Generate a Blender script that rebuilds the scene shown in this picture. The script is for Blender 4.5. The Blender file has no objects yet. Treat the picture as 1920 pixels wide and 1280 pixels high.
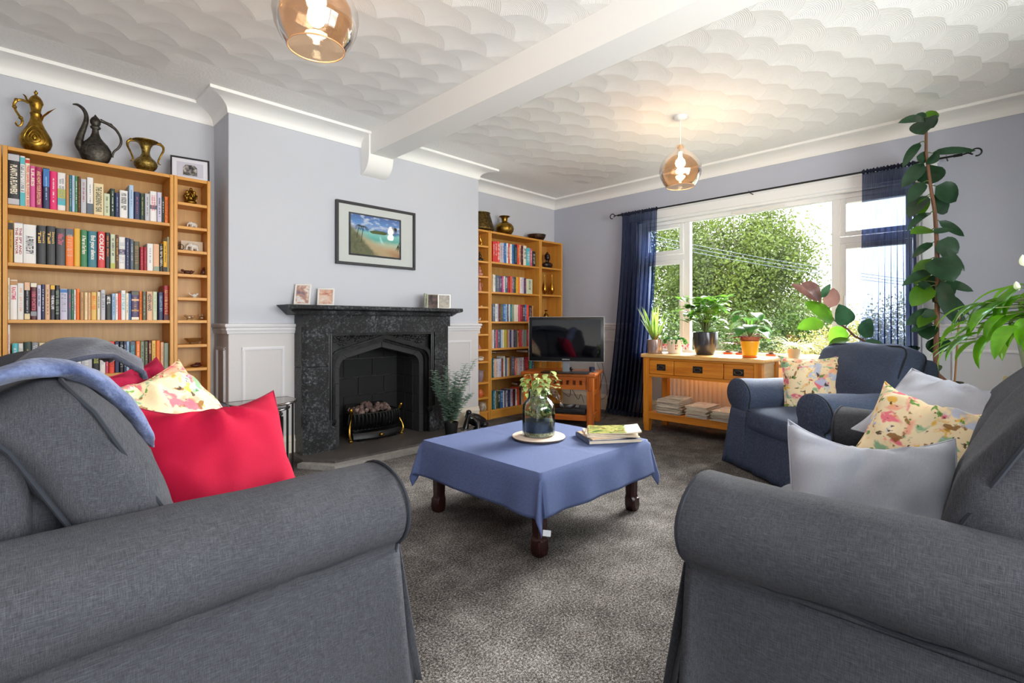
import bpy, bmesh, math, random
from mathutils import Vector, Matrix, noise

S2 = math.sqrt(2.0)
PI = math.pi
COL = bpy.context.scene.collection
SC = bpy.context.scene


def srgb(h, a=1.0):
    h = h.lstrip('#')
    c = [int(h[i:i + 2], 16) / 255.0 for i in (0, 2, 4)]
    return tuple([(v / 12.92 if v <= .04045 else ((v + .055) / 1.055) ** 2.4) for v in c] + [a])


# ------------------------------------------------------------------ camera
cam_d = bpy.data.cameras.new('camera')
cam = bpy.data.objects.new('camera', cam_d)
COL.objects.link(cam)
cam.location = (0, 0, 1.035)
cam.rotation_euler = (PI / 2, 0, -PI / 4)
cam_d.sensor_width = 36.0
cam_d.lens = 36.0 * 940.0 / 1920.0
cam_d.shift_y = -35.0 / 1920.0
cam_d.clip_start = 0.02
cam_d.clip_end = 200
SC.camera = cam

# ------------------------------------------------------------------ world, daylight, exposure
w = bpy.data.worlds.new('sky')
SC.world = w
w.use_nodes = True
nt = w.node_tree
nt.nodes.clear()
out = nt.nodes.new('ShaderNodeOutputWorld')
bg = nt.nodes.new('ShaderNodeBackground')
geo = nt.nodes.new('ShaderNodeTexCoord')
sep = nt.nodes.new('ShaderNodeSeparateXYZ')
ramp = nt.nodes.new('ShaderNodeValToRGB')
ramp.color_ramp.elements[0].position = 0.0
ramp.color_ramp.elements[0].color = (1, 1, 1, 1)
ramp.color_ramp.elements[1].position = 0.8
ramp.color_ramp.elements[1].color = (.90, .94, 1, 1)
nt.links.new(geo.outputs['Generated'], sep.inputs[0])
nt.links.new(sep.outputs['Z'], ramp.inputs[0])
nt.links.new(ramp.outputs[0], bg.inputs['Color'])
bg.inputs['Strength'].default_value = 1.45
nt.links.new(bg.outputs[0], out.inputs['Surface'])

sun_d = bpy.data.lights.new('sun', 'SUN')
sun_d.energy = 8.5
sun_d.angle = math.radians(36)
sun_d.color = (1.0, .965, .92)
sun = bpy.data.objects.new('sun', sun_d)
COL.objects.link(sun)
sun.location = (12, 2, 7)
sun.rotation_euler = Vector((.88, .03, .40)).to_track_quat('Z', 'Y').to_euler()


def portal(name, loc, rot, sx, sy):
    d = bpy.data.lights.new(name, 'AREA')
    d.shape = 'RECTANGLE'
    d.size, d.size_y = sx, sy
    d.cycles.is_portal = True
    o = bpy.data.objects.new(name, d)
    COL.objects.link(o)
    o.location = loc
    o.rotation_euler = rot
    return o


portal('window_portal', (5.16, 1.755, 1.45), (0, PI / 2, 0), 1.5, 2.5)
portal('added_door_portal', (1.55, -1.42, 1.15), (PI / 2, 0, 0), 3.3, 2.1)  # sky portal of the added rear door
# added fill lamp outside an invented garden door behind the viewer
ad = bpy.data.lights.new('added_fill_light', 'AREA')
ad.shape = 'RECTANGLE'
ad.size, ad.size_y = 3.2, 2.0
ad.energy = 34
ad.color = (1, .985, .96)
ao = bpy.data.objects.new('added_fill_light', ad)
COL.objects.link(ao)
ao.location = (1.55, -1.75, 1.25)
ao.rotation_euler = (PI / 2, 0, 0)

vs = SC.view_settings
SC.display_settings.display_device = 'sRGB'
vs.view_transform = 'Standard'
vs.look = 'None'
vs.gamma = 1.0
vs.use_curve_mapping = False
vs.exposure = 2.3
SC.cycles.use_denoising = True
SC.cycles.max_bounces = 10
SC.cycles.diffuse_bounces = 6
SC.cycles.transparent_max_bounces = 24
SC.cycles.caustics_reflective = False
SC.cycles.caustics_refractive = False
SC.cycles.sample_clamp_indirect = 6.0


# ------------------------------------------------------------------ mesh builder
class MB:
    def __init__(s):
        s.v = []
        s.f = []
        s.mi = []
        s.cur = 0
        s.T = None

    def _add(s, vs_, fs_):
        n = len(s.v)
        if s.T is not None:
            vs_ = [tuple(s.T @ Vector(p)) for p in vs_]
        s.v.extend([tuple(p) for p in vs_])
        for f in fs_:
            s.f.append(tuple(i + n for i in f))
            s.mi.append(s.cur)
        return s

    def box(s, x0, x1, y0, y1, z0, z1, bev=0.0, seg=1):
        if bev > 0:
            bm = bmesh.new()
            bmesh.ops.create_cube(bm, size=1.0)
            for v in bm.verts:
                v.co = Vector(((x0 + x1) / 2 + v.co.x * (x1 - x0), (y0 + y1) / 2 + v.co.y * (y1 - y0), (z0 + z1) / 2 + v.co.z * (z1 - z0)))
            bmesh.ops.bevel(bm, geom=list(bm.edges), offset=bev, segments=seg, profile=.5, affect='EDGES')
            s.bm(bm)
            return s
        vs_ = [(x, y, z) for x in (x0, x1) for y in (y0, y1) for z in (z0, z1)]
        return s._add(vs_, [(0, 1, 3, 2), (4, 6, 7, 5), (0, 4, 5, 1), (2, 3, 7, 6), (0, 2, 6, 4), (1, 5, 7, 3)])

    def bm(s, bm):
        bm.verts.index_update()
        s._add([v.co[:] for v in bm.verts], [tuple(v.index for v in f.verts) for f in bm.faces])
        bm.free()
        return s

    def rings(s, rings, closed=True, cap0=False, cap1=False):
        n = len(rings[0])
        vs_ = [p for r in rings for p in r]
        fs_ = []
        for i in range(len(rings) - 1):
            for j in range(n if closed else n - 1):
                k = (j + 1) % n
                fs_.append((i * n + j, i * n + k, (i + 1) * n + k, (i + 1) * n + j))
        if cap0:
            fs_.append(tuple(range(n - 1, -1, -1)))
        if cap1:
            fs_.append(tuple((len(rings) - 1) * n + j for j in range(n)))
        return s._add(vs_, fs_)

    def lathe(s, prof, n=32, c=(0, 0, 0), cap0=True, cap1=False, sx=1, sy=1, wob=None):
        rs = []
        for r, z in prof:
            ring = []
            for j in range(n):
                a = 2 * PI * j / n
                rr = r * (wob(a, z) if wob else 1)
                ring.append((c[0] + sx * rr * math.cos(a), c[1] + sy * rr * math.sin(a), c[2] + z))
            rs.append(ring)
        return s.rings(rs, True, cap0, cap1)

    def tube(s, pts, rad, n=8, caps=True, flat=1.0):
        pts = [Vector(p) for p in pts]
        if not isinstance(rad, (list, tuple)):
            rad = [rad] * len(pts)
        rs = []
        up = Vector((0, 0, 1))
        prev = None
        for i, p in enumerate(pts):
            a = pts[max(0, i - 1)]
            b = pts[min(len(pts) - 1, i + 1)]
            t = (b - a)
            if t.length < 1e-9:
                t = Vector((0, 0, 1))
            t.normalize()
            if prev is None:
                x = t.cross(up)
                if x.length < 1e-3:
                    x = Vector((1, 0, 0))
            else:
                x = prev - t * prev.dot(t)
            x.normalize()
            prev = x.copy()
            y = t.cross(x)
            rs.append([tuple(p + x * rad[i] * math.cos(2 * PI * j / n) + y * rad[i] * flat * math.sin(2 * PI * j / n)) for j in range(n)])
        return s.rings(rs, True, caps, caps)

    def curve(s, pts, rad, n=10):
        """a tube along a smoothed path"""
        P = [Vector(p) for p in pts]
        R_ = rad if isinstance(rad, (list, tuple)) else [rad] * len(P)
        o_, r_ = [], []
        for i in range(len(P) - 1):
            a, b, c, d = P[max(0, i - 1)], P[i], P[i + 1], P[min(len(P) - 1, i + 2)]
            for k in range(5):
                t = k / 5
                o_.append(.5 * ((2 * b) + (c - a) * t + (2 * a - 5 * b + 4 * c - d) * t * t + (3 * b - a - 3 * c + d) * t ** 3))
                r_.append(R_[i] * (1 - t) + R_[i + 1] * t)
        o_.append(P[-1])
        r_.append(R_[-1])
        return s.tube(o_, r_, n)

    def cyl(s, p0, p1, r, n=16, r1=None):
        return s.tube([p0, p1], [r, r if r1 is None else r1], n)

    def prism(s, poly, axis, a, b):
        def P(p, t):
            return {'x': (t, p[0], p[1]), 'y': (p[0], t, p[1]), 'z': (p[0], p[1], t)}[axis]
        return s.rings([[P(p, a) for p in poly], [P(p, b) for p in poly]], True, True, True)

    def grid(s, fn, nu, nv, cu=False):
        vs_ = [fn(i / nu, j / nv) for i in range(nu + (0 if cu else 1)) for j in range(nv + 1)]
        m = nv + 1
        fs_ = []
        NU = nu
        tot = nu if cu else nu + 1
        for i in range(NU):
            for j in range(nv):
                k = (i + 1) % tot
                fs_.append((i * m + j, k * m + j, k * m + j + 1, i * m + j + 1))
        return s._add(vs_, fs_)

    def ball(s, c, r, n=12, m=8, d=0, seed=0):
        if not isinstance(r, (list, tuple)):
            r = (r, r, r)
        rs = []
        for i in range(m + 1):
            th = PI * i / m
            ring = []
            for j in range(n):
                a = 2 * PI * j / n
                q = Vector((math.sin(th) * math.cos(a), math.sin(th) * math.sin(a), math.cos(th)))
                k = 1 + (d * noise.noise(q * 1.7 + Vector((seed, seed * .7, 3))) if d else 0)
                ring.append((c[0] + r[0] * q.x * k, c[1] + r[1] * q.y * k, c[2] + r[2] * q.z * k))
            rs.append(ring)
        return s.rings(rs, True)

    def pad(s, c, size, r, seg=10, crown=.02, wr=.004, seed=0, shape=None, fr=5.0):
        """upholstered cushion block: rounded box with crowned faces"""
        hx, hy, hz = size[0] / 2, size[1] / 2, size[2] / 2
        bm = bmesh.new()
        bmesh.ops.create_cube(bm, size=2.0)
        bmesh.ops.subdivide_edges(bm, edges=list(bm.edges), cuts=seg, use_grid_fill=True)
        for v in bm.verts:
            u = v.co.copy()
            u = Vector([math.copysign(1 - (1 - abs(t)) ** 1.5, t) for t in u])
            p = Vector((u.x * hx, u.y * hy, u.z * hz))
            q = Vector((max(-hx + r, min(hx - r, p.x)), max(-hy + r, min(hy - r, p.y)), max(-hz + r, min(hz - r, p.z))))
            d = p - q
            if d.length > 1e-7:
                p = q + d.normalized() * r * min(1, max(abs(d.x), abs(d.y), abs(d.z)) / r)
            k = (1 - min(1, abs(p.x) / hx) ** 2) * (1 - min(1, abs(p.y) / hy) ** 2)
            p.z += math.copysign(crown * k, p.z) if abs(p.z) > hz * .3 else 0
            k2 = (1 - min(1, abs(p.x) / hx) ** 2) * (1 - min(1, abs(p.z) / (hz + crown)) ** 2)
            p.y += math.copysign(crown * .5 * max(0, k2), p.y)
            nn = noise.noise_vector(p * fr + Vector((seed, seed * 2.3, 1)))
            p += nn * wr + noise.noise_vector(p * fr * 3.1 + Vector((seed, 1, 1))) * wr * .4
            if shape:
                p = shape(p)
            v.co = p + Vector(c)
        s.bm(bm)
        return s

    def build(s, name, mats, parent=None, smooth=True, loc=None, rot=None, sharp=40):
        me = bpy.data.meshes.new(name)
        me.from_pydata(s.v, [], s.f)
        if not isinstance(mats, (list, tuple)):
            mats = [mats]
        for m in mats:
            me.materials.append(m)
        if len(mats) > 1:
            me.polygons.foreach_set('material_index', s.mi)
        if smooth:
            me.polygons.foreach_set('use_smooth', [True] * len(me.polygons))
        me.validate(clean_customdata=False)
        me.update()
        if smooth and sharp:
            try:
                me.set_sharp_from_angle(angle=math.radians(sharp))
            except Exception:
                pass
        o = bpy.data.objects.new(name, me)
        COL.objects.link(o)
        if parent:
            o.parent = parent
        if loc:
            o.location = loc
        if rot:
            o.rotation_euler = rot
        return o


def tag(o, label, cat, group=None, kind=None):
    o['label'] = label
    o['category'] = cat
    if group:
        o['group'] = group
    if kind:
        o['kind'] = kind
    return o


def root(name, label, cat, loc=(0, 0, 0), rz=0.0, group=None):
    o = bpy.data.objects.new(name, None)
    o.empty_display_size = .05
    COL.objects.link(o)
    o.location = loc
    o.rotation_euler = (0, 0, rz)
    return tag(o, label, cat, group)


def struct(o):
    o['kind'] = 'structure'
    return o


def copy_tree(o, parent=None):
    c = o.copy()
    COL.objects.link(c)
    c.parent = parent
    for ch in list(o.children):
        copy_tree(ch, c)
    return c


def text(body, size, mat, parent, M, name='title', extrude=.0003, align='CENTER', fit=None, maxh=None, bold=0.0, shear=0.0):
    """lettering as a mesh part; M places the text plane (x along the line, y up) in parent space"""
    cu = bpy.data.curves.new(name, 'FONT')
    cu.body = body
    cu.size = size
    cu.align_x = align
    cu.align_y = 'CENTER'
    cu.resolution_u = 2
    cu.extrude = extrude
    cu.offset = bold
    cu.shear = shear
    tmp = bpy.data.objects.new('tmp_text', cu)
    COL.objects.link(tmp)
    dg = bpy.context.evaluated_depsgraph_get()
    dg.update()
    me = bpy.data.meshes.new_from_object(tmp.evaluated_get(dg))
    bpy.data.objects.remove(tmp)
    bpy.data.curves.remove(cu)
    xs = [v.co.x for v in me.vertices]
    ys = [v.co.y for v in me.vertices]
    if xs:
        sx = sy = 1.0
        W, Hh = max(xs) - min(xs), max(ys) - min(ys)
        cx, cy = (max(xs) + min(xs)) / 2, (max(ys) + min(ys)) / 2
        if fit:
            sx = fit / W
        if maxh:
            sy = maxh / Hh
            if not fit:
                sx = sy
        for v in me.vertices:
            v.co.x = (v.co.x - cx) * sx
            v.co.y = (v.co.y - cy) * sy
    me.transform(M)
    me.materials.clear()
    me.materials.append(mat)
    me.name = name
    o = bpy.data.objects.new(name, me)
    COL.objects.link(o)
    o.parent = parent
    return o


# ------------------------------------------------------------------ node helper
class NV:
    """a node socket with arithmetic"""
    def __init__(s, t, sock):
        s.t, s.s = t, sock

    def _m(s, op, *a):
        n = s.t.nodes.new('ShaderNodeMath')
        n.operation = op
        for i, q in enumerate((s,) + a):
            if isinstance(q, NV):
                s.t.links.new(q.s, n.inputs[i])
            else:
                n.inputs[i].default_value = q
        return NV(s.t, n.outputs[0])

    def __add__(s, o): return s._m('ADD', o)
    def __sub__(s, o): return s._m('SUBTRACT', o)
    def __mul__(s, o): return s._m('MULTIPLY', o)
    def __truediv__(s, o): return s._m('DIVIDE', o)
    def floor(s): return s._m('FLOOR')
    def frac(s): return s._m('FRACT')
    def abs(s): return s._m('ABSOLUTE')
    def sin(s): return s._m('SINE')
    def lt(s, o): return s._m('LESS_THAN', o)
    def gt(s, o): return s._m('GREATER_THAN', o)
    def pw(s, o): return s._m('POWER', o)
    def mn(s, o): return s._m('MINIMUM', o)
    def mx(s, o): return s._m('MAXIMUM', o)
    def sqrt(s): return s._m('SQRT')
    def atan2(s, o): return s._m('ARCTAN2', o)
    def mod(s, o): return s._m('FLOORED_MODULO', o)


class Mat:
    def __init__(s, name, color='#808080', rough=.6, metal=0.0, spec=None, sheen=0.0, coat=0.0):
        s.m = bpy.data.materials.new(name)
        s.m.use_nodes = True
        s.t = s.m.node_tree
        s.b = s.t.nodes['Principled BSDF']
        s.out = s.t.nodes['Material Output']
        c = srgb(color) if isinstance(color, str) else color
        s.c = c
        s.b.inputs['Base Color'].default_value = c
        s.m.diffuse_color = c
        s.b.inputs['Roughness'].default_value = rough
        s.b.inputs['Metallic'].default_value = metal
        if spec is not None:
            s.b.inputs['Specular IOR Level'].default_value = spec
        if sheen:
            s.b.inputs['Sheen Weight'].default_value = sheen
        if coat:
            s.b.inputs['Coat Weight'].default_value = coat
            s.b.inputs['Coat Roughness'].default_value = .1

    def n(s, kind, **k):
        x = s.t.nodes.new(kind)
        for a, b in k.items():
            setattr(x, a, b)
        return x

    def coord(s, scale=(1, 1, 1), rot=(0, 0, 0), which='Object'):
        tc = s.n('ShaderNodeTexCoord')
        mp = s.n('ShaderNodeMapping')
        mp.inputs['Scale'].default_value = scale
        mp.inputs['Rotation'].default_value = rot
        s.t.links.new(tc.outputs[which], mp.inputs[0])
        return mp.outputs[0]

    def xyz(s, which='Object'):
        tc = s.n('ShaderNodeTexCoord')
        sp = s.n('ShaderNodeSeparateXYZ')
        s.t.links.new(tc.outputs[which], sp.inputs[0])
        return [NV(s.t, sp.outputs[i]) for i in range(3)]

    def noise(s, scale=5, detail=4, co=None, rough=.5, dist=0.0):
        x = s.n('ShaderNodeTexNoise')
        x.inputs['Scale'].default_value = scale
        x.inputs['Detail'].default_value = detail
        x.inputs['Roughness'].default_value = rough
        x.inputs['Distortion'].default_value = dist
        s.t.links.new(co if co is not None else s.coord(), x.inputs['Vector'])
        return NV(s.t, x.outputs['Fac'])

    def voro(s, scale=5, co=None, feature='F1', out='Distance', rnd=1.0):
        x = s.n('ShaderNodeTexVoronoi')
        x.feature = feature
        x.inputs['Scale'].default_value = scale
        x.inputs['Randomness'].default_value = rnd
        s.t.links.new(co if co is not None else s.coord(), x.inputs['Vector'])
        return NV(s.t, x.outputs[out])

    def ramp(s, fac, stops):
        r = s.n('ShaderNodeValToRGB')
        cr = r.color_ramp
        while len(cr.elements) < len(stops):
            cr.elements.new(.5)
        for e, (p, c) in zip(cr.elements, stops):
            e.position = p
            e.color = srgb(c) if isinstance(c, str) else c
        s.t.links.new(fac.s, r.inputs[0])
        return NV(s.t, r.outputs[0])

    def mix(s, fac, a, b, blend='MIX'):
        x = s.n('ShaderNodeMix', data_type='RGBA', blend_type=blend)
        ins = [i for i in x.inputs if i.type == 'RGBA']
        fi = x.inputs[0]
        if isinstance(fac, NV):
            s.t.links.new(fac.s, fi)
        else:
            fi.default_value = fac
        for q, i in ((a, ins[0]), (b, ins[1])):
            if isinstance(q, NV):
                s.t.links.new(q.s, i)
            else:
                i.default_value = srgb(q) if isinstance(q, str) else q
        return NV(s.t, [o for o in x.outputs if o.type == 'RGBA'][0])

    def color(s, v):
        s.t.links.new(v.s, s.b.inputs['Base Color'])
        return s

    def rough(s, v):
        s.t.links.new(v.s, s.b.inputs['Roughness'])
        return s

    def bump(s, h, dist=.002, strength=1.0):
        x = s.n('ShaderNodeBump')
        x.inputs['Strength'].default_value = strength
        x.inputs['Distance'].default_value = dist
        s.t.links.new(h.s, x.inputs['Height'])
        s.t.links.new(x.outputs[0], s.b.inputs['Normal'])
        return s

    def emit(s, c, st):
        s.b.inputs['Emission Color'].default_value = srgb(c)
        s.b.inputs['Emission Strength'].default_value = st
        return s


_cache = {}


def plain(c, rough=.6, metal=0.0, nm='paint'):
    k = (c, rough, metal)
    if k not in _cache:
        _cache[k] = Mat(nm + '_' + c.strip('#'), c, rough, metal).m
    return _cache[k]


def thin_glass(name, tint='#ffffff', gloss=.12, rough=0.02):
    m = Mat(name)
    t = m.t
    tr = m.n('ShaderNodeBsdfTransparent')
    tr.inputs[0].default_value = srgb(tint)
    gl = m.n('ShaderNodeBsdfGlossy')
    gl.inputs['Roughness'].default_value = rough
    lw = m.n('ShaderNodeLayerWeight')
    lw.inputs['Blend'].default_value = .15
    f = NV(t, lw.outputs['Fresnel']) * 1.0 + gloss * .3
    f = f.mn(.9)
    mx = m.n('ShaderNodeMixShader')
    t.links.new(f.s, mx.inputs[0])
    t.links.new(tr.outputs[0], mx.inputs[1])
    t.links.new(gl.outputs[0], mx.inputs[2])
    t.links.new(mx.outputs[0], m.out.inputs['Surface'])
    return m.m


# pixel of the photograph (1920x1280) -> a point on a plane / at a depth, used only to measure
def ray(u, v):
    t = (u - 960) / 940.0
    return Vector(((1 + t) / S2, (1 - t) / S2, (605 - v) / 940.0))


def at(u, v, d):
    r = ray(u, v)
    return Vector((r.x * d, r.y * d, 1.035 + r.z * d))


def onx(u, v, x):
    return at(u, v, x / ray(u, v).x)


def ony(u, v, y):
    return at(u, v, y / ray(u, v).y)
# ------------------------------------------------------------------ materials
def wall_mat():
    m = Mat('wall_paint', '#c3c7d6', .85)
    x, y, z = m.xyz()
    low = z.lt(.975)
    n = m.noise(1.3, 3)
    up = m.mix(n, '#bfc2cb', '#c8cad1')
    c = m.mix(low, up, '#d0cdcd')
    m.color(c)
    m.bump(m.noise(160, 5), .0012, .35)
    return m.m


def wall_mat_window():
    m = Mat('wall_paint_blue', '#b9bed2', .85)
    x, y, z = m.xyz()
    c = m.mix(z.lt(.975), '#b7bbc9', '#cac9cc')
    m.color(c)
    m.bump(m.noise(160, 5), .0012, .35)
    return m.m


def ceiling_mat():
    m = Mat('artex_ceiling', '#f6f5f2', .8)
    x, y, z = m.xyz()
    W, h, R = .434, .1155, .232
    res = None
    base = ((y + (R - .02)) / h).floor()
    # scan rows from the far one to the near one, the far one lies on top
    hh = None
    done = None
    for k in range(0, 5):
        j = base - float(k)
        par = (j * .5).frac() * 2.0
        xs = x - .04 - par * (W * .5)
        cx = ((xs / W) + .5).floor() * W
        dx = xs - cx
        dy = y - j * h
        d = (dx * dx + dy * dy).sqrt()
        ins = d.lt(R)
        rid = ((d * (2 * PI / .0092)).sin() * .5 + .5) * .045 + (d / R).pw(2.2) * 1.5 + .5
        if hh is None:
            hh = rid * ins
            done = ins
        else:
            take = ins * (done * -1.0 + 1.0)
            hh = hh + rid * take
            done = done.mx(ins)
    # stippled border
    ya = (y * 1.0).gt(3.46) * x.gt(.68) + y.gt(3.79)
    bx = x.gt(4.62)
    bord = ya.mx(bx).mn(1.0)
    st = m.noise(70, 3, rough=.7)
    st2 = m.voro(60)
    hb = (st + st2 * .6) * .26
    beam = x.gt(1.55) * x.lt(2.45)
    bord2 = bord
    H = hh * (bord2 * -1.0 + 1.0) + hb * bord2
    m.bump(H, .0135, .95)
    return m.m


def plaster(c='#f3f2ef'):
    m = Mat('gloss_plaster', c, .5)
    m.bump(m.noise(30, 3), .001, .3)
    return m.m


def carpet_mat():
    m = Mat('carpet_pile', '#6d655f', 1.0, spec=.1)
    co = m.coord()
    a = m.noise(320, 2, co, .8)
    b = m.noise(125, 4, co, .8)
    c = m.noise(5, 5, co, .7)
    f = (a * .42 + b * .52 + c * .17 - .055)
    col = m.ramp(f, [(.41, '#262321'), (.475, '#56514e'), (.53, '#87817d'), (.60, '#d4cfcb')])
    m.color(col)
    m.bump(a * .6 + b, .012, 1.0)
    return m.m


def fabric(name, c1, c2, sc=1.0, axis='y', bump=.0012, streak=.32):
    m = Mat(name, c1, .9, spec=.25)
    k = 1500 * sc
    lo = 45 * sc
    if axis == 'y':
        s1, s2 = (k, lo, k), (lo * 1.5, k, lo * 1.5)
    else:
        s1, s2 = (lo, k, k), (k, lo, lo)
    a = m.noise(1.0, 2, m.coord(s1), .6)
    b = m.noise(1.0, 2, m.coord(s2), .6)
    big = m.noise(2.6, 4)
    f = (a * .5 + b * .5 + (big - .5) * .10)
    s3 = (k * .6, lo * .45, k * .6) if axis == 'y' else (lo * .45, k * .6, k * .6)
    s4 = (lo * .5, k * .6, lo * .5) if axis == 'y' else (k * .6, lo * .5, lo * .5)
    st = ((m.noise(1.0, 1, m.coord(s3)) - .57) * 7.0).mx(0.0).mn(1.0).mx(((m.noise(1.0, 1, m.coord(s4)) - .60) * 6.0).mx(0.0).mn(.7))
    col = m.ramp(f, [(.30, c1), (.50, m_mid(c1, c2)), (.72, c2)])
    col = m.mix(st * streak, col, m_mid(c1, c2, 1.35))
    m.color(col)
    m.bump(a + b, bump, .8)
    return m.m


def m_mid(a, b, t=.38):
    A, B = srgb(a), srgb(b)
    return tuple(A[i] * (1 - t) + B[i] * t for i in range(3)) + (1,)


def wood(name, c1, c2, axis='x', sc=1.0, rough=.42, dark=None):
    m = Mat(name, c1, rough)
    s = {'x': (1.2, 16, 16), 'y': (16, 1.2, 16), 'z': (16, 16, 1.2)}[axis]
    co = m.coord(tuple(q * sc for q in s))
    a = m.noise(1.6, 5, co, .6, .6)
    s2 = {'x': (4, 220, 220), 'y': (220, 4, 220), 'z': (220, 220, 4)}[axis]
    b = m.noise(1.0, 2, m.coord(s2))
    f = a * .75 + b * .25
    st = [(.30, c1), (.68, c2)]
    if dark:
        st = [(.22, dark)] + [(.42, c1), (.72, c2)]
    m.color(m.ramp(f, st))
    m.bump(f, .0006, .5)
    return m.m


M = {}
M['wall'] = wall_mat()
M['wall_w'] = wall_mat_window()
M['ceiling'] = ceiling_mat()
M['plaster'] = plaster()
M['trimw'] = plaster('#dcdadd')
M['skirting'] = plaster('#e6dccb')
M['carpet'] = carpet_mat()
M['upvc'] = Mat('white_upvc', '#f1f2f3', .3).m
M['birch'] = wood('birch_veneer', '#c6852e', '#dd9f48', 'z')
M['birchx'] = wood('birch_veneer_shelf', '#c6852e', '#dd9f48', 'x')
M['birch_back'] = wood('birch_back_panel', '#ae7f3e', '#c69752', 'z')
M['oak'] = wood('honey_oak', '#c07018', '#df9430', 'y', rough=.4, dark='#9a5614')
M['oakz'] = wood('honey_oak_upright', '#c07018', '#df9430', 'z', rough=.4, dark='#9a5614')
M['oak_top'] = wood('pale_oak_top', '#c88a3a', '#e8bc78', 'y', rough=.4)
M['teak'] = wood('orange_hardwood', '#a8541a', '#d07a2a', 'x', rough=.3, dark='#84400f')
M['teakz'] = wood('orange_hardwood_upright', '#a8541a', '#d07a2a', 'z', rough=.3, dark='#84400f')
M['mahog'] = wood('dark_mahogany', '#1f0e0d', '#381815', 'z', rough=.25)
M['side_oak'] = wood('pale_side_oak', '#d9ab74', '#eccb98', 'x', rough=.45)


def stone_black(name, c, hi, bump=.006, sc=34, rough=.38, thr=.52):
    m = Mat(name, c, rough)
    a = m.noise(sc, 6, None, .68)
    b = m.noise(sc * 5, 3, None, .6)
    d = m.noise(5, 3)
    pk = (a * .8 + b * .35 - thr) * 5.0 + (d - .55) * 1.5
    m.color(m.mix(pk.mx(0.0).mn(1.0), c, hi))
    m.bump(a + b * .35, bump, 1.0)
    m.rough(pk.mx(0.0).mn(1.0) * .15 + (rough - .04))
    return m.m


M['stone'] = stone_black('painted_black_stone', '#0b0c0f', '#7b8088', .009, 60, .36, .575)  # pale flecks: speckled crust, plus specular sparkle put into the colour
M['stone_s'] = stone_black('smooth_black_paint', '#0b0b0d', '#16171a', .001, 20, .34)
M['firebrick'] = stone_black('grey_firebrick', '#2b2b2d', '#38373a', .0015, 60, .8)
M['firebox'] = stone_black('soot_black_brick', '#19191b', '#242326', .0015, 60, .85)
M['hearth'] = stone_black('dark_hearth_slab', '#4a4644', '#66605c', .001, 18, .5)
M['hearth2'] = stone_black('grey_hearth_edge', '#8b8884', '#a5a29d', .0008, 18, .6)


def metal(name, c1, c2, rough=.3, sc=30, bump=.0015, det=5):
    m = Mat(name, c1, rough, 1.0)
    a = m.noise(sc, det, None, .6)
    m.color(m.ramp(a, [(.35, c1), (.65, c2)]))
    m.bump(a, bump, .7)
    return m.m


M['brass'] = metal('aged_brass', '#6a4f1c', '#b08a3a', .34)
M['brass_d'] = metal('dark_brass', '#3c3220', '#7d6636', .42, 45, .003)
M['brass_h'] = metal('hammered_brass', '#6d5a2c', '#a68d4c', .36, 90, .004)
M['brass_b'] = metal('bright_brass', '#a57e2a', '#cfa548', .25)
M['pewter'] = metal('dark_pewter', '#3d3a36', '#5b5750', .5, 60, .002)
M['bowlm'] = metal('dark_bronze', '#463830', '#6b564a', .4, 40, .002)
M['gold'] = metal('polished_gold', '#b8862c', '#e0b050', .22)
M['chrome'] = Mat('chrome', '#c8c8c8', .15, 1.0).m
M['iron'] = Mat('black_iron', '#0f1012', .4, .3).m
M['blackplastic'] = Mat('black_plastic', '#0d0e11', .3).m
M['greyplastic'] = Mat('grey_plastic', '#5b5d60', .4).m
M['whiteplastic'] = Mat('white_plastic', '#e8e6e2', .4).m

M['sofa'] = fabric('blue_grey_linen', '#232429', '#595a61', 1.0)
M['sofa2'] = fabric('blue_grey_linen_chair', '#293042', '#5f6c86', 1.0)
M['piping'] = Mat('blue_grey_piping', '#23262e', .95).m
M['cloth'] = fabric('blue_cotton', '#434e76', '#65739c', 1.6, 'x', .0006, .1)
M['pink'] = fabric('crimson_velvet', '#920429', '#b70936', 2.0, 'x', .0004, .1)
M['pink2'] = fabric('magenta_velvet', '#860b30', '#a8123f', 2.0, 'x', .0004, .1)
M['grey_c'] = fabric('silver_grey_cotton', '#a4a7b3', '#c3c5cf', 2.0, 'x', .0004, .1)


def throw_mat(name, a, b):
    m = Mat(name, a, .9, sheen=.15)
    n = m.noise(7, 5, None, .6, .8)
    n2 = m.noise(120, 3)
    m.color(m.ramp(n * .8 + n2 * .2, [(.38, a), (.62, b)]))
    m.bump(n2 + n, .004, .8)
    return m.m


M['throw'] = throw_mat('fleece_throw', '#262835', '#454859')
M['throw_edge'] = throw_mat('fleece_underside', '#333f64', '#68749a')


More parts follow.
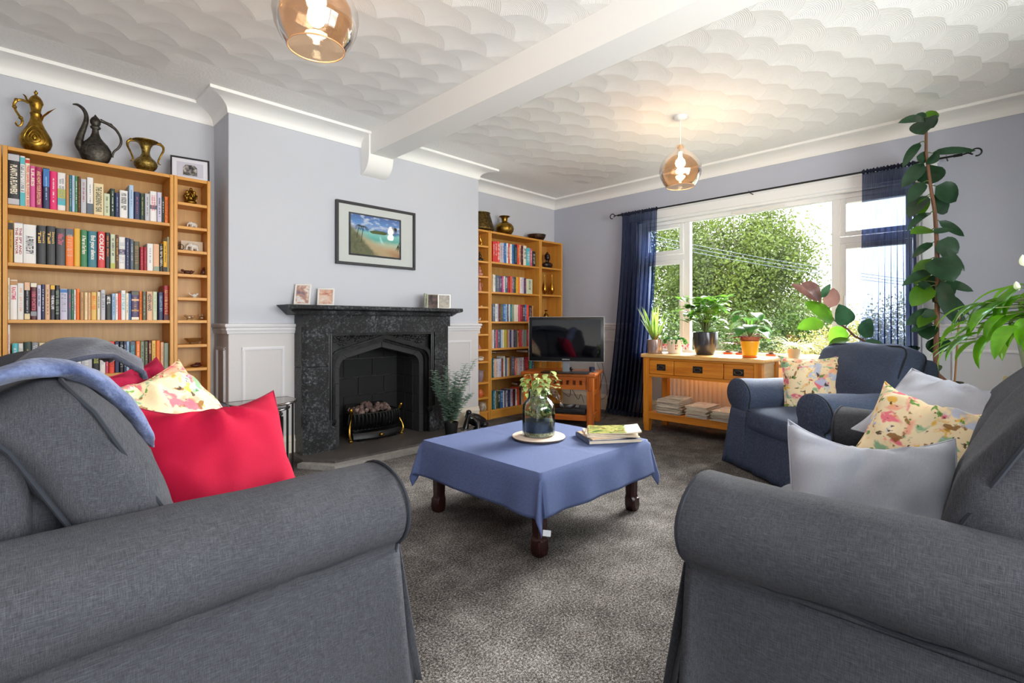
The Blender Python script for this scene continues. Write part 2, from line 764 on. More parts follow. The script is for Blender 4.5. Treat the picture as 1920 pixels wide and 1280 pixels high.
def floral(name, seed=0.0):
    m = Mat(name, '#f1e2bd', .85)
    tc = m.n('ShaderNodeTexCoord')
    mp = m.n('ShaderNodeMapping')
    mp.inputs['Location'].default_value = (seed, seed * 1.7, seed * .3)
    m.t.links.new(tc.outputs['Object'], mp.inputs[0])
    co = mp.outputs[0]
    base = m.mix(m.noise(7, 3, co), '#f3e6c6', '#efcf9a')

    def blob(sc, lo, hi, col, c):
        n = m.noise(sc, 3, c, .55, .5)
        f = ((n - lo) * (1.0 / (hi - lo))).mx(0.0).mn(1.0)
        return f
    off = []
    cur = base
    cols = [(6.5, .56, .62, '#f0a48a'), (8, .57, .62, '#e4607a'), (9, .6, .65, '#e8b23a'), (8, .59, .63, '#7fb089'), (11, .61, .65, '#8b5a1e'), (7, .60, .64, '#b9c3dc'), (13, .64, .67, '#4f8f2c'), (17, .66, .69, '#3a2518')]
    for i, (sc, lo, hi, c) in enumerate(cols):
        mp2 = m.n('ShaderNodeMapping')
        mp2.inputs['Location'].default_value = (i * 3.7 + seed, i * 1.9, i * 2.3)
        m.t.links.new(tc.outputs['Object'], mp2.inputs[0])
        cur = m.mix(blob(sc * 1.45, lo, hi, c, mp2.outputs[0]) * .9, cur, c)
    m.color(cur)
    m.bump(m.noise(300, 2), .0004, .5)
    return m.m


M['floral'] = floral('watercolour_floral', 0.0)
M['floral2'] = floral('watercolour_floral_peach', 5.3)
M['floral3'] = floral('watercolour_floral_cream', 9.1)


def sheer():
    m = Mat('sheer_navy', '#1f2c52', .9)
    x, y, z = m.xyz()
    w1 = (z * 900.0).sin() * .5 + .5
    w2 = m.noise(1.0, 2, m.coord((300, 300, 6)))
    tr = m.n('ShaderNodeBsdfTransparent')
    tr.inputs[0].default_value = (.62, .72, 1, 1)
    tl = m.n('ShaderNodeBsdfTranslucent')
    tl.inputs[0].default_value = srgb('#1d294b')
    df = m.n('ShaderNodeBsdfDiffuse')
    df.inputs[0].default_value = srgb('#12172c')
    a = m.n('ShaderNodeMixShader')
    a.inputs[0].default_value = .5
    m.t.links.new(df.outputs[0], a.inputs[1])
    m.t.links.new(tl.outputs[0], a.inputs[2])
    b = m.n('ShaderNodeMixShader')
    f = (w2 * .5 + .48).mn(.93)
    m.t.links.new(f.s, b.inputs[0])
    m.t.links.new(tr.outputs[0], b.inputs[1])
    m.t.links.new(a.outputs[0], b.inputs[2])
    m.t.links.new(b.outputs[0], m.out.inputs['Surface'])
    return m.m


M['sheer'] = sheer()
M['header'] = Mat('navy_gathered_header', '#141a33', .95).m


def leafm(name, c1, c2, back=None, rough=.35, transl=.35):
    m = Mat(name, c1, rough)
    n = m.noise(9, 3)
    col = m.ramp(n, [(.3, c1), (.7, c2)])
    if back:
        g = m.n('ShaderNodeNewGeometry')
        col = m.mix(NV(m.t, g.outputs['Backfacing']), col, back)
    m.color(col)
    tl = m.n('ShaderNodeBsdfTranslucent')
    m.t.links.new(col.s, tl.inputs[0])
    a = m.n('ShaderNodeMixShader')
    a.inputs[0].default_value = transl
    m.t.links.new(m.b.outputs[0], a.inputs[1])
    m.t.links.new(tl.outputs[0], a.inputs[2])
    m.t.links.new(a.outputs[0], m.out.inputs['Surface'])
    return m.m


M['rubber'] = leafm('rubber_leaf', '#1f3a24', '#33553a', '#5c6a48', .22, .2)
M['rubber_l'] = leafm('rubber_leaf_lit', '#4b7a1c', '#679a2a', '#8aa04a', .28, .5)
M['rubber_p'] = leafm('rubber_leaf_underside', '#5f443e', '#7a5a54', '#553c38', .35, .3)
M['lily'] = leafm('lily_leaf', '#3f7a14', '#6fae22', '#7fb838', .25, .45)
M['green1'] = leafm('fresh_leaf', '#3d6a1c', '#6d9c32', None, .35, .45)
M['green2'] = leafm('deep_leaf', '#23501c', '#417a2c', None, .3, .35)
M['snake'] = leafm('sword_leaf', '#5e8a34', '#a9bf62', None, .35, .4)
M['red_leaf'] = leafm('red_leaf', '#7c2a3c', '#b35a66', None, .4, .3)
M['spider'] = leafm('spider_leaf', '#a9b878', '#dfe0b8', None, .4, .4)
M['eucal'] = leafm('eucalyptus_leaf', '#7d9f8e', '#bcd6c8', '#c0d6ca', .5, .2)
M['varieg'] = leafm('variegated_leaf', '#6f8f34', '#cfd79a', None, .35, .4)
M['succ'] = leafm('succulent_leaf', '#6b5a54', '#8f8a78', None, .5, .1)
M['stem'] = Mat('green_stem', '#5f6a3a', .6).m
M['bark'] = wood('brown_stem', '#5a3d2c', '#8c6248', 'z', 2.0, .8)
M['soil'] = stone_black('potting_soil', '#2b211b', '#4c3b30', .006, 60, .95)
M['terracotta'] = Mat('terracotta', '#b5603c', .7).m
M['glass'] = thin_glass('clear_glass', '#f4faf8', .22)
M['pane'] = thin_glass('window_glass', '#fbfdfd', .06)
M['amber'] = thin_glass('amber_glass', '#f8dabb', .30, .03)


def tree_leaf(name, a, b):
    m = Mat(name, a, .6)
    n = m.noise(1.1, 3)
    n2 = m.noise(14, 2)
    col = m.ramp(n * .6 + n2 * .4, [(.35, a), (.65, b)])
    m.color(col)
    tl = m.n('ShaderNodeBsdfTranslucent')
    m.t.links.new(col.s, tl.inputs[0])
    x = m.n('ShaderNodeMixShader')
    x.inputs[0].default_value = .22
    m.t.links.new(m.b.outputs[0], x.inputs[1])
    m.t.links.new(tl.outputs[0], x.inputs[2])
    m.t.links.new(x.outputs[0], m.out.inputs['Surface'])
    return m.m


M['t_birch'] = tree_leaf('birch_foliage', '#2b3a0c', '#697a2a')
M['t_dark'] = tree_leaf('hedge_foliage', '#2a3c12', '#587024')
M['t_yel'] = tree_leaf('golden_foliage', '#6f6c34', '#a39a5c')
M['lawn'] = stone_black('lawn', '#33451f', '#55662f', .03, 12, .95)
# ------------------------------------------------------------------ the room
AY, BY, WX = 4.24, 3.89, 5.02       # alcove wall, chimney breast, window wall
LX, KY, CZ = -.45, -1.40, 2.61      # left wall, rear wall, ceiling
BX0, BX1 = 1.08, 3.40


def wobj(name, mb, mat, smooth=False):
    return struct(mb.build(name, mat, None, smooth))


wobj('floor', MB().box(LX - .1, WX + .1, KY - .1, AY + .3, -.05, 0), M['carpet'])
m = MB().box(LX - .1, WX + .35, KY - .3, AY + .3, CZ, CZ + .1)
wobj('ceiling', m, M['ceiling'])
# fireplace wall with two alcoves and the chimney breast pierced by the firebox
m = MB()
m.box(LX - .1, WX + .3, AY, AY + .25, 0, CZ)
m.box(BX0, 1.84, BY, AY, 0, CZ)
m.box(2.64, BX1, BY, AY, 0, CZ)
m.box(1.84, 2.64, BY, AY, .92, CZ)
wobj('wall_fireplace', m, M['wall'])
# window wall
Y0, Y1, Z0, Z1 = .50, 3.01, .66, 2.17
m = MB()
m.box(WX, WX + .28, KY - .1, Y0, 0, CZ)
m.box(WX, WX + .28, Y1, AY + .1, 0, CZ)
m.box(WX, WX + .28, Y0, Y1, 0, Z0)
m.box(WX, WX + .28, Y0, Y1, Z1, CZ)
wobj('wall_window', m, M['wall_w'])
wobj('wall_left', MB().box(LX - .15, LX, KY - .1, AY + .1, 0, CZ), M['wall'])
m = MB()
m.box(LX - .1, 0, KY - .12, KY, 0, CZ)
m.box(3.15, WX + .1, KY - .12, KY, 0, CZ)
m.box(0, 3.15, KY - .12, KY, 2.15, CZ)
wobj('wall_rear', m, M['wall'])

# beam and its corbel
m = MB().box(2.10, 2.305, KY, BY, 2.43, CZ + .01)
wobj('trim_beam', m, M['plaster'])
prof = []
for i in range(11):
    a = PI / 2 * i / 10
    prof.append((BY - .14 * math.cos(a), 2.43 - .15 * math.sin(a)))
poly = [(BY + .01, CZ)] + [(BY - .14, CZ)] + prof + [(BY + .01, 2.275)]
m = MB().prism(poly, 'x', 2.085, 2.315)
struct(m.build('trim_corbel', M['plaster'], None, True))

# coving: profile swept along the wall lines
cov = [(0, 2.505), (.008, 2.505), (.012, 2.525)]
for i in range(9):
    a = PI / 2 * i / 8
    cov.append((.012 + .108 * (1 - math.cos(a)), 2.525 + .062 * math.sin(a)))
cov += [(.124, 2.588), (.150, 2.590), (.152, 2.600), (.152, CZ + .005), (0, CZ + .005)]


def coving(name, p0, p1, nrm, e0=0, e1=0):
    """e0/e1: +1 outside mitre, -1 inside mitre"""
    d = Vector((p1[0] - p0[0], p1[1] - p0[1]))
    L = d.length
    d.normalize()
    r0, r1 = [], []
    for o, z in cov:
        r0.append((p0[0] + nrm[0] * o - d.x * o * e0, p0[1] + nrm[1] * o - d.y * o * e0, z))
        r1.append((p1[0] + nrm[0] * o + d.x * o * e1, p1[1] + nrm[1] * o + d.y * o * e1, z))
    m = MB().rings([r0, r1], True, True, True)
    struct(m.build(name, M['plaster'], None, True, sharp=35))


coving('trim_coving_alcove', (LX, AY), (BX0, AY), (0, -1), -1, -1)
coving('trim_coving_breast_side', (BX0, AY), (BX0, BY), (-1, 0), -1, 1)
coving('trim_coving_breast', (BX0, BY), (BX1, BY), (0, -1), 1, 1)
coving('trim_coving_breast_return', (BX1, BY), (BX1, AY), (1, 0), 1, -1)
coving('trim_coving_corner_alcove', (BX1, AY), (WX, AY), (0, -1), -1, -1)
coving('trim_coving_window', (WX, AY), (WX, KY), (-1, 0), -1, -1)
coving('trim_coving_left', (LX, KY), (LX, AY), (1, 0), -1, -1)

# dado rail, skirting
dado = [(0, .955), (.012, .958), (.014, .975), (.022, .985), (.022, .992), (.016, .998), (.026, 1.004), (.030, 1.016), (.026, 1.026), (0, 1.030)]
skirt = [(0, 0), (.018, 0), (.018, .13), (.024, .135), (.022, .15), (.014, .158), (.010, .178), (0, .182)]


def run(name, prof, p0, p1, nrm, mat, e0=0, e1=0):
    d = Vector((p1[0] - p0[0], p1[1] - p0[1])).normalized()
    r0 = [(p0[0] + nrm[0] * o - d.x * o * e0, p0[1] + nrm[1] * o - d.y * o * e0, z) for o, z in prof]
    r1 = [(p1[0] + nrm[0] * o + d.x * o * e1, p1[1] + nrm[1] * o + d.y * o * e1, z) for o, z in prof]
    struct(MB().rings([r0, r1], True, True, True).build(name, mat, None, True, sharp=35))


for nm, prof, mt in (('trim_dado', dado, M['trimw']), ('baseboard', skirt, M['skirting'])):
    run(nm + '_alcove', prof, (LX, AY), (BX0, AY), (0, -1), mt)
    run(nm + '_breast_side', prof, (BX0, AY), (BX0, BY), (-1, 0), mt, 0, 1)
    run(nm + '_breast_near', prof, (BX0, BY), (1.545, BY), (0, -1), mt, 1, 0)
    run(nm + '_breast_far', prof, (2.90, BY), (BX1, BY), (0, -1), mt, 0, 1 if nm == 'trim_dado' else 0)
    run(nm + '_corner', prof, (BX1, AY), (WX, AY), (0, -1), mt)
    run(nm + '_window', prof, (WX, AY), (WX, Y1 + .07 if nm == 'trim_dado' else Y1), (-1, 0), mt)
    run(nm + '_window_far', prof, (WX, Y0 - .07 if nm == 'trim_dado' else Y1), (WX, KY), (-1, 0), mt)


def panel(name, wall, a0, a1, z0, z1):
    """applied moulding rectangle on a wall: wall = ('y', value) faces -y, ('x', value, sign)"""
    w_, t = .022, .012
    m = MB()

    def bar(p, q, r, s_):
        for (i0, i1, tt) in ((0, 1, t * .55), (.25, .75, t)):
            if r is None:
                pass
            if wall[0] == 'y':
                if q - p > s_ - r:
                    k = (s_ - r)
                    m.box(p, q, wall[1] - tt, wall[1] + .002, r + k * i0, r + k * i1)
                else:
                    k = (q - p)
                    m.box(p + k * i0, p + k * i1, wall[1] - tt, wall[1] + .002, r, s_)
            else:
                sg = wall[2]
                xa, xb = sorted((wall[1] + sg * tt, wall[1] - sg * .002))
                if q - p > s_ - r:
                    k = (s_ - r)
                    m.box(xa, xb, p, q, r + k * i0, r + k * i1)
                else:
                    k = (q - p)
                    m.box(xa, xb, p + k * i0, p + k * i1, r, s_)
    bar(a0, a1, z1 - w_, z1)
    bar(a0, a1, z0, z0 + w_)
    bar(a0, a0 + w_, z0 + w_, z1 - w_)
    bar(a1 - w_, a1, z0 + w_, z1 - w_)
    struct(m.build(name, M['trimw'], None, False))


panel('trim_panel_breast', ('y', BY), 1.165, 1.46, .30, .86)
panel('trim_panel_breast_far', ('y', BY), 2.97, 3.30, .30, .86)
panel('trim_panel_breast_side', ('x', BX0, -1), 3.96, 4.16, .30, .86)
panel('trim_panel_window_corner', ('x', WX, -1), 3.18, 3.60, .30, .84)
panel('trim_panel_window_wall', ('x', WX, -1), -.55, .33, .30, .84)

# hearth
P = [(1.488, BY - .001), (1.488, 3.62), (1.635, 3.42), (2.80, 3.42), (2.95, 3.62), (2.95, BY - .001)]
h = root('hearth', 'low dark slate hearth with a paler grey stone kerb under the fireplace', 'hearth', (0, 0, 0))
MB().prism([(1.488, AY - .05), (1.488, 3.62), (1.635, 3.42), (2.80, 3.42), (2.95, 3.62), (2.95, BY + .001), (2.62, BY + .001), (2.62, AY - .05)][1:] if False else P, 'z', 0, .05).build('slab', M['hearth'], h, False)
MB().box(1.846, 2.634, BY - .0005, AY - .03, 0, .05).build('firebox_floor', M['hearth'], h, False)
MB().prism([(1.488, 3.62), (1.44, 3.60), (1.60, 3.35), (2.83, 3.35), (3.0, 3.60), (2.95, 3.62), (2.80, 3.42), (1.635, 3.42)], 'z', 0, .034).build('kerb', M['hearth2'], h, False)

# ------------------------------------------------------------------ window
FX = 5.08
m = MB()
# reveal lining and frame bars
OY0, OY1, OZ0, OZ1 = Y0 + .02, Y1 - .02, .70, 2.15


def fr(m, y0, y1, z0, z1, w_=.05, x0=FX, x1=FX + .06):
    m.box(x0, x1, y0, y0 + w_, z0, z1, .004)
    m.box(x0, x1, y1 - w_, y1, z0, z1, .004)
    m.box(x0, x1, y0 + w_, y1 - w_, z1 - w_, z1, .004)
    m.box(x0, x1, y0 + w_, y1 - w_, z0, z0 + w_, .004)


wf = struct(MB().box(FX, FX + .001, OY0, OY0 + .001, OZ0, OZ0 + .001).build('window_1', M['upvc'], None, False))
m = MB()
fr(m, OY0, OY1, OZ0, OZ1, .045)
for y in (1.06, 2.42):
    m.box(FX, FX + .06, y, y + .065, OZ0 + .045, OZ1 - .045, .004)
for y0, y1 in ((OY0 + .045, 1.06), (2.485, OY1 - .045)):
    m.box(FX, FX + .06, y0, y1, 1.715, 1.775, .004)
o = m.build('window_frame', M['upvc'], wf, True)
for (y0, y1) in ((OY0 + .045, 1.06), (2.485, OY1 - .045)):
    m = MB()
    fr(m, y0 + .003, y1 - .003, 1.778, OZ1 - .048, .042, FX - .012, FX + .05)
    sh = m.build('sash', M['upvc'], wf, True)
    MB().box(FX + .03, FX + .036, y0 + .04, y1 - .04, 1.81, OZ1 - .085).build('pane', M['pane'], sh, False)
    m = MB()
    fr(m, y0 + .003, y1 - .003, OZ0 + .048, 1.712, .042, FX - .012, FX + .05)
    sh = m.build('sash', M['upvc'], wf, True)
    MB().box(FX + .03, FX + .036, y0 + .04, y1 - .04, OZ0 + .085, 1.675).build('pane', M['pane'], sh, False)
    MB().box(FX - .035, FX - .012, y1 - .04 if y0 < 1 else y0 + .02, y1 - .02 if y0 < 1 else y0 + .04, 1.15, 1.27, .004).build('handle', M['whiteplastic'], sh, True)
MB().box(FX + .03, FX + .036, 1.125, 2.42, OZ0 + .045, OZ1 - .045).build('pane', M['pane'], wf, False)
MB().box(FX - .014, FX, 1.50, 1.98, OZ1 - .035, OZ1 - .012, .003).build('trickle_vent', M['whiteplastic'], wf, True)
# reveal, sill board, architrave
m = MB()
m.box(WX - .001, FX + .06, Y0 - .001, OY0, Z0, Z1)
m.box(WX - .001, FX + .06, OY1, Y1 + .001, Z0, Z1)
m.box(WX - .001, FX + .06, Y0, Y1, OZ1, Z1 + .001)
wobj('trim_window_reveal', m, M['upvc'])
m = MB().box(4.925, FX + .06, Y0 - .06, Y1 + .06, .655, .70, .008, 2)
struct(m.build('trim_window_sill', M['upvc'], None, True))
m = MB()
m.box(WX - .03, WX + .001, Y0 - .09, Y1 + .09, Z1, Z1 + .095, .006)
m.box(WX - .036, WX + .001, Y0 - .10, Y1 + .10, Z1 + .085, Z1 + .10, .003)
m.box(WX - .02, WX + .001, Y0 - .07, Y0, .70, Z1, .005)
m.box(WX - .02, WX + .001, Y1, Y1 + .07, .70, Z1, .005)
struct(m.build('trim_window_architrave', M['upvc'], None, True))

# added glazed door in the rear wall, out of view, lets in fill light
d1 = struct(MB().box(0, .06, KY - .1, KY - .02, 0, 2.15).build('door_1', M['upvc'], None, False))
m = MB()
m.box(3.09, 3.15, KY - .1, KY - .02, 0, 2.15)
m.box(.06, 3.09, KY - .1, KY - .02, 2.08, 2.15)
m.box(.06, 3.09, KY - .1, KY - .02, 0, .08)
m.box(1.54, 1.61, KY - .1, KY - .02, .08, 2.08)
m.build('door_frame', M['upvc'], d1, False)
MB().box(.06, 3.09, KY - .062, KY - .058, .08, 2.08).build('pane', M['pane'], d1, False)
# ------------------------------------------------------------------ bookcases
YF = 3.955


def bookcase(label, x0, x1, depth, shelves, group=None, top=2.02):
    """open veneer bookcase; shelves = heights of the shelf tops"""
    t = .02
    r = root('bookcase', label, 'bookcase', ((x0 + x1) / 2, YF, 0), 0, group)
    hw = (x1 - x0) / 2
    for s in (-1, 1):
        a, b = sorted((s * hw, s * (hw - t)))
        MB().box(a, b, 0, depth, 0, top, .0015).build('side_panel', M['birch'], r, True)
    MB().box(-hw + t, hw - t, .003, depth, top - .022, top - .001, .0015).build('top_panel', M['birchx'], r, True)
    MB().box(-hw + t, hw - t, depth - .006, depth - .001, .02, top - .02).build('back_panel', M['birch_back'], r, False)
    for z in shelves:
        MB().box(-hw + t + .0005, hw - t - .0005, .004, depth - .007, z - .02, z, .0015).build('shelf', M['birchx'], r, True)
    MB().box(-hw + t, hw - t, .02, .035, 0, min(shelves) - .021).build('plinth', M['birchx'], r, False)
    return r


LSH = [1.696, 1.373, 1.053, .722, .39, .085]
RSH = [1.694, 1.370, 1.049, .759, .440, .098]
bookcase('wide birch bookcase full of books behind the sofa with red cushions', -.032, .768, .25, LSH)
bookcase('tall very narrow birch bookcase of tiny ornaments, against the chimney breast behind the sofa', .770, .985, .17, [1.849, 1.688, 1.527, 1.366, 1.207, 1.053, .888, .727, .566, .405, .245, .085])
bookcase('tall very narrow birch bookcase with figurines between fireplace and the book-filled one', 3.42, 3.622, .17, [1.853, 1.688, 1.53, 1.368, 1.207, 1.057, .918, .757, .629, .407, .246, .10])
bookcase('wide birch bookcase with small paperbacks behind the television', 3.627, 4.432, .25, RSH)
bookcase('narrow birch bookcase with brass vases and dark bust in the window corner', 4.436, 4.84, .25, [1.70, 1.374, 1.05, .735, .41, .085])
if True:
    m = MB().box(-.075, -.036, YF - .001, YF + .28, 0, 2.02, .002)
    o = m.build('bookcase', M['birch'], None, True)
    tag(o, 'edge of another birch bookcase at the far end of the alcove, mostly out of frame', 'bookcase')

# ------------------------------------------------------------------ fireplace surround
FY = 3.73
fp = root('fireplace_surround', 'black painted stone fireplace surround with Tudor arch and carved frieze', 'fireplace', (2.22, BY - .001, .05))


def L(x, y, z):
    return (x - 2.22, y - BY + .001, z - .05)


yl = FY - BY + .001     # local y of the face
m = MB()
X0, X1 = 1.535 - 2.22, 2.91 - 2.22
IL, IR = 1.735 - 2.22, 2.735 - 2.22
ZT, ZI = 1.095 - .05, .955 - .05
zj = .70 - .05
for a, b in ((X0, IL), (IR, X1)):
    # pier with chamfered outer edges and joint at mid height
    c = .03
    xa, xb = a, b
    left = a < 0
    for z0, z1 in ((0, zj - .002), (zj + .002, ZT)):
        m.box(xa + (c if left else 0), xb - (0 if left else c), yl, 0, z0, z1)
        if left:
            m.box(xa, xa + c, yl + c, 0, z0, z1)
        else:
            m.box(xb - c, xb, yl + c, 0, z0, z1)
    # chamfer stops: full corner blocks at the foot and at the head
    xs = (xa, xa + c) if left else (xb - c, xb)
    m.box(xs[0], xs[1], yl, yl + c, 0, .20)
    m.box(xs[0], xs[1], yl, yl + c, ZT - .09, ZT)
    xo = xa if left else xb
    xi = xa + c if left else xb - c
    m._add([(xo, yl + c, .20), (xi, yl, .20), (xo, yl + c, ZT - .09), (xi, yl, ZT - .09)], [(0, 1, 3, 2)])
m.box(IL, IR, yl, 0, ZI, ZT)
# the swollen foot of each pier
for sg, x in ((1, IL), (-1, IR)):
    pts = [(x, 0), (x + sg * .055, 0), (x + sg * .055, .15), (x + sg * .045, .175), (x + sg * .02, .195), (x + sg * .028, .215), (x + sg * .01, .235), (x, .24)]
    m.prism(pts, 'y', yl, yl + .06)
m.build('stone_frame', M['stone'], fp, False)
# mantel shelf
m = MB()
mx0, mx1 = 1.40 - 2.22, 2.995 - 2.22
prof = [(0, 1.095), (-.18, 1.095), (-.185, 1.10), (-.20, 1.125), (-.235, 1.135), (-.245, 1.14), (-.245, 1.162), (-.238, 1.168), (0, 1.168)]
prof = [(y, z - .05) for y, z in prof]
rs = []
for x, k in ((mx0, 1), (mx1, 1)):
    rs.append([(x + (.0 if z > 1.09 - .0 and y < -.21 or z > 1.085 else (.06 if x < 0 else -.06)), y, z) for y, z in prof])
m.rings([[(mx0 + .0 + (.075 if z < 1.07 else (.03 if z < 1.08 else 0)), y, z) for y, z in prof], [(mx1 - (.075 if z < 1.07 else (.03 if z < 1.08 else 0)), y, z) for y, z in prof]], True, True, True)
m.build('mantel_shelf', M['stone'], fp, False)

# Tudor arch curve in x,z (world)
cxm = 2.235


def arch(hw, zs, zp, r=.09, n=7):
    """half width, spring height, peak height -> polyline left to right (rounded shoulders)"""
    pts = []
    for i in range(n):
        a = PI - (PI / 2 - .28) * i / (n - 1)
        pts.append((-hw + r + r * math.cos(a), zs + r * math.sin(a)))
    pk = (0, zp)
    right = [(-x, z) for x, z in reversed(pts)]
    return pts + [pk] + right


def band(outer, inner, y0, y1, mb, foot=.05):
    o = [(cxm - 2.22 + outer[0][0], foot - .05)] + [(cxm - 2.22 + x, z - .05) for x, z in outer] + [(cxm - 2.22 + outer[-1][0], foot - .05)]
    i = [(cxm - 2.22 + inner[0][0], foot - .05)] + [(cxm - 2.22 + x, z - .05) for x, z in inner] + [(cxm - 2.22 + inner[-1][0], foot - .05)]
    n = len(o)
    vs_ = []
    for k in range(n):
        vs_ += [(o[k][0], y0, o[k][1]), (i[k][0], y0, i[k][1]), (i[k][0], y1, i[k][1]), (o[k][0], y1, o[k][1])]
    fs_ = []
    for k in range(n - 1):
        a, b = k * 4, k * 4 + 4
        for q in range(4):
            w_ = (q + 1) % 4
            fs_.append((a + q, b + q, b + w_, a + w_))
    fs_.append((0, 1, 2, 3))
    fs_.append((4 * n - 4, 4 * n - 1, 4 * n - 2, 4 * n - 3))
    mb._add(vs_, fs_)


o1 = arch(.475, .735, .935)
o2 = arch(.45, .715, .905)
o3 = arch(.425, .70, .88)
o4 = arch(.38, .665, .83)
m = MB()
band(o1, o2, yl + .02, yl + .09, m)
band(arch(.462, .725, .92), arch(.444, .712, .90), yl + .012, yl + .06, m)
band(o2, o3, yl + .045, yl + .10, m)
# side mouldings of the recess: straight vertical rolls
for x in (IL + .008, IR - .008, IL + .026, IR - .026):
    m.tube([(x, yl + .018, .20), (x, yl + .018, ZI)], .009, 8)
m.box(IL, IR, yl + .01, yl + .03, ZI - .02, ZI)
for sg, x in ((1, IL + .04), (-1, IR - .04)):
    m.lathe([(.002, .10), (.006, .12), (.012, .17), (.03, .20), (.034, .215), (.034, .225), (.0, .226)], 12, (x, yl + .03, 0), False)
m.build('arch_moulding', M['stone_s'], fp, True, sharp=30)
# spandrel panel with carved leaves
m = MB()
m.box(IL, IR, yl + .075, yl + .10, zj - .03, ZI)
# (cut by the arch band that stands in front of it)
spn = [p for p in m.f]
m = MB()
pts = [(x + cxm - 2.22, z - .05) for x, z in o1]
top = ZI
for k in range(len(pts) - 1):
    a, b = pts[k], pts[k + 1]
    m._add([(a[0], yl + .05, a[1] - .02), (b[0], yl + .05, b[1] - .02), (b[0], yl + .05, top), (a[0], yl + .05, top)], [(0, 1, 2, 3)])
m._add([(IL, yl + .05, zj - .05), (pts[0][0] + .01, yl + .05, zj - .05), (pts[0][0] + .01, yl + .05, top), (IL, yl + .05, top)], [(0, 1, 2, 3)])
m._add([(pts[-1][0] - .01, yl + .05, zj - .05), (IR, yl + .05, zj - .05), (IR, yl + .05, top), (pts[-1][0] - .01, yl + .05, top)], [(0, 1, 2, 3)])
m.build('spandrel', M['stone_s'], fp, False)
m = MB()
random.seed(4)
for sg in (-1, 1):
    # a running vine
    vine = []
    for k in range(15):
        t = k / 14
        x = .05 + t * .375
        zc = (.935 - .05) - (x / .475) * .13
        zc = (zc + ZI) / 2 + .005
        amp = .004 + .022 * t
        vine.append((cxm - 2.22 + sg * x, yl + .042, zc + amp * math.sin(k * 1.5)))
    m.tube(vine, .005, 6)
    for k in range(1, 15):
        p = vine[k]
        amp = .012 + .016 * k / 14
        for a in (0.9, -1.2, 2.4, 3.7):
            dx, dz = math.cos(a + k * 1.3) * amp, math.sin(a + k * 1.3) * amp
            if p[2] + dz * 1.5 > ZI - .008:
                dz *= .3
            m.ball((p[0] + dx, yl + .042, p[2] + dz), (.011 * (.6 + .5 * k / 14), .008, .007 * (.6 + .5 * k / 14)), 7, 5)
m.build('carved_frieze', M['stone_s'], fp, True)
# voussoirs and jamb blocks of grey firebrick, gaps between them
m = MB()


def vous(a, b, c, d, y0, y1):
    q = [(a[0], a[1]), (b[0], b[1]), (c[0], c[1]), (d[0], d[1])]
    cx_, cz_ = sum(p[0] for p in q) / 4, sum(p[1] for p in q) / 4
    q = [(cx_ + (x - cx_) * .985 , cz_ + (z - cz_) * .985) for x, z in q]
    m.prism(q, 'y', y0, y1)


dx = cxm - 2.22
P_ = lambda lst: [(x + dx, z - .05) for x, z in lst]
A3, A4 = P_(o3), P_(o4)
nA = len(A3)
for k in range(nA - 1):
    vous(A3[k], A3[k + 1], A4[k + 1], A4[k], yl + .075, yl + .20)
mid = nA // 2
ys = [0, .16, .33, .50, A3[0][1]]
for k in range(len(ys) - 1):
    z0, z1 = ys[k], ys[k + 1]
    z1b = z1 if k < 3 else A4[0][1]
    vous((A3[0][0], z0), (A4[0][0], z0), (A4[0][0], z1b), (A3[0][0], z1), yl + .075, yl + .20)
    vous((A4[-1][0], z0), (A3[-1][0], z0), (A3[-1][0], z1), (A4[-1][0], z1b), yl + .075, yl + .20)
m.build('firebrick_lining', M['firebrick'], fp, False)
# firebox of soot-black blocks
m = MB()
fb = [(1.845, yl + .20), (2.63, yl + .20)]
yb = 4.19 - BY
x0, x1 = 1.85 - 2.22, 2.63 - 2.22
g = .004
rows = [0, .165, .33, .495, .66, .80]
for r_ in range(5):
    z0, z1 = rows[r_] + g, rows[r_ + 1]
    cuts = [x0, x0 + .22, x0 + .50, x1] if r_ % 2 else [x0, x0 + .36, x0 + .62, x1]
    for k in range(3):
        m.box(cuts[k] + g, cuts[k + 1], yb - .02, yb, z0, z1, .003)
    for xa, xb in ((x0, x0 + .02), (x1 - .02, x1)):
        ycut = [yl + .17, yb - .16, yb - .02] if r_ % 2 else [yl + .17, yl + .31, yb - .02]
        for k in range(2):
            m.box(xa, xb, ycut[k] + g, ycut[k + 1], z0, z1, .003)
m.box(x0, x1, yl + .17, yb, .80, .85)
m.build('firebox_blocks', M['firebox'], fp, False)

# ------------------------------------------------------------------ grate
gr = root('fire_basket', 'black iron fire basket with brass scroll ends standing in the fireplace', 'fire basket', (2.215, 3.87, .051))
gr.scale = (1.2, 1.1, 1.12)
m = MB()
# bowed front bars
for k in range(15):
    x = -.175 + .35 * k / 14
    bow = -.05 * (1 - (x / .19) ** 2)
    m.tube([(x, bow + .04, .075), (x, bow - .005, .10), (x, bow - .02, .14), (x, bow - .022, .18), (x, bow - .01, .20)], .0075, 6)
for z, rr in ((.075, .007), (.20, .006)):
    m.tube([(-.185 + .37 * k / 10, -.05 * (1 - ((-.185 + .37 * k / 10) / .19) ** 2) + (.03 if z < .1 else -.01), z) for k in range(11)], rr, 6)
for sg in (-1, 1):
    for k in range(6):
        y = .02 + .03 * k
        x = sg * (.19 - .012 * k)
        m.tube([(x * .93, y, .075), (x * 1.05, y, .13), (x * 1.0, y, .20)], .006, 6)
    m.tube([(sg * .19, 0, .20), (sg * .15, .17, .21)], .007, 6)
m.box(-.15, .15, .17, .18, .05, .25, .003)
m.box(-.17, .17, .0, .17, .06, .075, .003)
m.build('basket', M['iron'], gr, True)
m = MB()
bowp = lambda x, o=0: -.05 * (1 - (x / .19) ** 2) + o
rs = []
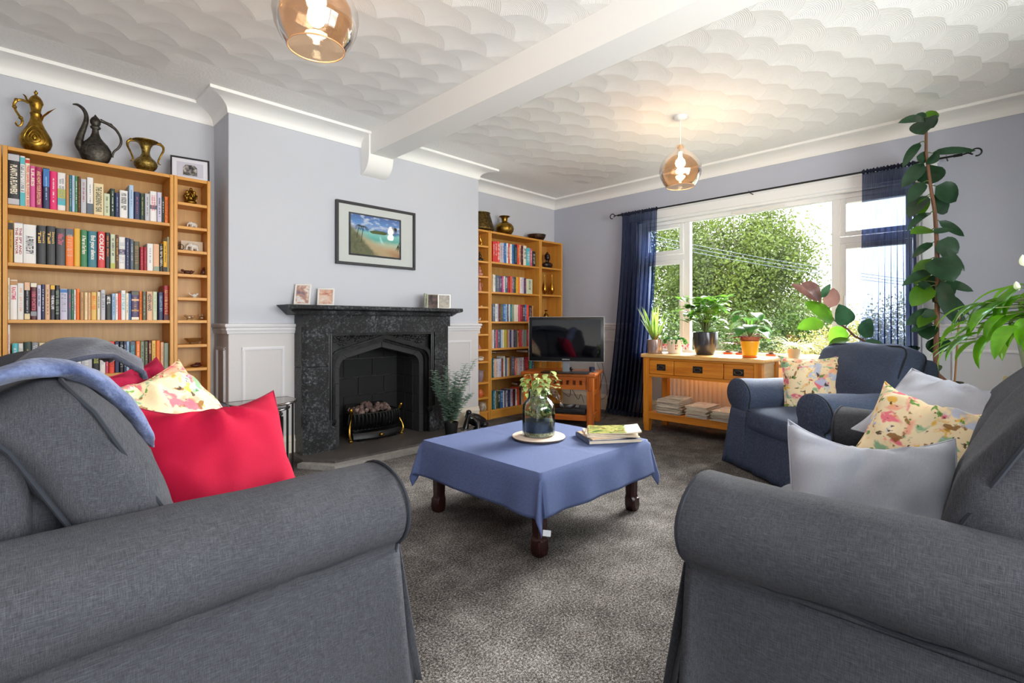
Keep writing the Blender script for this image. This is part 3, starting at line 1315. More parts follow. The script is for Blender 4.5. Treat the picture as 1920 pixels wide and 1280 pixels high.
for k in range(13):
    x = -.185 + .37 * k / 12
    y = bowp(x)
    rs.append([(x, y - .022, .012), (x, y - .030, .02), (x, y - .026, .045), (x, y - .012, .062), (x, y + .012, .064), (x, y + .012, .012)])
m.rings(rs, True, True, True)
for sg in (-1, 1):
    m.box(sg * .12 - .03, sg * .12 + .03, -.04, 0, 0, .014, .003)
m.build('ash_front', M['iron'], gr, True)
for sg in (-1, 1):
    m = MB()
    pts = []
    for k in range(16):
        t = k / 15
        pts.append((sg * (.198 + .014 * math.sin(t * PI * 2)), -.012 - .016 * math.sin(t * PI * 2 + .6), .005 + .225 * t))
    m.tube(pts, [.010 - .004 * math.sin(t * PI) + (.003 if k in (0, 15) else 0) for k, t in enumerate([q / 15 for q in range(16)])], 8)
    m.ball((sg * .198, -.02, .236), .012)
    m.ball((sg * .20, -.02, .008), (.016, .016, .008))
    m.build('brass_scroll', M['brass_b'], gr, True)
m = MB()
m.ball((0, -.088, .038), .014)
m.cyl((0, -.085, .038), (0, -.07, .038), .006)
m.build('brass_knob', M['brass_b'], gr, True)
m = MB()
random.seed(11)
coal_m = stone_black('fire_coal', '#5a4642', '#a08a82', .004, 30, .9)
for k in range(46):
    x = random.uniform(-.15, .15)
    y = random.uniform(.0, .14)
    z = .20 + random.uniform(0, .06) * (1 - abs(x) / .2)
    bm = bmesh.new()
    bmesh.ops.create_icosphere(bm, subdivisions=1, radius=random.uniform(.019, .028))
    for v in bm.verts:
        v.co *= 1 + .35 * noise.noise(v.co * 60 + Vector((k * 3, 0, 0)))
        v.co += Vector((x, y, z))
    m.bm(bm)
o = m.build('coals', coal_m, gr, False)
o['kind'] = 'stuff'

# ------------------------------------------------------------------ picture over the mantel
def art_mat():
    m = Mat('beach_painting', '#7fb4c8', .35)
    x, y, z = m.xyz()
    co = m.coord()
    n1 = m.noise(9, 5, co, .6, .4)
    n2 = m.noise(45, 3, co)
    zz = z + (n1 - .5) * .05
    # bands from bottom: sand, surf, turquoise sea, blue sea, cloud, sky
    c = m.ramp(zz * 2.6 + .5, [(.06, '#a06a4a'), (.22, '#c9a27c'), (.34, '#b9c6ac'), (.44, '#5fb7ae'), (.56, '#8fd0cc'), (.62, '#3f7fb4'), (.66, '#8ea6d8'), (.78, '#5d8fd0'), (.92, '#3f66ac')])
    cl = (m.noise(14, 4, m.coord((1, 1, 2.2))) - .52) * 7.0
    c = m.mix(cl.mx(0).mn(.8) * z.gt(.045), c, '#dfe4f0')
    # beach tongue from the lower left
    d = (z + .02) + (x + .05) * .55
    c = m.mix((d * -14.0 + n2 * .6 - .2).mx(0.0).mn(.85), c, '#c4ab84')
    # dark scrub lower left
    d2 = (z + .05) * .8 + (x + .10) * .75 + (n1 - .5) * .08
    g = m.mix(n2, '#3d3f2c', '#8b8a66')
    c = m.mix((d2 * -30.0 + n2 * 1.2 - .6).mx(0.0).mn(1.0), c, g)
    # islet
    ex = (x - .01) * 9.0
    ez = (z - .035) * 42.0
    isl = (ex * ex + ez * ez).lt(.55) * z.gt(.022)
    c = m.mix(isl, c, '#4a5a2c')
    m.color(c)
    return m.m


pic = root('framed_picture', 'tropical beach painting in thin charcoal frame above the mantel', 'picture', (2.236, BY - .0015, 1.775))
m = MB()
W_, H_ = .758, .52
for a in ((-W_ / 2, W_ / 2, -H_ / 2, -H_ / 2 + .022), (-W_ / 2, W_ / 2, H_ / 2 - .022, H_ / 2)):
    m.box(a[0], a[1], -.03, 0, a[2], a[3], .002)
for a in ((-W_ / 2, -W_ / 2 + .022), (W_ / 2 - .022, W_ / 2)):
    m.box(a[0], a[1], -.03, 0, -H_ / 2 + .02, H_ / 2 - .02, .002)
m.build('frame', plain('#2f3034', .4), pic, True)
MB().box(-W_ / 2 + .02, W_ / 2 - .02, -.012, -.001, -H_ / 2 + .02, H_ / 2 - .02).build('mount', plain('#dedbd8', .8), pic, False)
MB().box(-.265, .235, -.0135, -.012, -.178, .178).build('inner_mount', plain('#3b3a3e', .8), pic, False)
MB().box(-.247, .217, -.015, -.0135, -.163, .165).build('painting', art_mat(), pic, False)
m = MB()
random.seed(2)
for (px, pz0, pz1, s_) in ((-.185, -.03, .075, .9), (-.145, -.06, .07, 1.1)):
    m.tube([(px - .01, -.0155, pz0), (px, -.0155, (pz0 + pz1) / 2), (px + .012, -.0155, pz1)], .0028, 5)
    for k in range(11):
        a = -.5 + 4.2 * k / 10
        q = [(px + .012 + math.cos(a) * t * .05 * s_, -.0158, pz1 + math.sin(a) * t * .035 * s_ - .03 * t * t * s_) for t in (0, .35, .7, 1)]
        m.tube(q, [.002, .0045, .003, .0006], 4, flat=.3)
for k in range(12):
    a = PI + .2 + 2.2 * k / 11 - PI / 3
    q = [(.19 + math.cos(a) * t * .06, -.0158, .09 + math.sin(a) * t * .04 - .02 * t * t) for t in (0, .35, .7, 1)]
    m.tube(q, [.002, .005, .003, .0006], 4, flat=.3)
for k in range(7):
    a = -2.2 + .5 * k
    q = [(.20 + math.cos(a) * t * .04, -.0158, -.055 + math.sin(a) * t * .06) for t in (0, .5, 1)]
    m.tube(q, [.003, .007, .001], 4, flat=.3)
m.build('painted_palms', plain('#4b5236', .6), pic, True)
MB().box(-W_ / 2 + .021, W_ / 2 - .021, -.021, -.020, -H_ / 2 + .021, H_ / 2 - .021).build('glazing', M['pane'], pic, False)

# ------------------------------------------------------------------ photo frames
def photo_mat(name, stops, sc=9, seed=0.0):
    m = Mat(name, stops[0][1], .3)
    tc = m.n('ShaderNodeTexCoord')
    mp = m.n('ShaderNodeMapping')
    mp.inputs['Location'].default_value = (seed, seed, seed)
    m.t.links.new(tc.outputs['Object'], mp.inputs[0])
    m.color(m.ramp(m.noise(sc, 3, mp.outputs[0], .6, .6), stops))
    return m.m


def easel(label, loc, rz, w_, h_, mat):
    r = root('photo_frame', label, 'photo frame', loc, rz, 'photo frames on the mantel')
    T = Matrix.Rotation(-.22, 4, 'X')
    m = MB()
    m.T = T
    b = .012
    for a in ((-w_ / 2, w_ / 2, 0, b), (-w_ / 2, w_ / 2, h_ - b, h_)):
        m.box(a[0], a[1], -.006, .006, a[2], a[3], .0015)
    for a in ((-w_ / 2, -w_ / 2 + b), (w_ / 2 - b, w_ / 2)):
        m.box(a[0], a[1], -.006, .006, b, h_ - b, .0015)
    m.build('frame', plain('#e6e4e0', .4), r, True)
    m = MB()
    m.T = T
    m.box(-w_ / 2 + b, w_ / 2 - b, -.002, .0, b, h_ - b)
    m.build('photograph', mat, r, False)
    m = MB()
    m.T = T
    m.box(-w_ / 2 + .004, w_ / 2 - .004, .002, .007, .004, h_ - .004)
    m.build('backing', plain('#151515', .6), r, False)
    m = MB()
    m.prism([(.022, .03), (.045, h_ * .75), (.088, 0), (.080, 0)], 'x', -.02, .02)
    m.build('easel_leg', plain('#151515', .6), r, False)
    return r


pm1 = photo_mat('couple_photo', [(.3, '#31507c'), (.5, '#c49a86'), (.6, '#e8e4e0'), (.75, '#8a9cb8')], 14, 1)
pm2 = photo_mat('family_photo', [(.3, '#a8584a'), (.5, '#d8b09a'), (.65, '#e8ddd4')], 16, 4)
easel('small white photo frame with blue-toned photo on the mantel end furthest from the window', (1.555, 3.80, 1.169), -.72, .12, .165, pm1)
easel('small white photo frame with reddish portrait, nearer the middle of the mantel', (1.735, 3.79, 1.169), -.60, .125, .14, pm2)
tr = root('triptych_photo_frame', 'folding three-panel photo frame at the window end of the mantel', 'photo frame', (2.775, 3.79, 1.169), 0, 'photo frames on the mantel')
cols = [photo_mat('leafy_photo', [(.35, '#5f7a4c'), (.6, '#cfd6c2')], 20, 2), photo_mat('dark_photo', [(.35, '#251c1c'), (.65, '#6b5450')], 22, 6), photo_mat('brown_photo', [(.35, '#3b2f22'), (.65, '#8a7a60')], 20, 8)]
for k, (ax, ay, bx, by) in enumerate([(-.155, -.06, -.065, .02), (-.065, .02, .04, .0), (.04, .0, .145, -.05)]):
    ang = math.atan2(by - ay, bx - ax)
    ln = math.hypot(bx - ax, by - ay)
    T = Matrix.Translation((ax, ay, 0)) @ Matrix.Rotation(ang, 4, 'Z')
    m = MB()
    m.T = T
    for a in ((0, ln, 0, .005), (0, ln, .125, .13)):
        m.box(a[0], a[1], -.004, .004, a[2], a[3])
    m.box(0, .005, -.004, .004, 0, .13)
    m.box(ln - .005, ln, -.004, .004, 0, .13)
    m.box(0, ln, 0, .004, 0, .13)
    fo = m.build('frame', plain('#b9b4a8', .35, .6), tr, False)
    m = MB()
    m.T = T
    m.box(.005, ln - .005, -.0025, -.0005, .005, .125)
    m.build('photograph', cols[k], fo, False)

# ------------------------------------------------------------------ coffee table with cloth
TX0, TX1, TY0, TY1 = 1.61, 2.495, 1.437, 2.30
tcx, tcy = (TX0 + TX1) / 2, (TY0 + TY1) / 2
ct = root('coffee_table', 'low square dark mahogany coffee table hidden under the blue cloth', 'table', (tcx, tcy, 0))
hw, hd = (TX1 - TX0) / 2 - .006, (TY1 - TY0) / 2 - .006
MB().box(-hw, hw, -hd, hd, .35, .383, .006).build('table_top', M['mahog'], ct, True)
m = MB()
for s in (-1, 1):
    m.box(-hw + .08, hw - .08, s * (hd - .05) - .011, s * (hd - .05) + .011, .27, .35)
    m.box(s * (hw - .05) - .011, s * (hw - .05) + .011, -hd + .08, hd - .08, .27, .35)
m.build('apron', M['mahog'], ct, False)
for sx in (-1, 1):
    for sy in (-1, 1):
        cx_, cy_ = sx * (hw - .055), sy * (hd - .055)
        rs = []
        for z, a, o_ in ((.35, .030, 0), (.12, .028, 0), (.09, .027, 0), (.075, .029, 0), (.07, .032, .002), (.03, .033, .003), (.008, .030, .003), (0, .027, .002)):
            b = .010
            q = []
            for (px, py) in ((-a + b, -a), (a - b, -a), (a, -a + b), (a, a - b), (a - b, a), (-a + b, a), (-a, a - b), (-a, -a + b)):
                q.append((cx_ + px - sx * 0 + sx * o_, cy_ + py + sy * o_, z))
            rs.append(q)
        MB().rings(rs, True, True, True).build('leg', M['mahog'], ct, True)

OH = .185


def cloth_pt(u, v):
    Wx, Wy = (TX1 - TX0) / 2, (TY1 - TY0) / 2
    X = (u * 2 - 1) * (Wx + OH)
    Y = (v * 2 - 1) * (Wy + OH)
    ex = max(0, abs(X) - Wx)
    ey = max(0, abs(Y) - Wy)
    sx, sy = math.copysign(1, X), math.copysign(1, Y)
    bx, by = min(abs(X), Wx), min(abs(Y), Wy)
    zt = .3885
    if ex == 0 and ey == 0:
        zz = zt + .0012 * noise.noise(Vector((X * 5, Y * 5, 0)))
        # fold creases
        zz += .0018 * math.exp(-((X + .02) / .006) ** 2) + .0018 * math.exp(-((Y - .03) / .006) ** 2)
        return (sx * bx, sy * by, zz)
    if ex > 0 and ey > 0:
        r = math.hypot(ex, ey)
        a = math.atan2(ey, ex)
        # the corner falls in a cone fold
        out = .012 + .19 * r + .028 * math.sin(a * 4) * r / .25
        ca, sa = math.cos(PI / 4 + (a - PI / 4) * .62), math.sin(PI / 4 + (a - PI / 4) * .62)
        return (sx * (bx + out * ca * 1.0), sy * (by + out * sa * 1.0), zt - r * .965)
    e = ex + ey
    along = Y if ex > 0 else X
    ph = 3 if ex > 0 else 7
    rip = noise.noise(Vector((along * 4.5, ph, 0))) * .022 + .012 * math.sin(along * 19 + ph) * noise.noise(Vector((along * 2, ph + 5, 0)))
    t = e / OH
    out = .010 + .16 * e + rip * t
    out *= (1 - math.exp(-e / .012))
    z = zt - e * .985 - (.0 if e > .01 else 0)
    z += .006 * noise.noise(Vector((along * 3, ph, 4))) * t
    if ex > 0:
        return (sx * (bx + out), sy * by, z)
    return (sx * bx, sy * (by + out), z)


def nonuni(fn, n, w_):
    # cluster samples at the table edges
    W2 = w_ + OH
    ks = []
    k1 = [-W2 + OH * i / 14 for i in range(14)]
    mid = [-w_ + 2 * w_ * i / 44 for i in range(45)]
    k2 = [w_ + OH * (i + 1) / 14 for i in range(14)]
    return [(q / W2 + 1) / 2 for q in k1 + mid + k2]


us = nonuni(None, 0, (TX1 - TX0) / 2)
vs2 = nonuni(None, 0, (TY1 - TY0) / 2)
m = MB()
vv = [cloth_pt(u, v) for u in us for v in vs2]
nn_ = len(vs2)
m._add(vv, [(i * nn_ + j, (i + 1) * nn_ + j, (i + 1) * nn_ + j + 1, i * nn_ + j + 1) for i in range(len(us) - 1) for j in range(nn_ - 1)])
cl = root('tablecloth', 'blue cotton cloth draped over the low square coffee table', 'tablecloth', (tcx, tcy, 0))
o = m.build('cloth', M['cloth'], cl, True, sharp=48)
sm = o.modifiers.new('thickness', 'SOLIDIFY')
sm.thickness = .0018
sm.offset = 1
# hem: a stitched double edge
m = MB()
edge = [cloth_pt(u, 0) for u in us] + [cloth_pt(1, v) for v in vs2] + [cloth_pt(u, 1) for u in reversed(us)] + [cloth_pt(0, v) for v in reversed(vs2)]
m.tube(edge, .0016, 6, flat=1)
m.build('hem', plain('#33456f', .95), cl, True)
# care label at the near corner
m = MB()
cp = Vector(cloth_pt(0, 0))
m.T = Matrix.Translation(cp + Vector((.012, -.014, .022))) @ Matrix.Rotation(.5, 4, 'Z') @ Matrix.Rotation(.35, 4, 'Y')
m.box(-.002, -.001, -.022, .012, -.012, .012)
m.build('care_label', plain('#dfe3ea', .7), cl, False)

# ------------------------------------------------------------------ television stand
TVR = math.radians(-64)      # local +x runs along the front towards the window
fr_ = Vector((3.996, 2.858))
ex_ = Vector((math.cos(TVR), math.sin(TVR)))      # along the front
ey_ = Vector((-ex_.y, ex_.x))                       # towards the back
WT, DT, HT = .76, .50, .54
ctr = fr_ - ex_ * (WT / 2) + ey_ * (DT / 2)
ts = root('television_stand', 'orange hardwood television stand with slatted sides', 'TV stand', (ctr.x, ctr.y, 0), TVR)
MB().box(-WT / 2, WT / 2, -DT / 2, DT / 2, HT - .032, HT, .008, 2).build('top', M['teak'], ts, True)
lx, ly = WT / 2 - .055, DT / 2 - .05
for sx in (-1, 1):
    for sy in (-1, 1):
        m = MB().box(sx * lx - .032, sx * lx + .032, sy * ly - .032, sy * ly + .032, 0, HT - .032, .003)
        m.build('leg', M['teakz'], ts, True)
        if sy < 0:
            MB().box(sx * lx - .018, sx * lx + .018, -ly - .044, -ly - .032, HT - .17, HT - .045, .004).build('corbel', M['teakz'], ts, True)
for sy in (-1, 1):
    m = MB()
    m.box(-lx + .03, lx - .03, sy * ly - .012, sy * ly + .012, HT - .075, HT - .032)
    m.box(-lx + .03, lx - .03, sy * ly - .012, sy * ly + .012, HT - .165, HT - .120)
    for k in range(9):
        x = -lx + .03 + (2 * lx - .06) * (k + .5) / 9
        m.box(x - .018, x + .018, sy * ly - .010, sy * ly + .010, HT - .121, HT - .074)
    m.build('lattice_rail', M['teak'], ts, False)
for sx in (-1, 1):
    m = MB()
    m.box(sx * lx - .012, sx * lx + .012, -ly + .03, ly - .03, HT - .075, HT - .032)
    m.box(sx * lx - .012, sx * lx + .012, -ly + .03, ly - .03, HT - .235, HT - .195)
    for k in range(4):
        y = -ly + .03 + (2 * ly - .06) * (k + .5) / 4
        m.box(sx * lx - .009, sx * lx + .009, y - .016, y + .016, HT - .196, HT - .074)
    m.build('side_rail', M['teakz'], ts, False)
    MB().box(sx * lx - .012, sx * lx + .012, -ly + .03, ly - .03, .07, .115).build('side_foot_rail', M['teakz'], ts, False)
MB().box(-lx - .01, lx + .01, -ly - .01, ly + .01, .10, .122, .003).build('lower_shelf', M['teak'], ts, True)
MB().box(-lx + .03, lx - .03, -ly - .014, -ly + .006, .07, .10, .003).build('lower_rail', M['teak'], ts, True)

# television
tvc = at(1061, 636, 4.98)
tv = root('television', 'flat black television on the orange hardwood stand', 'television', (ctr.x - .03, ctr.y + .02, HT), TVR)
tvl = Matrix.Rotation(-TVR, 4, 'Z') @ Vector((tvc.x - tv.location.x, tvc.y - tv.location.y, 0))
tx, ty = tvl.x, tvl.y
zb, zt_ = .652 - HT, 1.093 - HT
ww = .375
TYAW = math.radians(4)
Tt = Matrix.Translation((tx, ty, 0)) @ Matrix.Rotation(TYAW, 4, 'Z')


def tvp(fn, nm, mat, par=tv, smooth=True):
    m = MB()
    m.T = Tt
    fn(m)
    return m.build(nm, mat, par, smooth)


tvp(lambda m: m.box(-ww, ww, -.004, .030, zb, zt_, .006, 2), 'housing', M['blackplastic'])
tvp(lambda m: m.box(-ww + .032, ww - .032, -.0055, -.0038, zb + .040, zt_ - .030), 'screen', Mat('black_screen', '#04050a', .04, 0, .6).m, tv, False)


def edge_(m):
    for a in ((-ww - .003, -ww + .003), (ww - .003, ww + .003)):
        m.box(a[0], a[1], -.006, .026, zb - .002, zt_ + .002)
    m.box(-ww, ww, -.006, .026, zt_ - .002, zt_ + .003)
    m.box(-ww, ww, -.006, .026, zb - .003, zb + .002)


tvp(edge_, 'bezel_edge', Mat('silver_trim', '#a9a6a2', .25, .8).m, tv, False)
tvp(lambda m: m.box(-.035, .035, .004, .02, .008, zb, .003), 'neck', Mat('clear_acrylic', '#8d9399', .15, .3).m)
tvp(lambda m: m.box(-.24, .24, -.10, .12, 0, .010, .004, 2), 'base', M['blackplastic'])
tvp(lambda m: m.box(-.20, .20, .03, .055, zb + .08, zt_ - .08, .01), 'rear_cover', M['blackplastic'])
text('SAMSUNG', .02, plain('#c9c9c9', .4), tv, Tt @ Matrix.Translation((0, -.0045, zb + .020)) @ Matrix.Rotation(PI / 2, 4, 'X'), 'maker_lettering', fit=.075, maxh=.012)

# ------------------------------------------------------------------ oak console table
cs = root('console_table', 'honey oak console table with three drawers under the window', 'console table', (4.535, 1.99, 0))
W2, D2, CH = .56, .225, .737      # half length along y, half depth along x
MB().box(-D2, D2, -W2, W2, CH - .034, CH, .006, 2).build('table_top', M['oak_top'], cs, True)
lx, ly = D2 - .045, W2 - .05
for sx in (-1, 1):
    for sy in (-1, 1):
        rs = []
        for z, a in ((CH - .034, .030), (.09, .030), (.085, .030), (0, .023)):
            rs.append([(sx * lx + p * a, sy * ly + q * a, z) for p, q in ((-1, -1), (1, -1), (1, 1), (-1, 1))])
        MB().rings(rs, True, True, True).build('leg', M['oakz'], cs, False)
MB().box(-lx + .01, lx - .01, -ly + .031, ly - .031, CH - .20, CH - .034).build('carcass', M['oak'], cs, False)
m = MB()
m.box(-lx - .026, -lx + .0, -ly + .03, ly - .03, CH - .052, CH - .034)
m.box(-lx - .026, -lx + .0, -ly + .03, ly - .03, CH - .215, CH - .190)
m.build('front_rail', M['oak'], cs, False)
for sy in (-1, 1):
    m = MB()
    m.box(-lx + .03, lx - .03, sy * ly - .012, sy * ly + .012, CH - .215, CH - .034)
    m.box(-lx + .03, lx - .03, sy * (ly + .012) - .006, sy * (ly + .012) + .006, CH - .06, CH - .034)
    m.box(-lx + .03, lx - .03, sy * (ly + .012) - .006, sy * (ly + .012) + .006, CH - .215, CH - .19)
    m.build('side_panel', M['side_oak'], cs, False)
yspan = 2 * (ly - .03)
cuts = [ly - .03, ly - .03 - yspan * .262, ly - .03 - yspan * .738, -ly + .03]
for k in range(3):
    ya, yb_ = cuts[k + 1] + .003, cuts[k] - .003
    d = MB().box(-lx - .024, -lx - .004, ya, yb_, CH - .188, CH - .055, .003).build('drawer', M['oak'], cs, True)
    yc = (ya + yb_) / 2
    zc = CH - .121
    MB().box(-lx - .027, -lx - .0235, yc - .045, yc + .045, zc - .030, zc + .030, .0015).build('handle_plate', plain('#3a332c', .5, .7), d, True)
    m = MB()
    m.tube([(-lx - .036, yc + .030 * math.cos(a * PI / 12), zc - .002 + .017 * math.sin(a * PI / 12)) for a in range(25)], .0035, 6)
    for s in (-1, 1):
        m.ball((-lx - .030, yc + s * .030, zc), .006, 8, 6)
    m.build('ring_pull', plain('#57504a', .4, .8), d, True)
MB().box(-lx - .005, lx + .005, -ly + .02, ly - .02, .165, .183).build('lower_shelf', M['oak'], cs, False)
m = MB()
m.box(-lx - .026, -lx - .004, -ly + .03, ly - .03, .118, .185)
m.box(lx + .004, lx + .026, -ly + .03, ly - .03, .118, .185)
m.build('lower_rail', M['oak'], cs, False)

# radiator under the sill
rd = root('radiator', 'white ridged radiator on the wall below the window sill', 'radiator', (4.955, 1.70, .12))
m = MB()
nR = 40
rs = []
for k in range(nR * 4 + 1):
    y = -.95 + 1.9 * k / (nR * 4)
    o_ = (0, -.006, -.010, -.006)[k % 4]
    rs.append([(o_ - .012, y, .01), (o_ - .012, y, .49), (.0, y, .49), (.0, y, .01)])
m.rings(rs, True, True, True)
m.box(-.020, .045, -.955, .955, .49, .505, .003)
m.box(.0, .02, -.95, .95, 0, .49)
m.build('panel', Mat('cream_enamel', '#efe9dc', .35).m, rd, True)
for s in (-.7, .7):
    MB().box(.02, .064, s - .02, s + .02, .1, .4).build('bracket', M['greyplastic'], rd, False)
for s in (-.97, .97):
    MB().tube([(0.01, s, -.119), (0.01, s, .03), (0.01, s * .97, .03)], .008, 8).build('pipe', M['whiteplastic'], rd, True)

# ------------------------------------------------------------------ sofas and chair
def sofa(label, loc, rz, W, D, seats, mat, name='sofa', cat='sofa', backs=None, az=.515, seatz=.45, seed=0, backz=.92, cush_front=.05, backlean=.46, backoff=.335):
    """roll-arm sofa. local: x along the seat, -y is the front"""
    r = root(name, label, cat, loc, rz)
    yf, yb2 = -D / 2, D / 2
    ac = W / 2 - .15           # arm centre line
    # arms
    for s in (-1, 1):
        prof = []
        prof.append((-.12, .03))
        prof.append((-.12, .28))
        for k in range(21):
            a = math.radians(205 - 250 * k / 20)
            prof.append((.15 * math.cos(a), az + .115 * math.sin(a)))
        prof += [(.088, .425), (.080, .40), (.082, .30), (.090, .15), (.098, .03)]
        n = len(prof)
        rs = []
        ysteps = [yf, yf + .004, yf + .012] + [yf + .012 + (D * .93) * (k + 1) / 26 for k in range(26)]
        cxp, czp = 0, az
        for i, y in enumerate(ysteps):
            sc = (.955, .985, 1.0)[i] if i < 3 else 1.0
            ring = []
            for (px, pz) in prof:
                up = pz > .41
                q = Vector((px * 3.5, y * 3.0, pz * 3.5 + seed * 3 + s))
                nz = noise.noise(q) * .013 + noise.noise(q * 3.3) * .005 + noise.noise(Vector((px * 16, y * 5, pz * 16 + s))) * .003
                ring_c = (0, az) if up else (0, pz)
                dx_, dz_ = px - ring_c[0], pz - ring_c[1]
                l_ = math.hypot(dx_, dz_) or 1
                amp = 1 + nz / .15
                x = ring_c[0] + dx_ * sc * amp
                z = ring_c[1] + dz_ * sc * amp
                if pz < .05:
                    z = pz
                ring.append((s * (ac + x), y, z))
            rs.append(ring)
        m = MB().rings(rs, True, True, True)
        arm = m.build('arm', mat, r, True, sharp=50)
        # piping around the front scroll
        pp = [(s * (ac + px), yf + .010, pz) for px, pz in prof[1:-2]]
        MB().tube(pp, .0052, 6).build('piping', M['piping'], arm, True)
        # seam under the roll
        m = MB()
        m.tube([(s * (ac + .083 + .002), yf + .02 + D * .9 * k / 12, .425 + .004 * math.sin(k * 1.7)) for k in range(13)], .0032, 5)
        m.build('seam', M['piping'], arm, True)
        # skirt on the outer side, with kick pleat at the front corner
        m = MB()
        xo = ac + .094

        def sk(u, v, s=s, xo=xo):
            y = yf + .0 + u * D
            z = .40 * (1 - v) + .012
            wv = .010 * math.sin(u * 9 + seed) * v + .012 * v
            flare = .028 * v * math.exp(-((u - .0) / .05) ** 2)
            return (s * (xo - .012 + .02 * v + wv + flare), y, z)
        m.grid(sk, 40, 8)
        # front panel of arm skirt
        xi = ac - .12

        def skf(u, v, s=s, xi=xi, xo=xo):
            x = xi + (xo - .012 - xi) * u + .02 * v * u
            z = .40 * (1 - v) + .012
            return (s * x, yf - .004 - (.018 + .045 * u ** 3) * v - .008 * math.sin(u * 6) * v, z)
        m.grid(skf, 8, 8)
        # loose pleat tongue behind the corner slit

        def pl(u, v, s=s, xo=xo):
            return (s * (xo - .02 + .045 * v * u), yf - .02 * v - .045 * v * (1 - u), .26 * (1 - v) + .012)
        m.grid(pl, 3, 5)
        o = m.build('skirt', mat, r, True, sharp=0)
        sd = o.modifiers.new('thickness', 'SOLIDIFY')
        sd.thickness = .003
    # base front with skirt
    hw = ac - .11
    m = MB().box(-hw, hw, yf + .03, yb2 - .1, .06, .30)
    m.build('seat_base', mat, r, True)

    def bf(u, v):
        x = -hw + 2 * hw * u
        z = .33 * (1 - v) + .014
        f = .006 * math.sin(u * 23 + seed) * v + .02 * v + .016 * v * math.exp(-((u - .25) / .03) ** 2) + .016 * v * math.exp(-((u - .75) / .03) ** 2)
        return (x, yf + .022 - f - .02, z)
    m = MB().grid(bf, 60, 8)
    o = m.build('front_skirt', mat, r, True, sharp=0)
    sd = o.modifiers.new('thickness', 'SOLIDIFY')
    sd.thickness = .003
    # back frame
    m = MB()
    T0 = m
    m.pad((0, yb2 - .07, .43), (2 * ac - .16, .16, .76), .06, 8, .0, .004, seed + 5)
    m.pad((0, yb2 - .17, .40), (2 * ac - .24, .26, .62), .05, 6, .0, .004, seed + 6)
    m.build('back_frame', mat, r, True, sharp=0)
    # seat cushions
    sw = 2 * hw / seats
    for k in range(seats):
        cx_ = -hw + sw * (k + .5)
        m = MB().pad((cx_, yf + .32, seatz - .085), (sw + .012, .66, .155), .045, 12, .030, .004, seed + k)
        sc_ = m.build('seat_cushion', mat, r, True, sharp=0)
        m = MB()
        loop = []
        hx, hy, rr = sw / 2 + .002, .326, .05
        for (qx, qy, a0) in ((hx - rr, -hy + rr, -90), (hx - rr, hy - rr, 0), (-hx + rr, hy - rr, 90), (-hx + rr, -hy + rr, 180)):
            for j in range(5):
                a = math.radians(a0 + 90 * j / 4)
                loop.append((cx_ + qx + rr * math.cos(a), yf + .32 + qy + rr * math.sin(a), seatz - .028 + noise.noise(Vector((qx * 3 + j, qy * 3, seed))) * .006))
        loop.append(loop[0])
        m.tube(loop, .0048, 6)
        m.build('piping', M['piping'], sc_, True)
    # back cushions
    backs = backs or seats
    bw = 2 * (hw + .055) / backs
    for k in range(backs):
        cx_ = -(hw + .055) + bw * (k + .5)
        Tb = Matrix.Translation((cx_, yb2 - backoff, seatz + .0)) @ Matrix.Rotation(-backlean, 4, 'X')
        hb = (backz - seatz) / math.cos(backlean)
        m = MB()
        m.T = Tb

        def shp(p, seed=seed, k=k):
            # slouch: bulge out below, sink at the top
            t = (p.z / hb) + .5
            p.y -= .035 * math.sin(t * PI)
            p.z -= .02 * (abs(p.x) / bw * 2) ** 2 * (1 if p.z > 0 else 0)
            return p
        m.pad((0, 0, hb / 2), (bw + .004, .19, hb), .06, 18, .02, .022, seed + 11 + k, shp, 4.0)
        bc = m.build('back_cushion', mat, r, True, sharp=0)
        for yy in (-.072, .072):
            m = MB()
            m.T = Tb
            loop = []
            hx, hz, rr = bw / 2 + .0, hb / 2 - .002, .075
            for (qx, qz, a0) in ((hx - rr, -hz + rr, -90), (hx - rr, hz - rr, 0), (-hx + rr, hz - rr, 90), (-hx + rr, -hz + rr, 180)):
                for j in range(6):
                    a = math.radians(a0 + 90 * j / 5)
                    p = Vector((qx + rr * math.cos(a) * .98, 0, qz + rr * math.sin(a)))
                    t = p.z / hb + .5
                    nv = noise.noise_vector(Vector((p.x, yy, p.z)) * 4.0 + Vector((seed + 11 + k, (seed + 11 + k) * 2.3, 1))) * .018
                    loop.append((p.x + nv.x, yy - .035 * math.sin(t * PI) + nv.y, hb / 2 + p.z + nv.z - .02 * (abs(p.x) / bw * 2) ** 2 * (1 if p.z > 0 else 0)))
            loop.append(loop[0])
            m.tube(loop, .0052, 6)
            m.build('piping', M['piping'], bc, True)
    return r


s1 = sofa('blue-grey linen roll-arm sofa with crimson cushions, nearest the bookcase wall', (.33, 2.06, 0), PI / 2, 1.82, .88, 2, M['sofa'], seed=1, backz=.895)
s2 = sofa('blue-grey linen roll-arm sofa with silver-grey cushions, facing the fireplace', (2.08, .16, 0), PI, 1.82, .88, 2, M['sofa'], seed=4, backz=.90)
ca = math.radians(230)
fwd = Vector((math.cos(ca - PI / 2), math.sin(ca - PI / 2)))
cc = Vector((3.47, 1.11)) - fwd * .44
s3 = sofa('blue linen roll-arm armchair under the window with one floral cushion', (cc.x, cc.y, 0), ca, 1.10, .88, 1, M['sofa2'], 'armchair', 'armchair', seed=7, backz=.88, backlean=.34, backoff=.30)


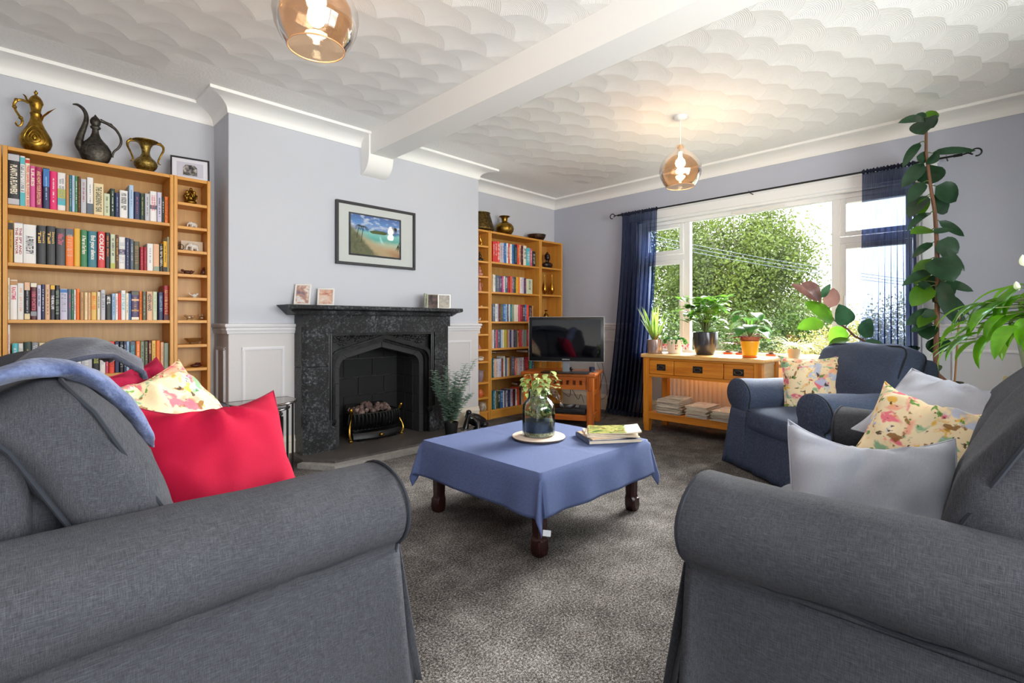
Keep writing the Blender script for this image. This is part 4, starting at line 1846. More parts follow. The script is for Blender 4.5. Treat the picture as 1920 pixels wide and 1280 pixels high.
# ------------------------------------------------------------------ scatter cushions
def cushion(name, label, c, w_, h_, t, facing, lean, roll, mat, group, seed=0, sag=.0, pip=None, point=.05):
    """square cushion: facing = azimuth its front looks to, lean back, roll in its own plane"""
    R = Matrix.Rotation(math.radians(facing) + PI / 2, 4, 'Z') @ Matrix.Rotation(-math.radians(lean), 4, 'X') @ Matrix.Rotation(math.radians(roll), 4, 'Y')
    r = root(name, label, 'cushion', c, 0, group)
    r.rotation_euler = R.to_euler()
    m = MB()
    N = 22

    def outline(a, b):
        # pull the middle of each side inwards so that the corners point
        px = a * (w_ / 2) * (1 - point * (1 - b * b) * 1.0 * (1 if abs(a) > 0 else 0) * abs(a) ** 3)
        pz = b * (h_ / 2) * (1 - point * (1 - a * a) * abs(b) ** 3)
        pz -= sag * (1 - a * a) * max(0, b) ** 2
        return px, pz

    def side(sg):
        def fn(i, j):
            a, b = 2 * i - 1, 2 * j - 1
            px, pz = outline(a, b)
            e = (max(0, 1 - abs(a) ** 2.6) * max(0, 1 - abs(b) ** 2.6)) ** .55
            y = sg * t / 2 * e
            q = Vector((px * 6, sg * 2 + seed, pz * 6))
            y += (noise.noise(q) * .020 + noise.noise(q * 2.6) * .008) * min(1, e * 2)
            # creases running down from the dented top edge and in from the corners
            rr = math.hypot(a + .1, b - 1.05)
            an = math.atan2(a + .1, 1.05 - b)
            y += sg * .026 * math.sin(an * 7.5 + seed + 2.2 * noise.noise(Vector((a * 2, b * 2, seed)))) * math.exp(-(rr / .75) ** 2) * min(1, e * 2.2) * min(1, rr * 2)
            y += sg * .006 * math.sin((a * b) * 12 + seed) * e * (1 - e) * 3
            nv = noise.noise_vector(Vector((a * 1.3, b * 1.3, seed))) * .012
            return (px + nv.x, y + nv.y * .3, pz + nv.z)
        return fn
    n0 = len(m.v)
    m.grid(side(-1), N, N)
    m.grid(side(1), N, N)
    m.build('cover', mat, r, True, sharp=0)
    # seam cord around the edge
    pts = []
    f = side(-1)
    for k in range(N):
        pts.append(f(k / N, 0))
    for k in range(N):
        pts.append(f(1, k / N))
    for k in range(N):
        pts.append(f(1 - k / N, 1))
    for k in range(N + 1):
        pts.append(f(0, 1 - k / N))
    MB().tube(pts, .0035, 6).build('piping', pip or mat, r, True)
    return r
# ------------------------------------------------------------------ books
C = dict(black='#1c1c1f', charcoal='#37363b', white='#e6e3df', ivory='#e9dfc8', cream='#e3cfa0', grey='#8d8f96', silver='#bdbcc2',
         teal='#1f6f7c', turquoise='#4fb3bd', blue='#2f6fb0', sky='#a9c3e0', navy='#232c55', green='#2f7a4a', forest='#213a30', olive='#595842',
         lime='#b5b84a', yellow='#e3ad2a', mustard='#bd8a1e', gold='#e0b55a', orange='#ec7420', peach='#e2b28c', tan='#b98a58', brown='#6a3f22',
         red='#cf2f2c', crimson='#a3192c', maroon='#5a1a24', scarlet='#e8452f', pink='#d3508e', magenta='#a01a52', hotpink='#df0f66', rose='#cf5670',
         lavender='#c6c0d6', purple='#46325f', slate='#56606e', sage='#8b9a86', pale='#ccd3b4')
BOOKS = []
ORD = ['first', 'second', 'third', 'fourth', 'fifth', 'sixth', 'seventh', 'eighth', 'ninth', 'tenth', 'eleventh', 'twelfth', 'thirteenth', 'fourteenth',
       'fifteenth', 'sixteenth', 'seventeenth', 'eighteenth', 'nineteenth', 'twentieth', 'twenty-first', 'twenty-second', 'twenty-third', 'twenty-fourth',
       'twenty-fifth', 'twenty-sixth', 'twenty-seventh', 'twenty-eighth', 'twenty-ninth', 'thirtieth', 'thirty-first', 'thirty-second', 'thirty-third',
       'thirty-fourth', 'thirty-fifth', 'thirty-sixth', 'thirty-seventh', 'thirty-eighth', 'thirty-ninth', 'fortieth', 'forty-first']


def book(x0, x1, z0, h_, yb, cname, title, tc, label, group, depth=.14, band=None, tsize=None, font_fit=.72, tpos=.0):
    r = root('book', label, 'book', ((x0 + x1) / 2, yb, z0), 0, group)
    hw = (x1 - x0) / 2 - .0004
    cov = plain(C[cname], .45, nm='book_cover')
    m = MB()
    b = min(.0022, hw * .45)
    # rounded spine with two boards
    sp = []
    for k in range(7):
        a = PI * k / 6
        sp.append((-hw * math.cos(a), -.004 * math.sin(a) if hw > .006 else -.001 * math.sin(a)))
    outer = [(-hw, depth)] + sp + [(hw, depth)]
    inner = [(hw - b, depth), (hw - b, b * 1.4), (-hw + b, b * 1.4), (-hw + b, depth)]
    m.prism(outer + inner, 'z', 0, h_)
    m.build('cover', cov, r, False)
    MB().box(-hw + b, hw - b, b * 1.4, depth - .004, .002, h_ - .003).build('pages', plain('#e5dcc6', .9), r, False)
    if band:
        for (zc0, zc1, bc) in band:
            MB().box(-hw + .0006, hw - .0006, -.0045 if hw > .006 else -.0016, -.001 if hw > .006 else 0, h_ * zc0, h_ * zc1).build('spine_panel', plain(C.get(bc, bc), .5), r, False)
    if title:
        lines = title.split('|')
        n = len(lines)
        for i, tx in enumerate(lines):
            # running down the spine: rotate so that text reads top to bottom
            xo = ((n - 1) / 2 - i) * (2 * hw / n) * .86
            T = Matrix.Translation((xo, -.0052, h_ * (.5 + tpos))) @ Matrix.Rotation(PI / 2, 4, 'X') @ Matrix.Rotation(-PI / 2, 4, 'Z')
            text(tx, .02, plain(C.get(tc, tc), .5), r, T, fit=h_ * font_fit, maxh=2 * hw / n * .62, extrude=.0001, bold=.0006)
    return r


def lettered_bars(r, h_, hw, tc, seed):
    """small illegible spine print at a distance"""
    rnd = random.Random(seed)
    m = MB()
    z = h_ * rnd.uniform(.80, .92)
    cut = h_ * rnd.uniform(.12, .38)
    wv = rnd.uniform(.18, .42)
    cols_ = [0] if hw < .010 or rnd.random() < .5 else [-.32, .30]
    n_ = 0
    while z > cut:
        l = rnd.uniform(.0012, .0038)
        for cx_ in cols_:
            if rnd.random() < .86:
                a_, b_ = (cx_ - wv * rnd.uniform(.6, 1)) * hw, (cx_ + wv * rnd.uniform(.6, 1)) * hw
                m.box(max(-hw * .8, a_), min(hw * .8, b_), -.0046, -.0020, z - l, z)
        z -= l + rnd.uniform(.0012, .002)
        n_ += 1
        if n_ % rnd.randint(5, 9) == 0:
            z -= .006
    m.build('spine_print', plain(C.get(tc, tc), .6), r, False)


def shelf_of_books(entries, sc, ox, oy, zs, yb, group, shelfname, case, depth=.14, shelf_i=0):
    xlim = (-.012, .748) if ox < 800 else (3.647, 4.412)
    """entries measured on a zoomed crop: x0, x1, y of the top, colour, [title, text colour, font_fit, tpos, bands]"""
    n = len(entries)
    for i, e in enumerate(entries):
        x0p, x1p, yt, cn = e[:4]
        title = e[4] if len(e) > 4 else None
        tc = e[5] if len(e) > 5 else 'white'
        ff = e[6] if len(e) > 6 else .72
        tp = e[7] if len(e) > 7 else 0.0
        bd = e[8] if len(e) > 8 else None
        dy = (i * 7 % 5) * .0035
        y = yb + dy
        a = ony(ox + x0p / sc, 600, y)
        b = ony(ox + x1p / sc, 600, y)
        a.x = max(a.x, xlim[0] + .0006)
        b.x = min(b.x, xlim[1] - .0006)
        t = ony(ox + x0p / sc, oy + yt / sc, y)
        h_ = max(.05, t.z - zs)
        pv = entries[i - 1][3] if i > 0 else None
        nx = entries[i + 1][3] if i < n - 1 else None
        if title and len(title) < 16 and not title.startswith('~'):
            label = '%s book titled %s, %s along the %s shelf, %s' % (cn, title.replace('|', ' '), ORD[i], shelfname, case)
        elif pv and nx:
            label = '%s book between %s and %s, %s along the %s shelf, %s' % (cn, pv, nx, ORD[i], shelfname, case)
        elif nx:
            label = '%s book at the left end of the %s shelf, %s' % (cn, shelfname, case)
        else:
            label = '%s book at the right end of the %s shelf, %s' % (cn, shelfname, case)
        r = book(a.x, b.x, zs, h_, y, cn, title.lstrip('~') if title else None, tc, label, group, depth, bd, font_fit=ff, tpos=tp)
        if not title:
            lettered_bars(r, h_, (b.x - a.x) / 2, tc if len(e) > 5 else ('white' if sum(srgb(C[cn])[:3]) < .9 else 'charcoal'), i * 13 + shelf_i)


G = 'books in the bookcase behind the sofa'
CA = 'bookcase by the sofa'
s1_ = [(62, 168, 620, 'black', 'PLANTS & FLOWERS', 'ivory', .56, -.0, [(.02, .13, 'silver'), (.86, .98, 'silver')]),
       (170, 215, 648, 'white', None, 'slate', .5, 0, [(.02, .28, 'turquoise'), (.84, .97, 'turquoise')]),
       (216, 256, 668, 'ivory', 'TREES, LEAVES, FLOWERS & SEEDS', 'scarlet', .84, -.06, [(.90, .97, 'red')]),
       (257, 303, 732, 'pink', 'LILIES', 'ivory', .42, .22), (303, 362, 742, 'magenta', "AND HOW'S YOUR EVOLUTION", 'peach', .8, 0),
       (368, 425, 752, 'navy', None, 'sky', .7, 0, [(.55, .98, 'blue')]), (425, 490, 778, 'hotpink', None, 'white'),
       (492, 563, 790, 'white', None, 'grey', .3, .3, [(.16, .34, 'turquoise'), (.34, .58, 'lime')]),
       (565, 592, 812, 'tan', None, 'orange'), (593, 617, 812, 'teal', None, 'white'), (618, 641, 815, 'sky', None, 'yellow'), (642, 665, 820, 'green', None, 'white'),
       (666, 690, 825, 'brown', None, 'gold'), (692, 740, 845, 'silver', None, 'crimson'), (745, 800, 832, 'white', None, 'slate', .6, 0, [(.02, .30, 'slate')]),
       (803, 888, 882, 'cream', 'THE GARDENING YEAR', 'olive', .80), (890, 942, 970, 'pale', None, 'olive'), (945, 985, 928, 'forest', None, 'white'),
       (986, 1022, 965, 'navy', None, 'sky'), (1025, 1095, 942, 'white', None, 'charcoal'), (1105, 1145, 898, 'sky', None, 'slate'), (1149, 1200, 955, 'navy', None, 'rose'),
       (1201, 1240, 970, 'forest', None, 'lime'), (1242, 1283, 970, 'silver', None, 'charcoal'), (1285, 1343, 950, 'white', None, 'rose', .5, 0, [(.42, .55, 'slate')]),
       (1347, 1386, 960, 'lavender', None, 'charcoal'), (1387, 1409, 1000, 'forest'), (1410, 1449, 998, 'orange', None, 'brown'), (1450, 1471, 1006, 'brown')]
shelf_of_books(s1_, 4.571, 0, 150, 1.696, 3.985, G, 'top', CA, .17, 1)
s2_ = [(60, 100, 50, 'mustard', None, 'black', .6, 0, [(.78, .94, 'black')]), (105, 172, 68, 'lavender', 'THE SPY AND|THE TRAITOR', 'crimson', .66, .05, [(.02, .98, 'white')]),
       (173, 272, 80, 'white', 'A PRIVATE SPY', 'charcoal', .46, -.02), (276, 346, 88, 'black', "Dragon's|Tail", 'gold', .3, .2), (347, 418, 92, 'black', "Dragon's|Tail", 'gold', .3, .2),
       (420, 490, 108, 'charcoal', 'Nina Dior', 'rose', .3, .2), (492, 553, 110, 'orange', None, 'peach', .6, 0, [(.80, .99, 'slate')]), (555, 603, 112, 'yellow', None, 'gold'),
       (605, 655, 122, 'green', 'A Year on Our Farm', 'ivory', .5, .1), (658, 728, 130, 'teal', 'End your silence', 'white', .66, .05), (733, 788, 135, 'red', 'COLDITZ', 'white', .72, .08),
       (790, 825, 142, 'black', None, 'orange'), (827, 866, 155, 'pale', None, 'charcoal', .4, .3, [(.02, .16, 'lime')]), (867, 889, 160, 'brown', None, 'gold'),
       (890, 940, 175, 'white', None, 'silver', .4, 0, [(.46, .62, 'purple')]), (941, 973, 182, 'navy', None, 'silver'), (975, 1003, 192, 'slate', None, 'silver'),
       (1004, 1046, 208, 'olive', None, 'tan'), (1050, 1076, 250, 'crimson', None, 'rose'), (1077, 1102, 252, 'crimson', None, 'rose'), (1103, 1148, 225, 'white', None, 'grey'),
       (1149, 1194, 228, 'peach', None, 'peach', .4, 0, [(.02, .18, 'sage')]), (1195, 1223, 228, 'black', None, 'ivory'), (1225, 1255, 208, 'yellow', None, 'black', .4, 0, [(.0, .16, 'black')]),
       (1256, 1277, 175, 'pale', None, 'tan'), (1278, 1297, 178, 'cream', None, 'tan')]
shelf_of_books(s2_, 4.0, 0, 400, 1.373, 3.985, G, 'second', CA, .15, 2)
s3_ = [(52, 73, 482, 'ivory', None, 'sage'), (75, 130, 497, 'white', 'RAGTIME', 'rose', .32, .16, [(.87, .98, 'tan')]), (131, 181, 522, 'white', None, 'peach'),
       (182, 226, 512, 'black', None, 'silver', .5, 0, [(.78, .99, 'peach'), (.01, .16, 'cream')]), (229, 277, 518, 'maroon', '100 POETS', 'rose', .5, 0, [(.88, .99, 'ivory'), (.10, .22, 'grey')]),
       (278, 308, 537, 'lavender', None, 'navy'), (309, 336, 532, 'navy', None, 'white'), (337, 377, 532, 'peach', None, 'brown'), (378, 412, 535, 'charcoal', 'THE REAL LIFE', 'white', .4, 0, [(.87, .99, 'yellow')]),
       (413, 448, 538, 'black', None, 'sage'), (450, 506, 565, 'lavender', None, 'grey', .4, 0, [(.88, .98, 'blue')]), (507, 536, 567, 'slate', None, 'rose'), (537, 554, 568, 'green', None, 'white'),
       (555, 569, 572, 'white', None, 'rose'), (570, 598, 565, 'orange', None, 'scarlet'), (600, 630, 592, 'tan', None, 'charcoal'), (632, 658, 592, 'cream', None, 'orange'),
       (659, 682, 594, 'peach', None, 'sage'), (683, 724, 590, 'gold', None, 'orange'), (727, 753, 587, 'ivory', None, 'charcoal'), (755, 790, 573, 'silver', None, 'grey'),
       (792, 836, 610, 'black', 'ART IS..', 'white', .32, .28), (838, 865, 600, 'sky', None, 'blue'), (866, 885, 600, 'white', None, 'scarlet'), (886, 907, 598, 'scarlet', None, 'rose'),
       (908, 941, 577, 'white', None, 'turquoise'), (942, 966, 597, 'ivory', None, 'charcoal'), (967, 984, 600, 'blue', None, 'sky'),
       (985, 1043, 580, 'purple', None, 'tan', .5, 0, [(.86, .98, 'olive'), (.66, .72, 'peach'), (.30, .35, 'tan'), (.01, .10, 'ivory')]), (1044, 1067, 585, 'orange', None, 'brown'),
       (1068, 1096, 585, 'olive', None, 'pale'), (1100, 1144, 585, 'peach', 'HIDDEN HAND', 'charcoal', .6, .12), (1145, 1178, 586, 'pale', None, 'sage'), (1188, 1224, 590, 'navy', None, 'sky'),
       (1228, 1276, 540, 'crimson', None, 'gold', .5, 0, [(.0, .16, 'maroon')])]
shelf_of_books(s3_, 4.0, 0, 400, 1.053, 3.985, G, 'third', CA, .14, 3)
s4_ = [(50, 75, 835, 'white', None, 'red'), (90, 136, 975, 'turquoise', None, 'white'), (137, 176, 975, 'white', None, 'sage'), (178, 235, 965, 'forest', None, 'tan'),
       (238, 290, 968, 'grey'), (292, 340, 970, 'cream'), (342, 400, 968, 'slate'), (402, 456, 970, 'white'),
       (460, 490, 970, 'black', None, 'silver'), (492, 543, 972, 'gold', None, 'black'), (545, 608, 970, 'white', 'THE MAN|IN THE', 'charcoal', .5, .2), (610, 690, 968, 'silver', None, 'white'),
       (692, 748, 968, 'black', 'ALPHABET HOUSE', 'lime', .54, .1), (749, 790, 965, 'white', None, 'silver'), (791, 815, 963, 'rose', None, 'peach'),
       (818, 858, 962, 'scarlet', None, 'maroon'), (860, 894, 962, 'navy', 'HOROWITZ', 'white', .36, .22), (896, 929, 960, 'black', None, 'silver'), (930, 946, 960, 'navy', None, 'white'),
       (947, 971, 960, 'sky', None, 'slate'), (973, 1016, 960, 'slate', None, 'turquoise'), (1018, 1051, 958, 'orange', None, 'ivory'), (1053, 1083, 960, 'sage', None, 'forest'),
       (1084, 1110, 960, 'olive', None, 'cream'), (1112, 1137, 955, 'maroon', 'CRASH DIVE', 'peach', .36, .25), (1138, 1168, 954, 'gold', None, 'brown'), (1170, 1201, 953, 'orange', None, 'gold'),
       (1203, 1228, 965, 'peach', None, 'tan'), (1230, 1264, 972, 'sage', None, 'grey')]
shelf_of_books(s4_, 4.0, 0, 400, .722, 3.985, G, 'fourth', CA, .14, 4)

G = 'small paperbacks in the bookcase behind the television'
CA = 'bookcase behind the television'


def row(spec):
    out_ = []
    for ln in spec.split(';'):
        p = ln.split()
        out_.append((float(p[0]), float(p[1]), float(p[2]), p[3]) + ((None, p[4]) if len(p) > 4 else ()))
    return out_


r1 = row('95 135 128 red;136 186 125 red;188 236 130 scarlet;240 285 158 silver crimson;287 322 160 lavender;324 366 163 blue white;368 405 168 white black;407 440 175 red white;442 478 185 white navy;480 526 190 blue black;528 580 200 black turquoise;586 624 185 scarlet gold;626 662 202 peach;664 704 218 maroon silver;706 768 215 ivory slate;770 838 258 turquoise white;840 882 270 rose white;890 948 330 black')
shelf_of_books(r1, 10.66, 915, 440, 1.694, 3.985, G, 'top', CA, .13, 11)
r2 = row('95 116 790 ivory tan;118 146 800 white charcoal;147 172 805 slate silver;174 224 808 slate silver;225 286 825 purple silver;288 318 830 pink white;319 342 830 white rose;343 392 828 teal white;394 440 826 crimson scarlet;446 466 830 orange gold;467 492 832 rose white;494 524 838 slate silver;525 560 845 forest lime;564 606 845 yellow orange;608 640 855 orange gold;641 676 850 white crimson;678 716 852 lavender peach;718 764 868 purple rose;768 888 880 pale charcoal')
shelf_of_books(r2, 10.66, 915, 440, 1.370, 3.985, G, 'second', CA, .12, 12)
r3 = row('100 162 115 slate sky;166 212 115 white teal;214 246 118 lavender blue;248 292 118 maroon tan;294 346 120 olive sage;348 402 122 blue sky;404 438 122 sky navy;440 476 122 purple silver;478 504 125 white sky;505 546 125 teal turquoise;548 596 128 sage silver;598 656 134 ivory pale;658 694 134 white rose;696 738 134 rose scarlet;739 786 134 crimson rose;788 842 136 maroon white;843 882 138 blue peach;884 936 140 scarlet orange;944 974 155 black silver;976 1006 155 maroon silver;1008 1034 160 tan brown')
shelf_of_books(r3, 12.19, 915, 560, 1.049, 3.985, G, 'third', CA, .11, 13)
r4 = row('102 132 708 white tan;134 178 708 slate silver;180 224 706 rose crimson;226 268 706 slate silver;270 294 706 navy silver;296 326 706 sky silver;328 368 706 ivory cream;372 434 706 lime yellow;436 468 708 tan rose;470 500 712 lavender purple;502 534 712 purple blue;536 586 708 lavender sky;588 612 712 black white;614 668 718 slate maroon;670 712 730 peach black;714 750 710 scarlet rose;752 788 710 rose white;790 822 708 silver slate;824 884 708 sage turquoise;886 912 710 red white;914 938 710 rose peach')
shelf_of_books(r4, 12.19, 915, 560, .759, 3.985, G, 'fourth', CA, .11, 14)
r5 = row('92 122 135 teal;124 156 140 peach orange;158 196 140 silver crimson;198 212 140 white;214 272 130 lavender blue;274 306 128 brown scarlet;310 338 85 white tan;340 384 115 slate blue;386 400 118 white;402 434 110 gold peach;436 466 90 brown black;468 526 88 slate sky;528 556 120 rose white;558 590 122 peach red;592 622 122 white navy;624 680 118 lavender crimson;682 712 108 white rose;714 740 104 navy white;742 806 98 crimson scarlet;815 846 165 green pale;850 876 180 turquoise;878 915 178 navy sky')
shelf_of_books(r5, 10.66, 915, 660, .440, 3.985, G, 'fifth', CA, .11, 15)
r6 = row('96 138 772 teal sky;140 152 775 white;154 192 778 olive lime;194 246 782 forest;248 304 776 blue sky;306 326 772 white pale;328 352 768 navy silver;354 400 768 lavender purple;402 446 752 navy slate;448 500 742 lavender rose;502 544 740 maroon black;546 580 738 white;582 630 706 scarlet orange;632 662 722 forest sage;664 714 716 peach sky;716 738 716 crimson black;740 772 716 slate sky')
shelf_of_books(r6, 10.66, 915, 660, .098, 3.985, G, 'bottom', CA, .11, 16)
# two books lying flat on the others
for k, (x, y, z, rz, w_, d_, h_, cn, lb) in enumerate([(4.25, 4.045, .44 + .252, .2, .11, .16, .03, 'black', 'black book lying flat across the fifth shelf of paperbacks behind the television'),
                                                       (3.86, 4.06, .44 + .262, 0, .20, .12, .018, 'brown', 'brown book lying flat above the fifth shelf paperbacks, nearer the fireplace'),
                                                       (4.18, 4.05, .098 + .222, -.15, .16, .12, .028, 'maroon', 'dark red book lying flat above the bottom shelf paperbacks')]):
    r = root('book', lb, 'book', (x, y, z), rz, 'books lying flat on the paperbacks')
    m = MB()
    m.box(-w_ / 2, w_ / 2, -d_ / 2, d_ / 2, 0, .003).box(-w_ / 2, w_ / 2, -d_ / 2, d_ / 2, h_ - .003, h_).box(-w_ / 2, w_ / 2, -d_ / 2, -d_ / 2 + .003, 0, h_)
    m.build('cover', plain(C[cn], .5), r, False)
    MB().box(-w_ / 2 + .003, w_ / 2 - .003, -d_ / 2 + .003, d_ / 2 - .003, .003, h_ - .003).build('pages', plain('#e5dcc6', .9), r, False)

# ------------------------------------------------------------------ magazines
mag_ink = {}


def mag_mat(seed, cols):
    m = Mat('magazine_cover', cols[0], .35)
    tc = m.n('ShaderNodeTexCoord')
    mp = m.n('ShaderNodeMapping')
    mp.inputs['Location'].default_value = (seed, seed * 2, 0)
    m.t.links.new(tc.outputs['Object'], mp.inputs[0])
    k = len(cols)
    m.color(m.ramp(m.noise(11, 3, mp.outputs[0], .6, .6), [(.32 + .36 * i / (k - 1), c) for i, c in enumerate(cols)]))
    return m.m


mats_ = [mag_mat(1, ['#b9a27c', '#6f5a3e', '#d8cdb8']), mag_mat(3, ['#e6e0d4', '#c9b8a0', '#efe9df']), mag_mat(5, ['#8f9a86', '#d9d2c2']), mag_mat(8, ['#c08a5a', '#ece2d0'])]
pg = plain('#dccdb8', .9)
random.seed(21)


def magazine(label, loc, rz, w_, d_, h_, mat, group, curl=0.0, seed=0):
    r = root('magazine', label, 'magazine', loc, rz, group)

    def surf(z0, z1, inset, mt, nm):
        m = MB()
        n = 8
        rs = []
        for i in range(n + 1):
            x = -w_ / 2 + inset + (w_ - 2 * inset) * i / n
            c_ = curl * ((i / n) ** 2.5) + .0008 * math.sin(i * 1.3 + seed)
            rs.append([(x, -d_ / 2 + inset, z0 + c_), (x, d_ / 2 - inset, z0 + c_), (x, d_ / 2 - inset, z1 + c_), (x, -d_ / 2 + inset, z1 + c_)])
        m.rings(rs, True, True, True)
        m.build(nm, mt, r, False)
    surf(.0003, h_ - .0008, .001, pg, 'pages')
    surf(h_ - .0008, h_, 0, mat, 'cover')
    return r


stk = [(2.27, .255, 19, 'tallest stack, curtain end of the console shelf', .22), (2.00, .235, 13, 'middle stack on the console shelf', .20),
       (1.765, .25, 12, 'third stack along the console shelf', .20), (1.56, .19, 6, 'low stack almost hidden by the armchair arm', .18)]
for si, (yc, dd, n, lab, wd) in enumerate(stk):
    z = .184
    for k in range(n):
        h_ = random.uniform(.0045, .0095)
        last = k == n - 1
        lb = ('topmost magazine of the ' if last else ORD[k] + ' magazine up in the ') + lab
        magazine(lb, (4.46 + random.uniform(-.012, .012), yc + random.uniform(-.010, .010), z), PI / 2 * 0 + random.uniform(-.06, .06), .28, wd + .0, h_, mats_[(k + si) % 4], 'magazines stacked on the console shelf', .006 if last else .0, k)
        z += h_ + .0006
# pile on the coffee table
zt0 = .3925
pile = [(.235, .30, .030, 'thick grey-spined hardback at the bottom of the pile on the blue cloth', 'book'), (.21, .28, .012, 'white magazine under the garden one on the blue cloth', 'm'),
        (.205, .275, .010, 'thin reddish magazine in the pile on the blue cloth', 'm'), (.21, .275, .011, 'magazine with curling green garden photo cover on top of the pile', 'm')]
pc = Vector((2.345, 1.592))
z = zt0
r = root('book', pile[0][3], 'book', (pc.x, pc.y, z), -.60 + PI / 2 * 0, 'reading pile on the coffee table')
m = MB()
m.box(-.15, .15, -.115, .115, 0, .002).box(-.15, .15, -.115, .115, .018, .020).box(-.15, -.147, -.115, .115, 0, .020)
m.build('cover', plain('#5f6a84', .5), r, False)
MB().box(-.146, .147, -.112, .112, .002, .018).build('pages', pg, r, False)
z += .0205
gm = Mat('garden_cover', '#a9b46a', .3)
gx, gy, gz = gm.xyz()
gn = gm.noise(16, 4, None, .65, .5)
c = gm.ramp(gn, [(.34, '#33501a'), (.43, '#7d8c3a'), (.5, '#bdb06a'), (.57, '#54702c'), (.66, '#9c5a34')])
c = gm.mix(((gx + gn * .05) * 1.0).gt(.085), c, '#d9d8c8')
gm.color(c)
for k, (rz, mt, cu) in enumerate([(-.52, mats_[3], 0), (-.80, mats_[1], .0), (-1.0, mats_[1], 0), (-.92, gm.m, .016)]):
    lb = ['orange-edged magazine fanned out in the pile on the blue cloth', pile[1][3], pile[2][3], pile[3][3]][k]
    h_ = .0065
    magazine(lb, (pc.x + .01 * k, pc.y - .006 * k, z), rz + PI / 2 * (0), .28, .21, h_, mt, 'reading pile on the coffee table', cu, k)
    z += h_ + .0005
# ------------------------------------------------------------------ cushions on the seats
G1 = 'scatter cushions on the sofa nearest the bookcases'
p = at(402, 838, 1.66)
cushion('cushion', 'bright crimson cushion propped on the near arm of the bookcase-side sofa', (.475, 1.80, .605), .45, .42, .17, -82, 30, 0, M['pink'], G1, 1, .05, plain('#7c0a2c', .9), .07)
cushion('cushion', 'yellow floral cushion between crimson ones on the bookcase-side sofa', (.46, 2.46, .665), .46, .42, .15, -62, 38, -14, M['floral3'], G1, 3, .03, None, .07)
cushion('cushion', 'magenta cushion leaning at the far arm behind the yellow floral one', (.42, 2.60, .685), .42, .38, .13, -55, 34, -14, M['pink2'], G1, 5, .02, None, .06)
cushion('cushion', 'crimson cushion half hidden between fleece throw and yellow floral cushion', (.27, 2.44, .67), .42, .36, .13, -48, 26, -2, M['pink2'], G1, 7, .02, None, .06)
G2 = 'scatter cushions on the sofa facing the fireplace'
cushion('cushion', 'large silver-grey cushion propped on the near arm of the fireplace-facing sofa', (1.70, .29, .545), .40, .40, .17, 194, 28, 2, M['grey_c'], G2, 11, .045, None, .07)
cushion('cushion', 'peach floral cushion behind the large silver-grey one', (2.38, .215, .61), .42, .38, .15, 176, 36, 12, M['floral2'], G2, 13, .05, None, .08)
cushion('cushion', 'silver-grey cushion lying back behind the peach floral one', (2.66, .20, .665), .46, .42, .14, 168, 52, 14, M['grey_c'], G2, 15, .03, None, .07)
cushion('cushion', 'cream floral cushion in the corner of the blue armchair', (3.92, .955, .63), .43, .40, .14, 196, 22, -6, M['floral'], None, 17, .03, None, .07)

# fleece throw over the back of the near sofa
th = root('throw_blanket', 'grey fleece throw with blue underside over the back of the bookcase-side sofa', 'blanket', (.05, 2.2, .93))


def throw_fn(off, y0, y1, front, amp, sx=.10):
    def fn(u, v):
        y = y0 + (y1 - y0) * u
        # v: 0 = down the back, 1 = over the top towards the seat
        s = v * (.30 + front + .26) - .30
        hump = .05 * math.exp(-((y - 2.12) / .30) ** 2)
        n_ = noise.noise(Vector((y * 5, s * 5, 2.2))) * amp + noise.noise(Vector((y * 14, s * 9, 5))) * amp * .3
        top = .94 + hump + off
        r_ = .13
        cx0 = .045
        if s < 0:
            x, z = cx0 - r_ + n_ * .3, top - r_ + s * .98
        elif s < r_ * PI / 2 * 1.9:
            a = s / (r_ * 1.9)
            x = cx0 - r_ * 1.25 * math.cos(a) + .04 * a
            z = top - r_ + r_ * math.sin(min(PI / 2 * 1.3, a))
        else:
            e = s - r_ * PI / 2 * 1.9
            x = cx0 + .075 + .05 + e * .42 + n_ * .4
            z = top - .035 - e * .95
        return (x + n_ * .5 - .05 + sx, y - 2.2, z + n_ - .93)
    return fn


m = MB().grid(throw_fn(.006, 1.72, 2.80, .16, .03), 70, 40)
o = m.build('blanket', M['throw'], th, True, sharp=0)
sd = o.modifiers.new('thickness', 'SOLIDIFY')
sd.thickness = .012
sd.offset = 1
P0 = [(-.16, 1.50, .80), (-.11, 1.50, .87), (-.05, 1.50, .915), (.02, 1.50, .935), (.085, 1.52, .935), (.145, 1.56, .90), (.195, 1.61, .84), (.245, 1.66, .765), (.275, 1.70, .70)]
path = []
for k in range(8):
    for t in range(6):
        a, b = Vector(P0[k]), Vector(P0[k + 1])
        path.append(a.lerp(b, t / 6))
path.append(Vector(P0[8]))
for _ in range(4):
    path = [path[0]] + [(path[q - 1] + path[q] * 2 + path[q + 1]) / 4 for q in range(1, len(path) - 1)] + [path[-1]]
rs = []
for q, p in enumerate(path):
    t_ = (path[min(q + 1, len(path) - 1)] - path[max(q - 1, 0)]).normalized()
    sd_ = Vector((0, 1, 0)) - t_ * t_.y
    sd_.normalize()
    nn = t_.cross(sd_) * -1
    ring = []
    for j2 in range(18):
        a = 2 * PI * j2 / 18
        k_ = 1 + .35 * noise.noise(Vector((q * .22, math.cos(a) * 1.3, math.sin(a) * 1.3)))
        v_ = p + (sd_ * .060 * math.cos(a) + nn * .020 * math.sin(a)) * k_ * (.35 + .65 * min(1, (len(path) - 1 - q) / 5))
        ring.append((v_.x - .05, v_.y - 2.2, v_.z - .93))
    rs.append(ring)
MB().rings(rs, True, True, True).build('turned_edge', M['throw_edge'], th, True, sharp=0)

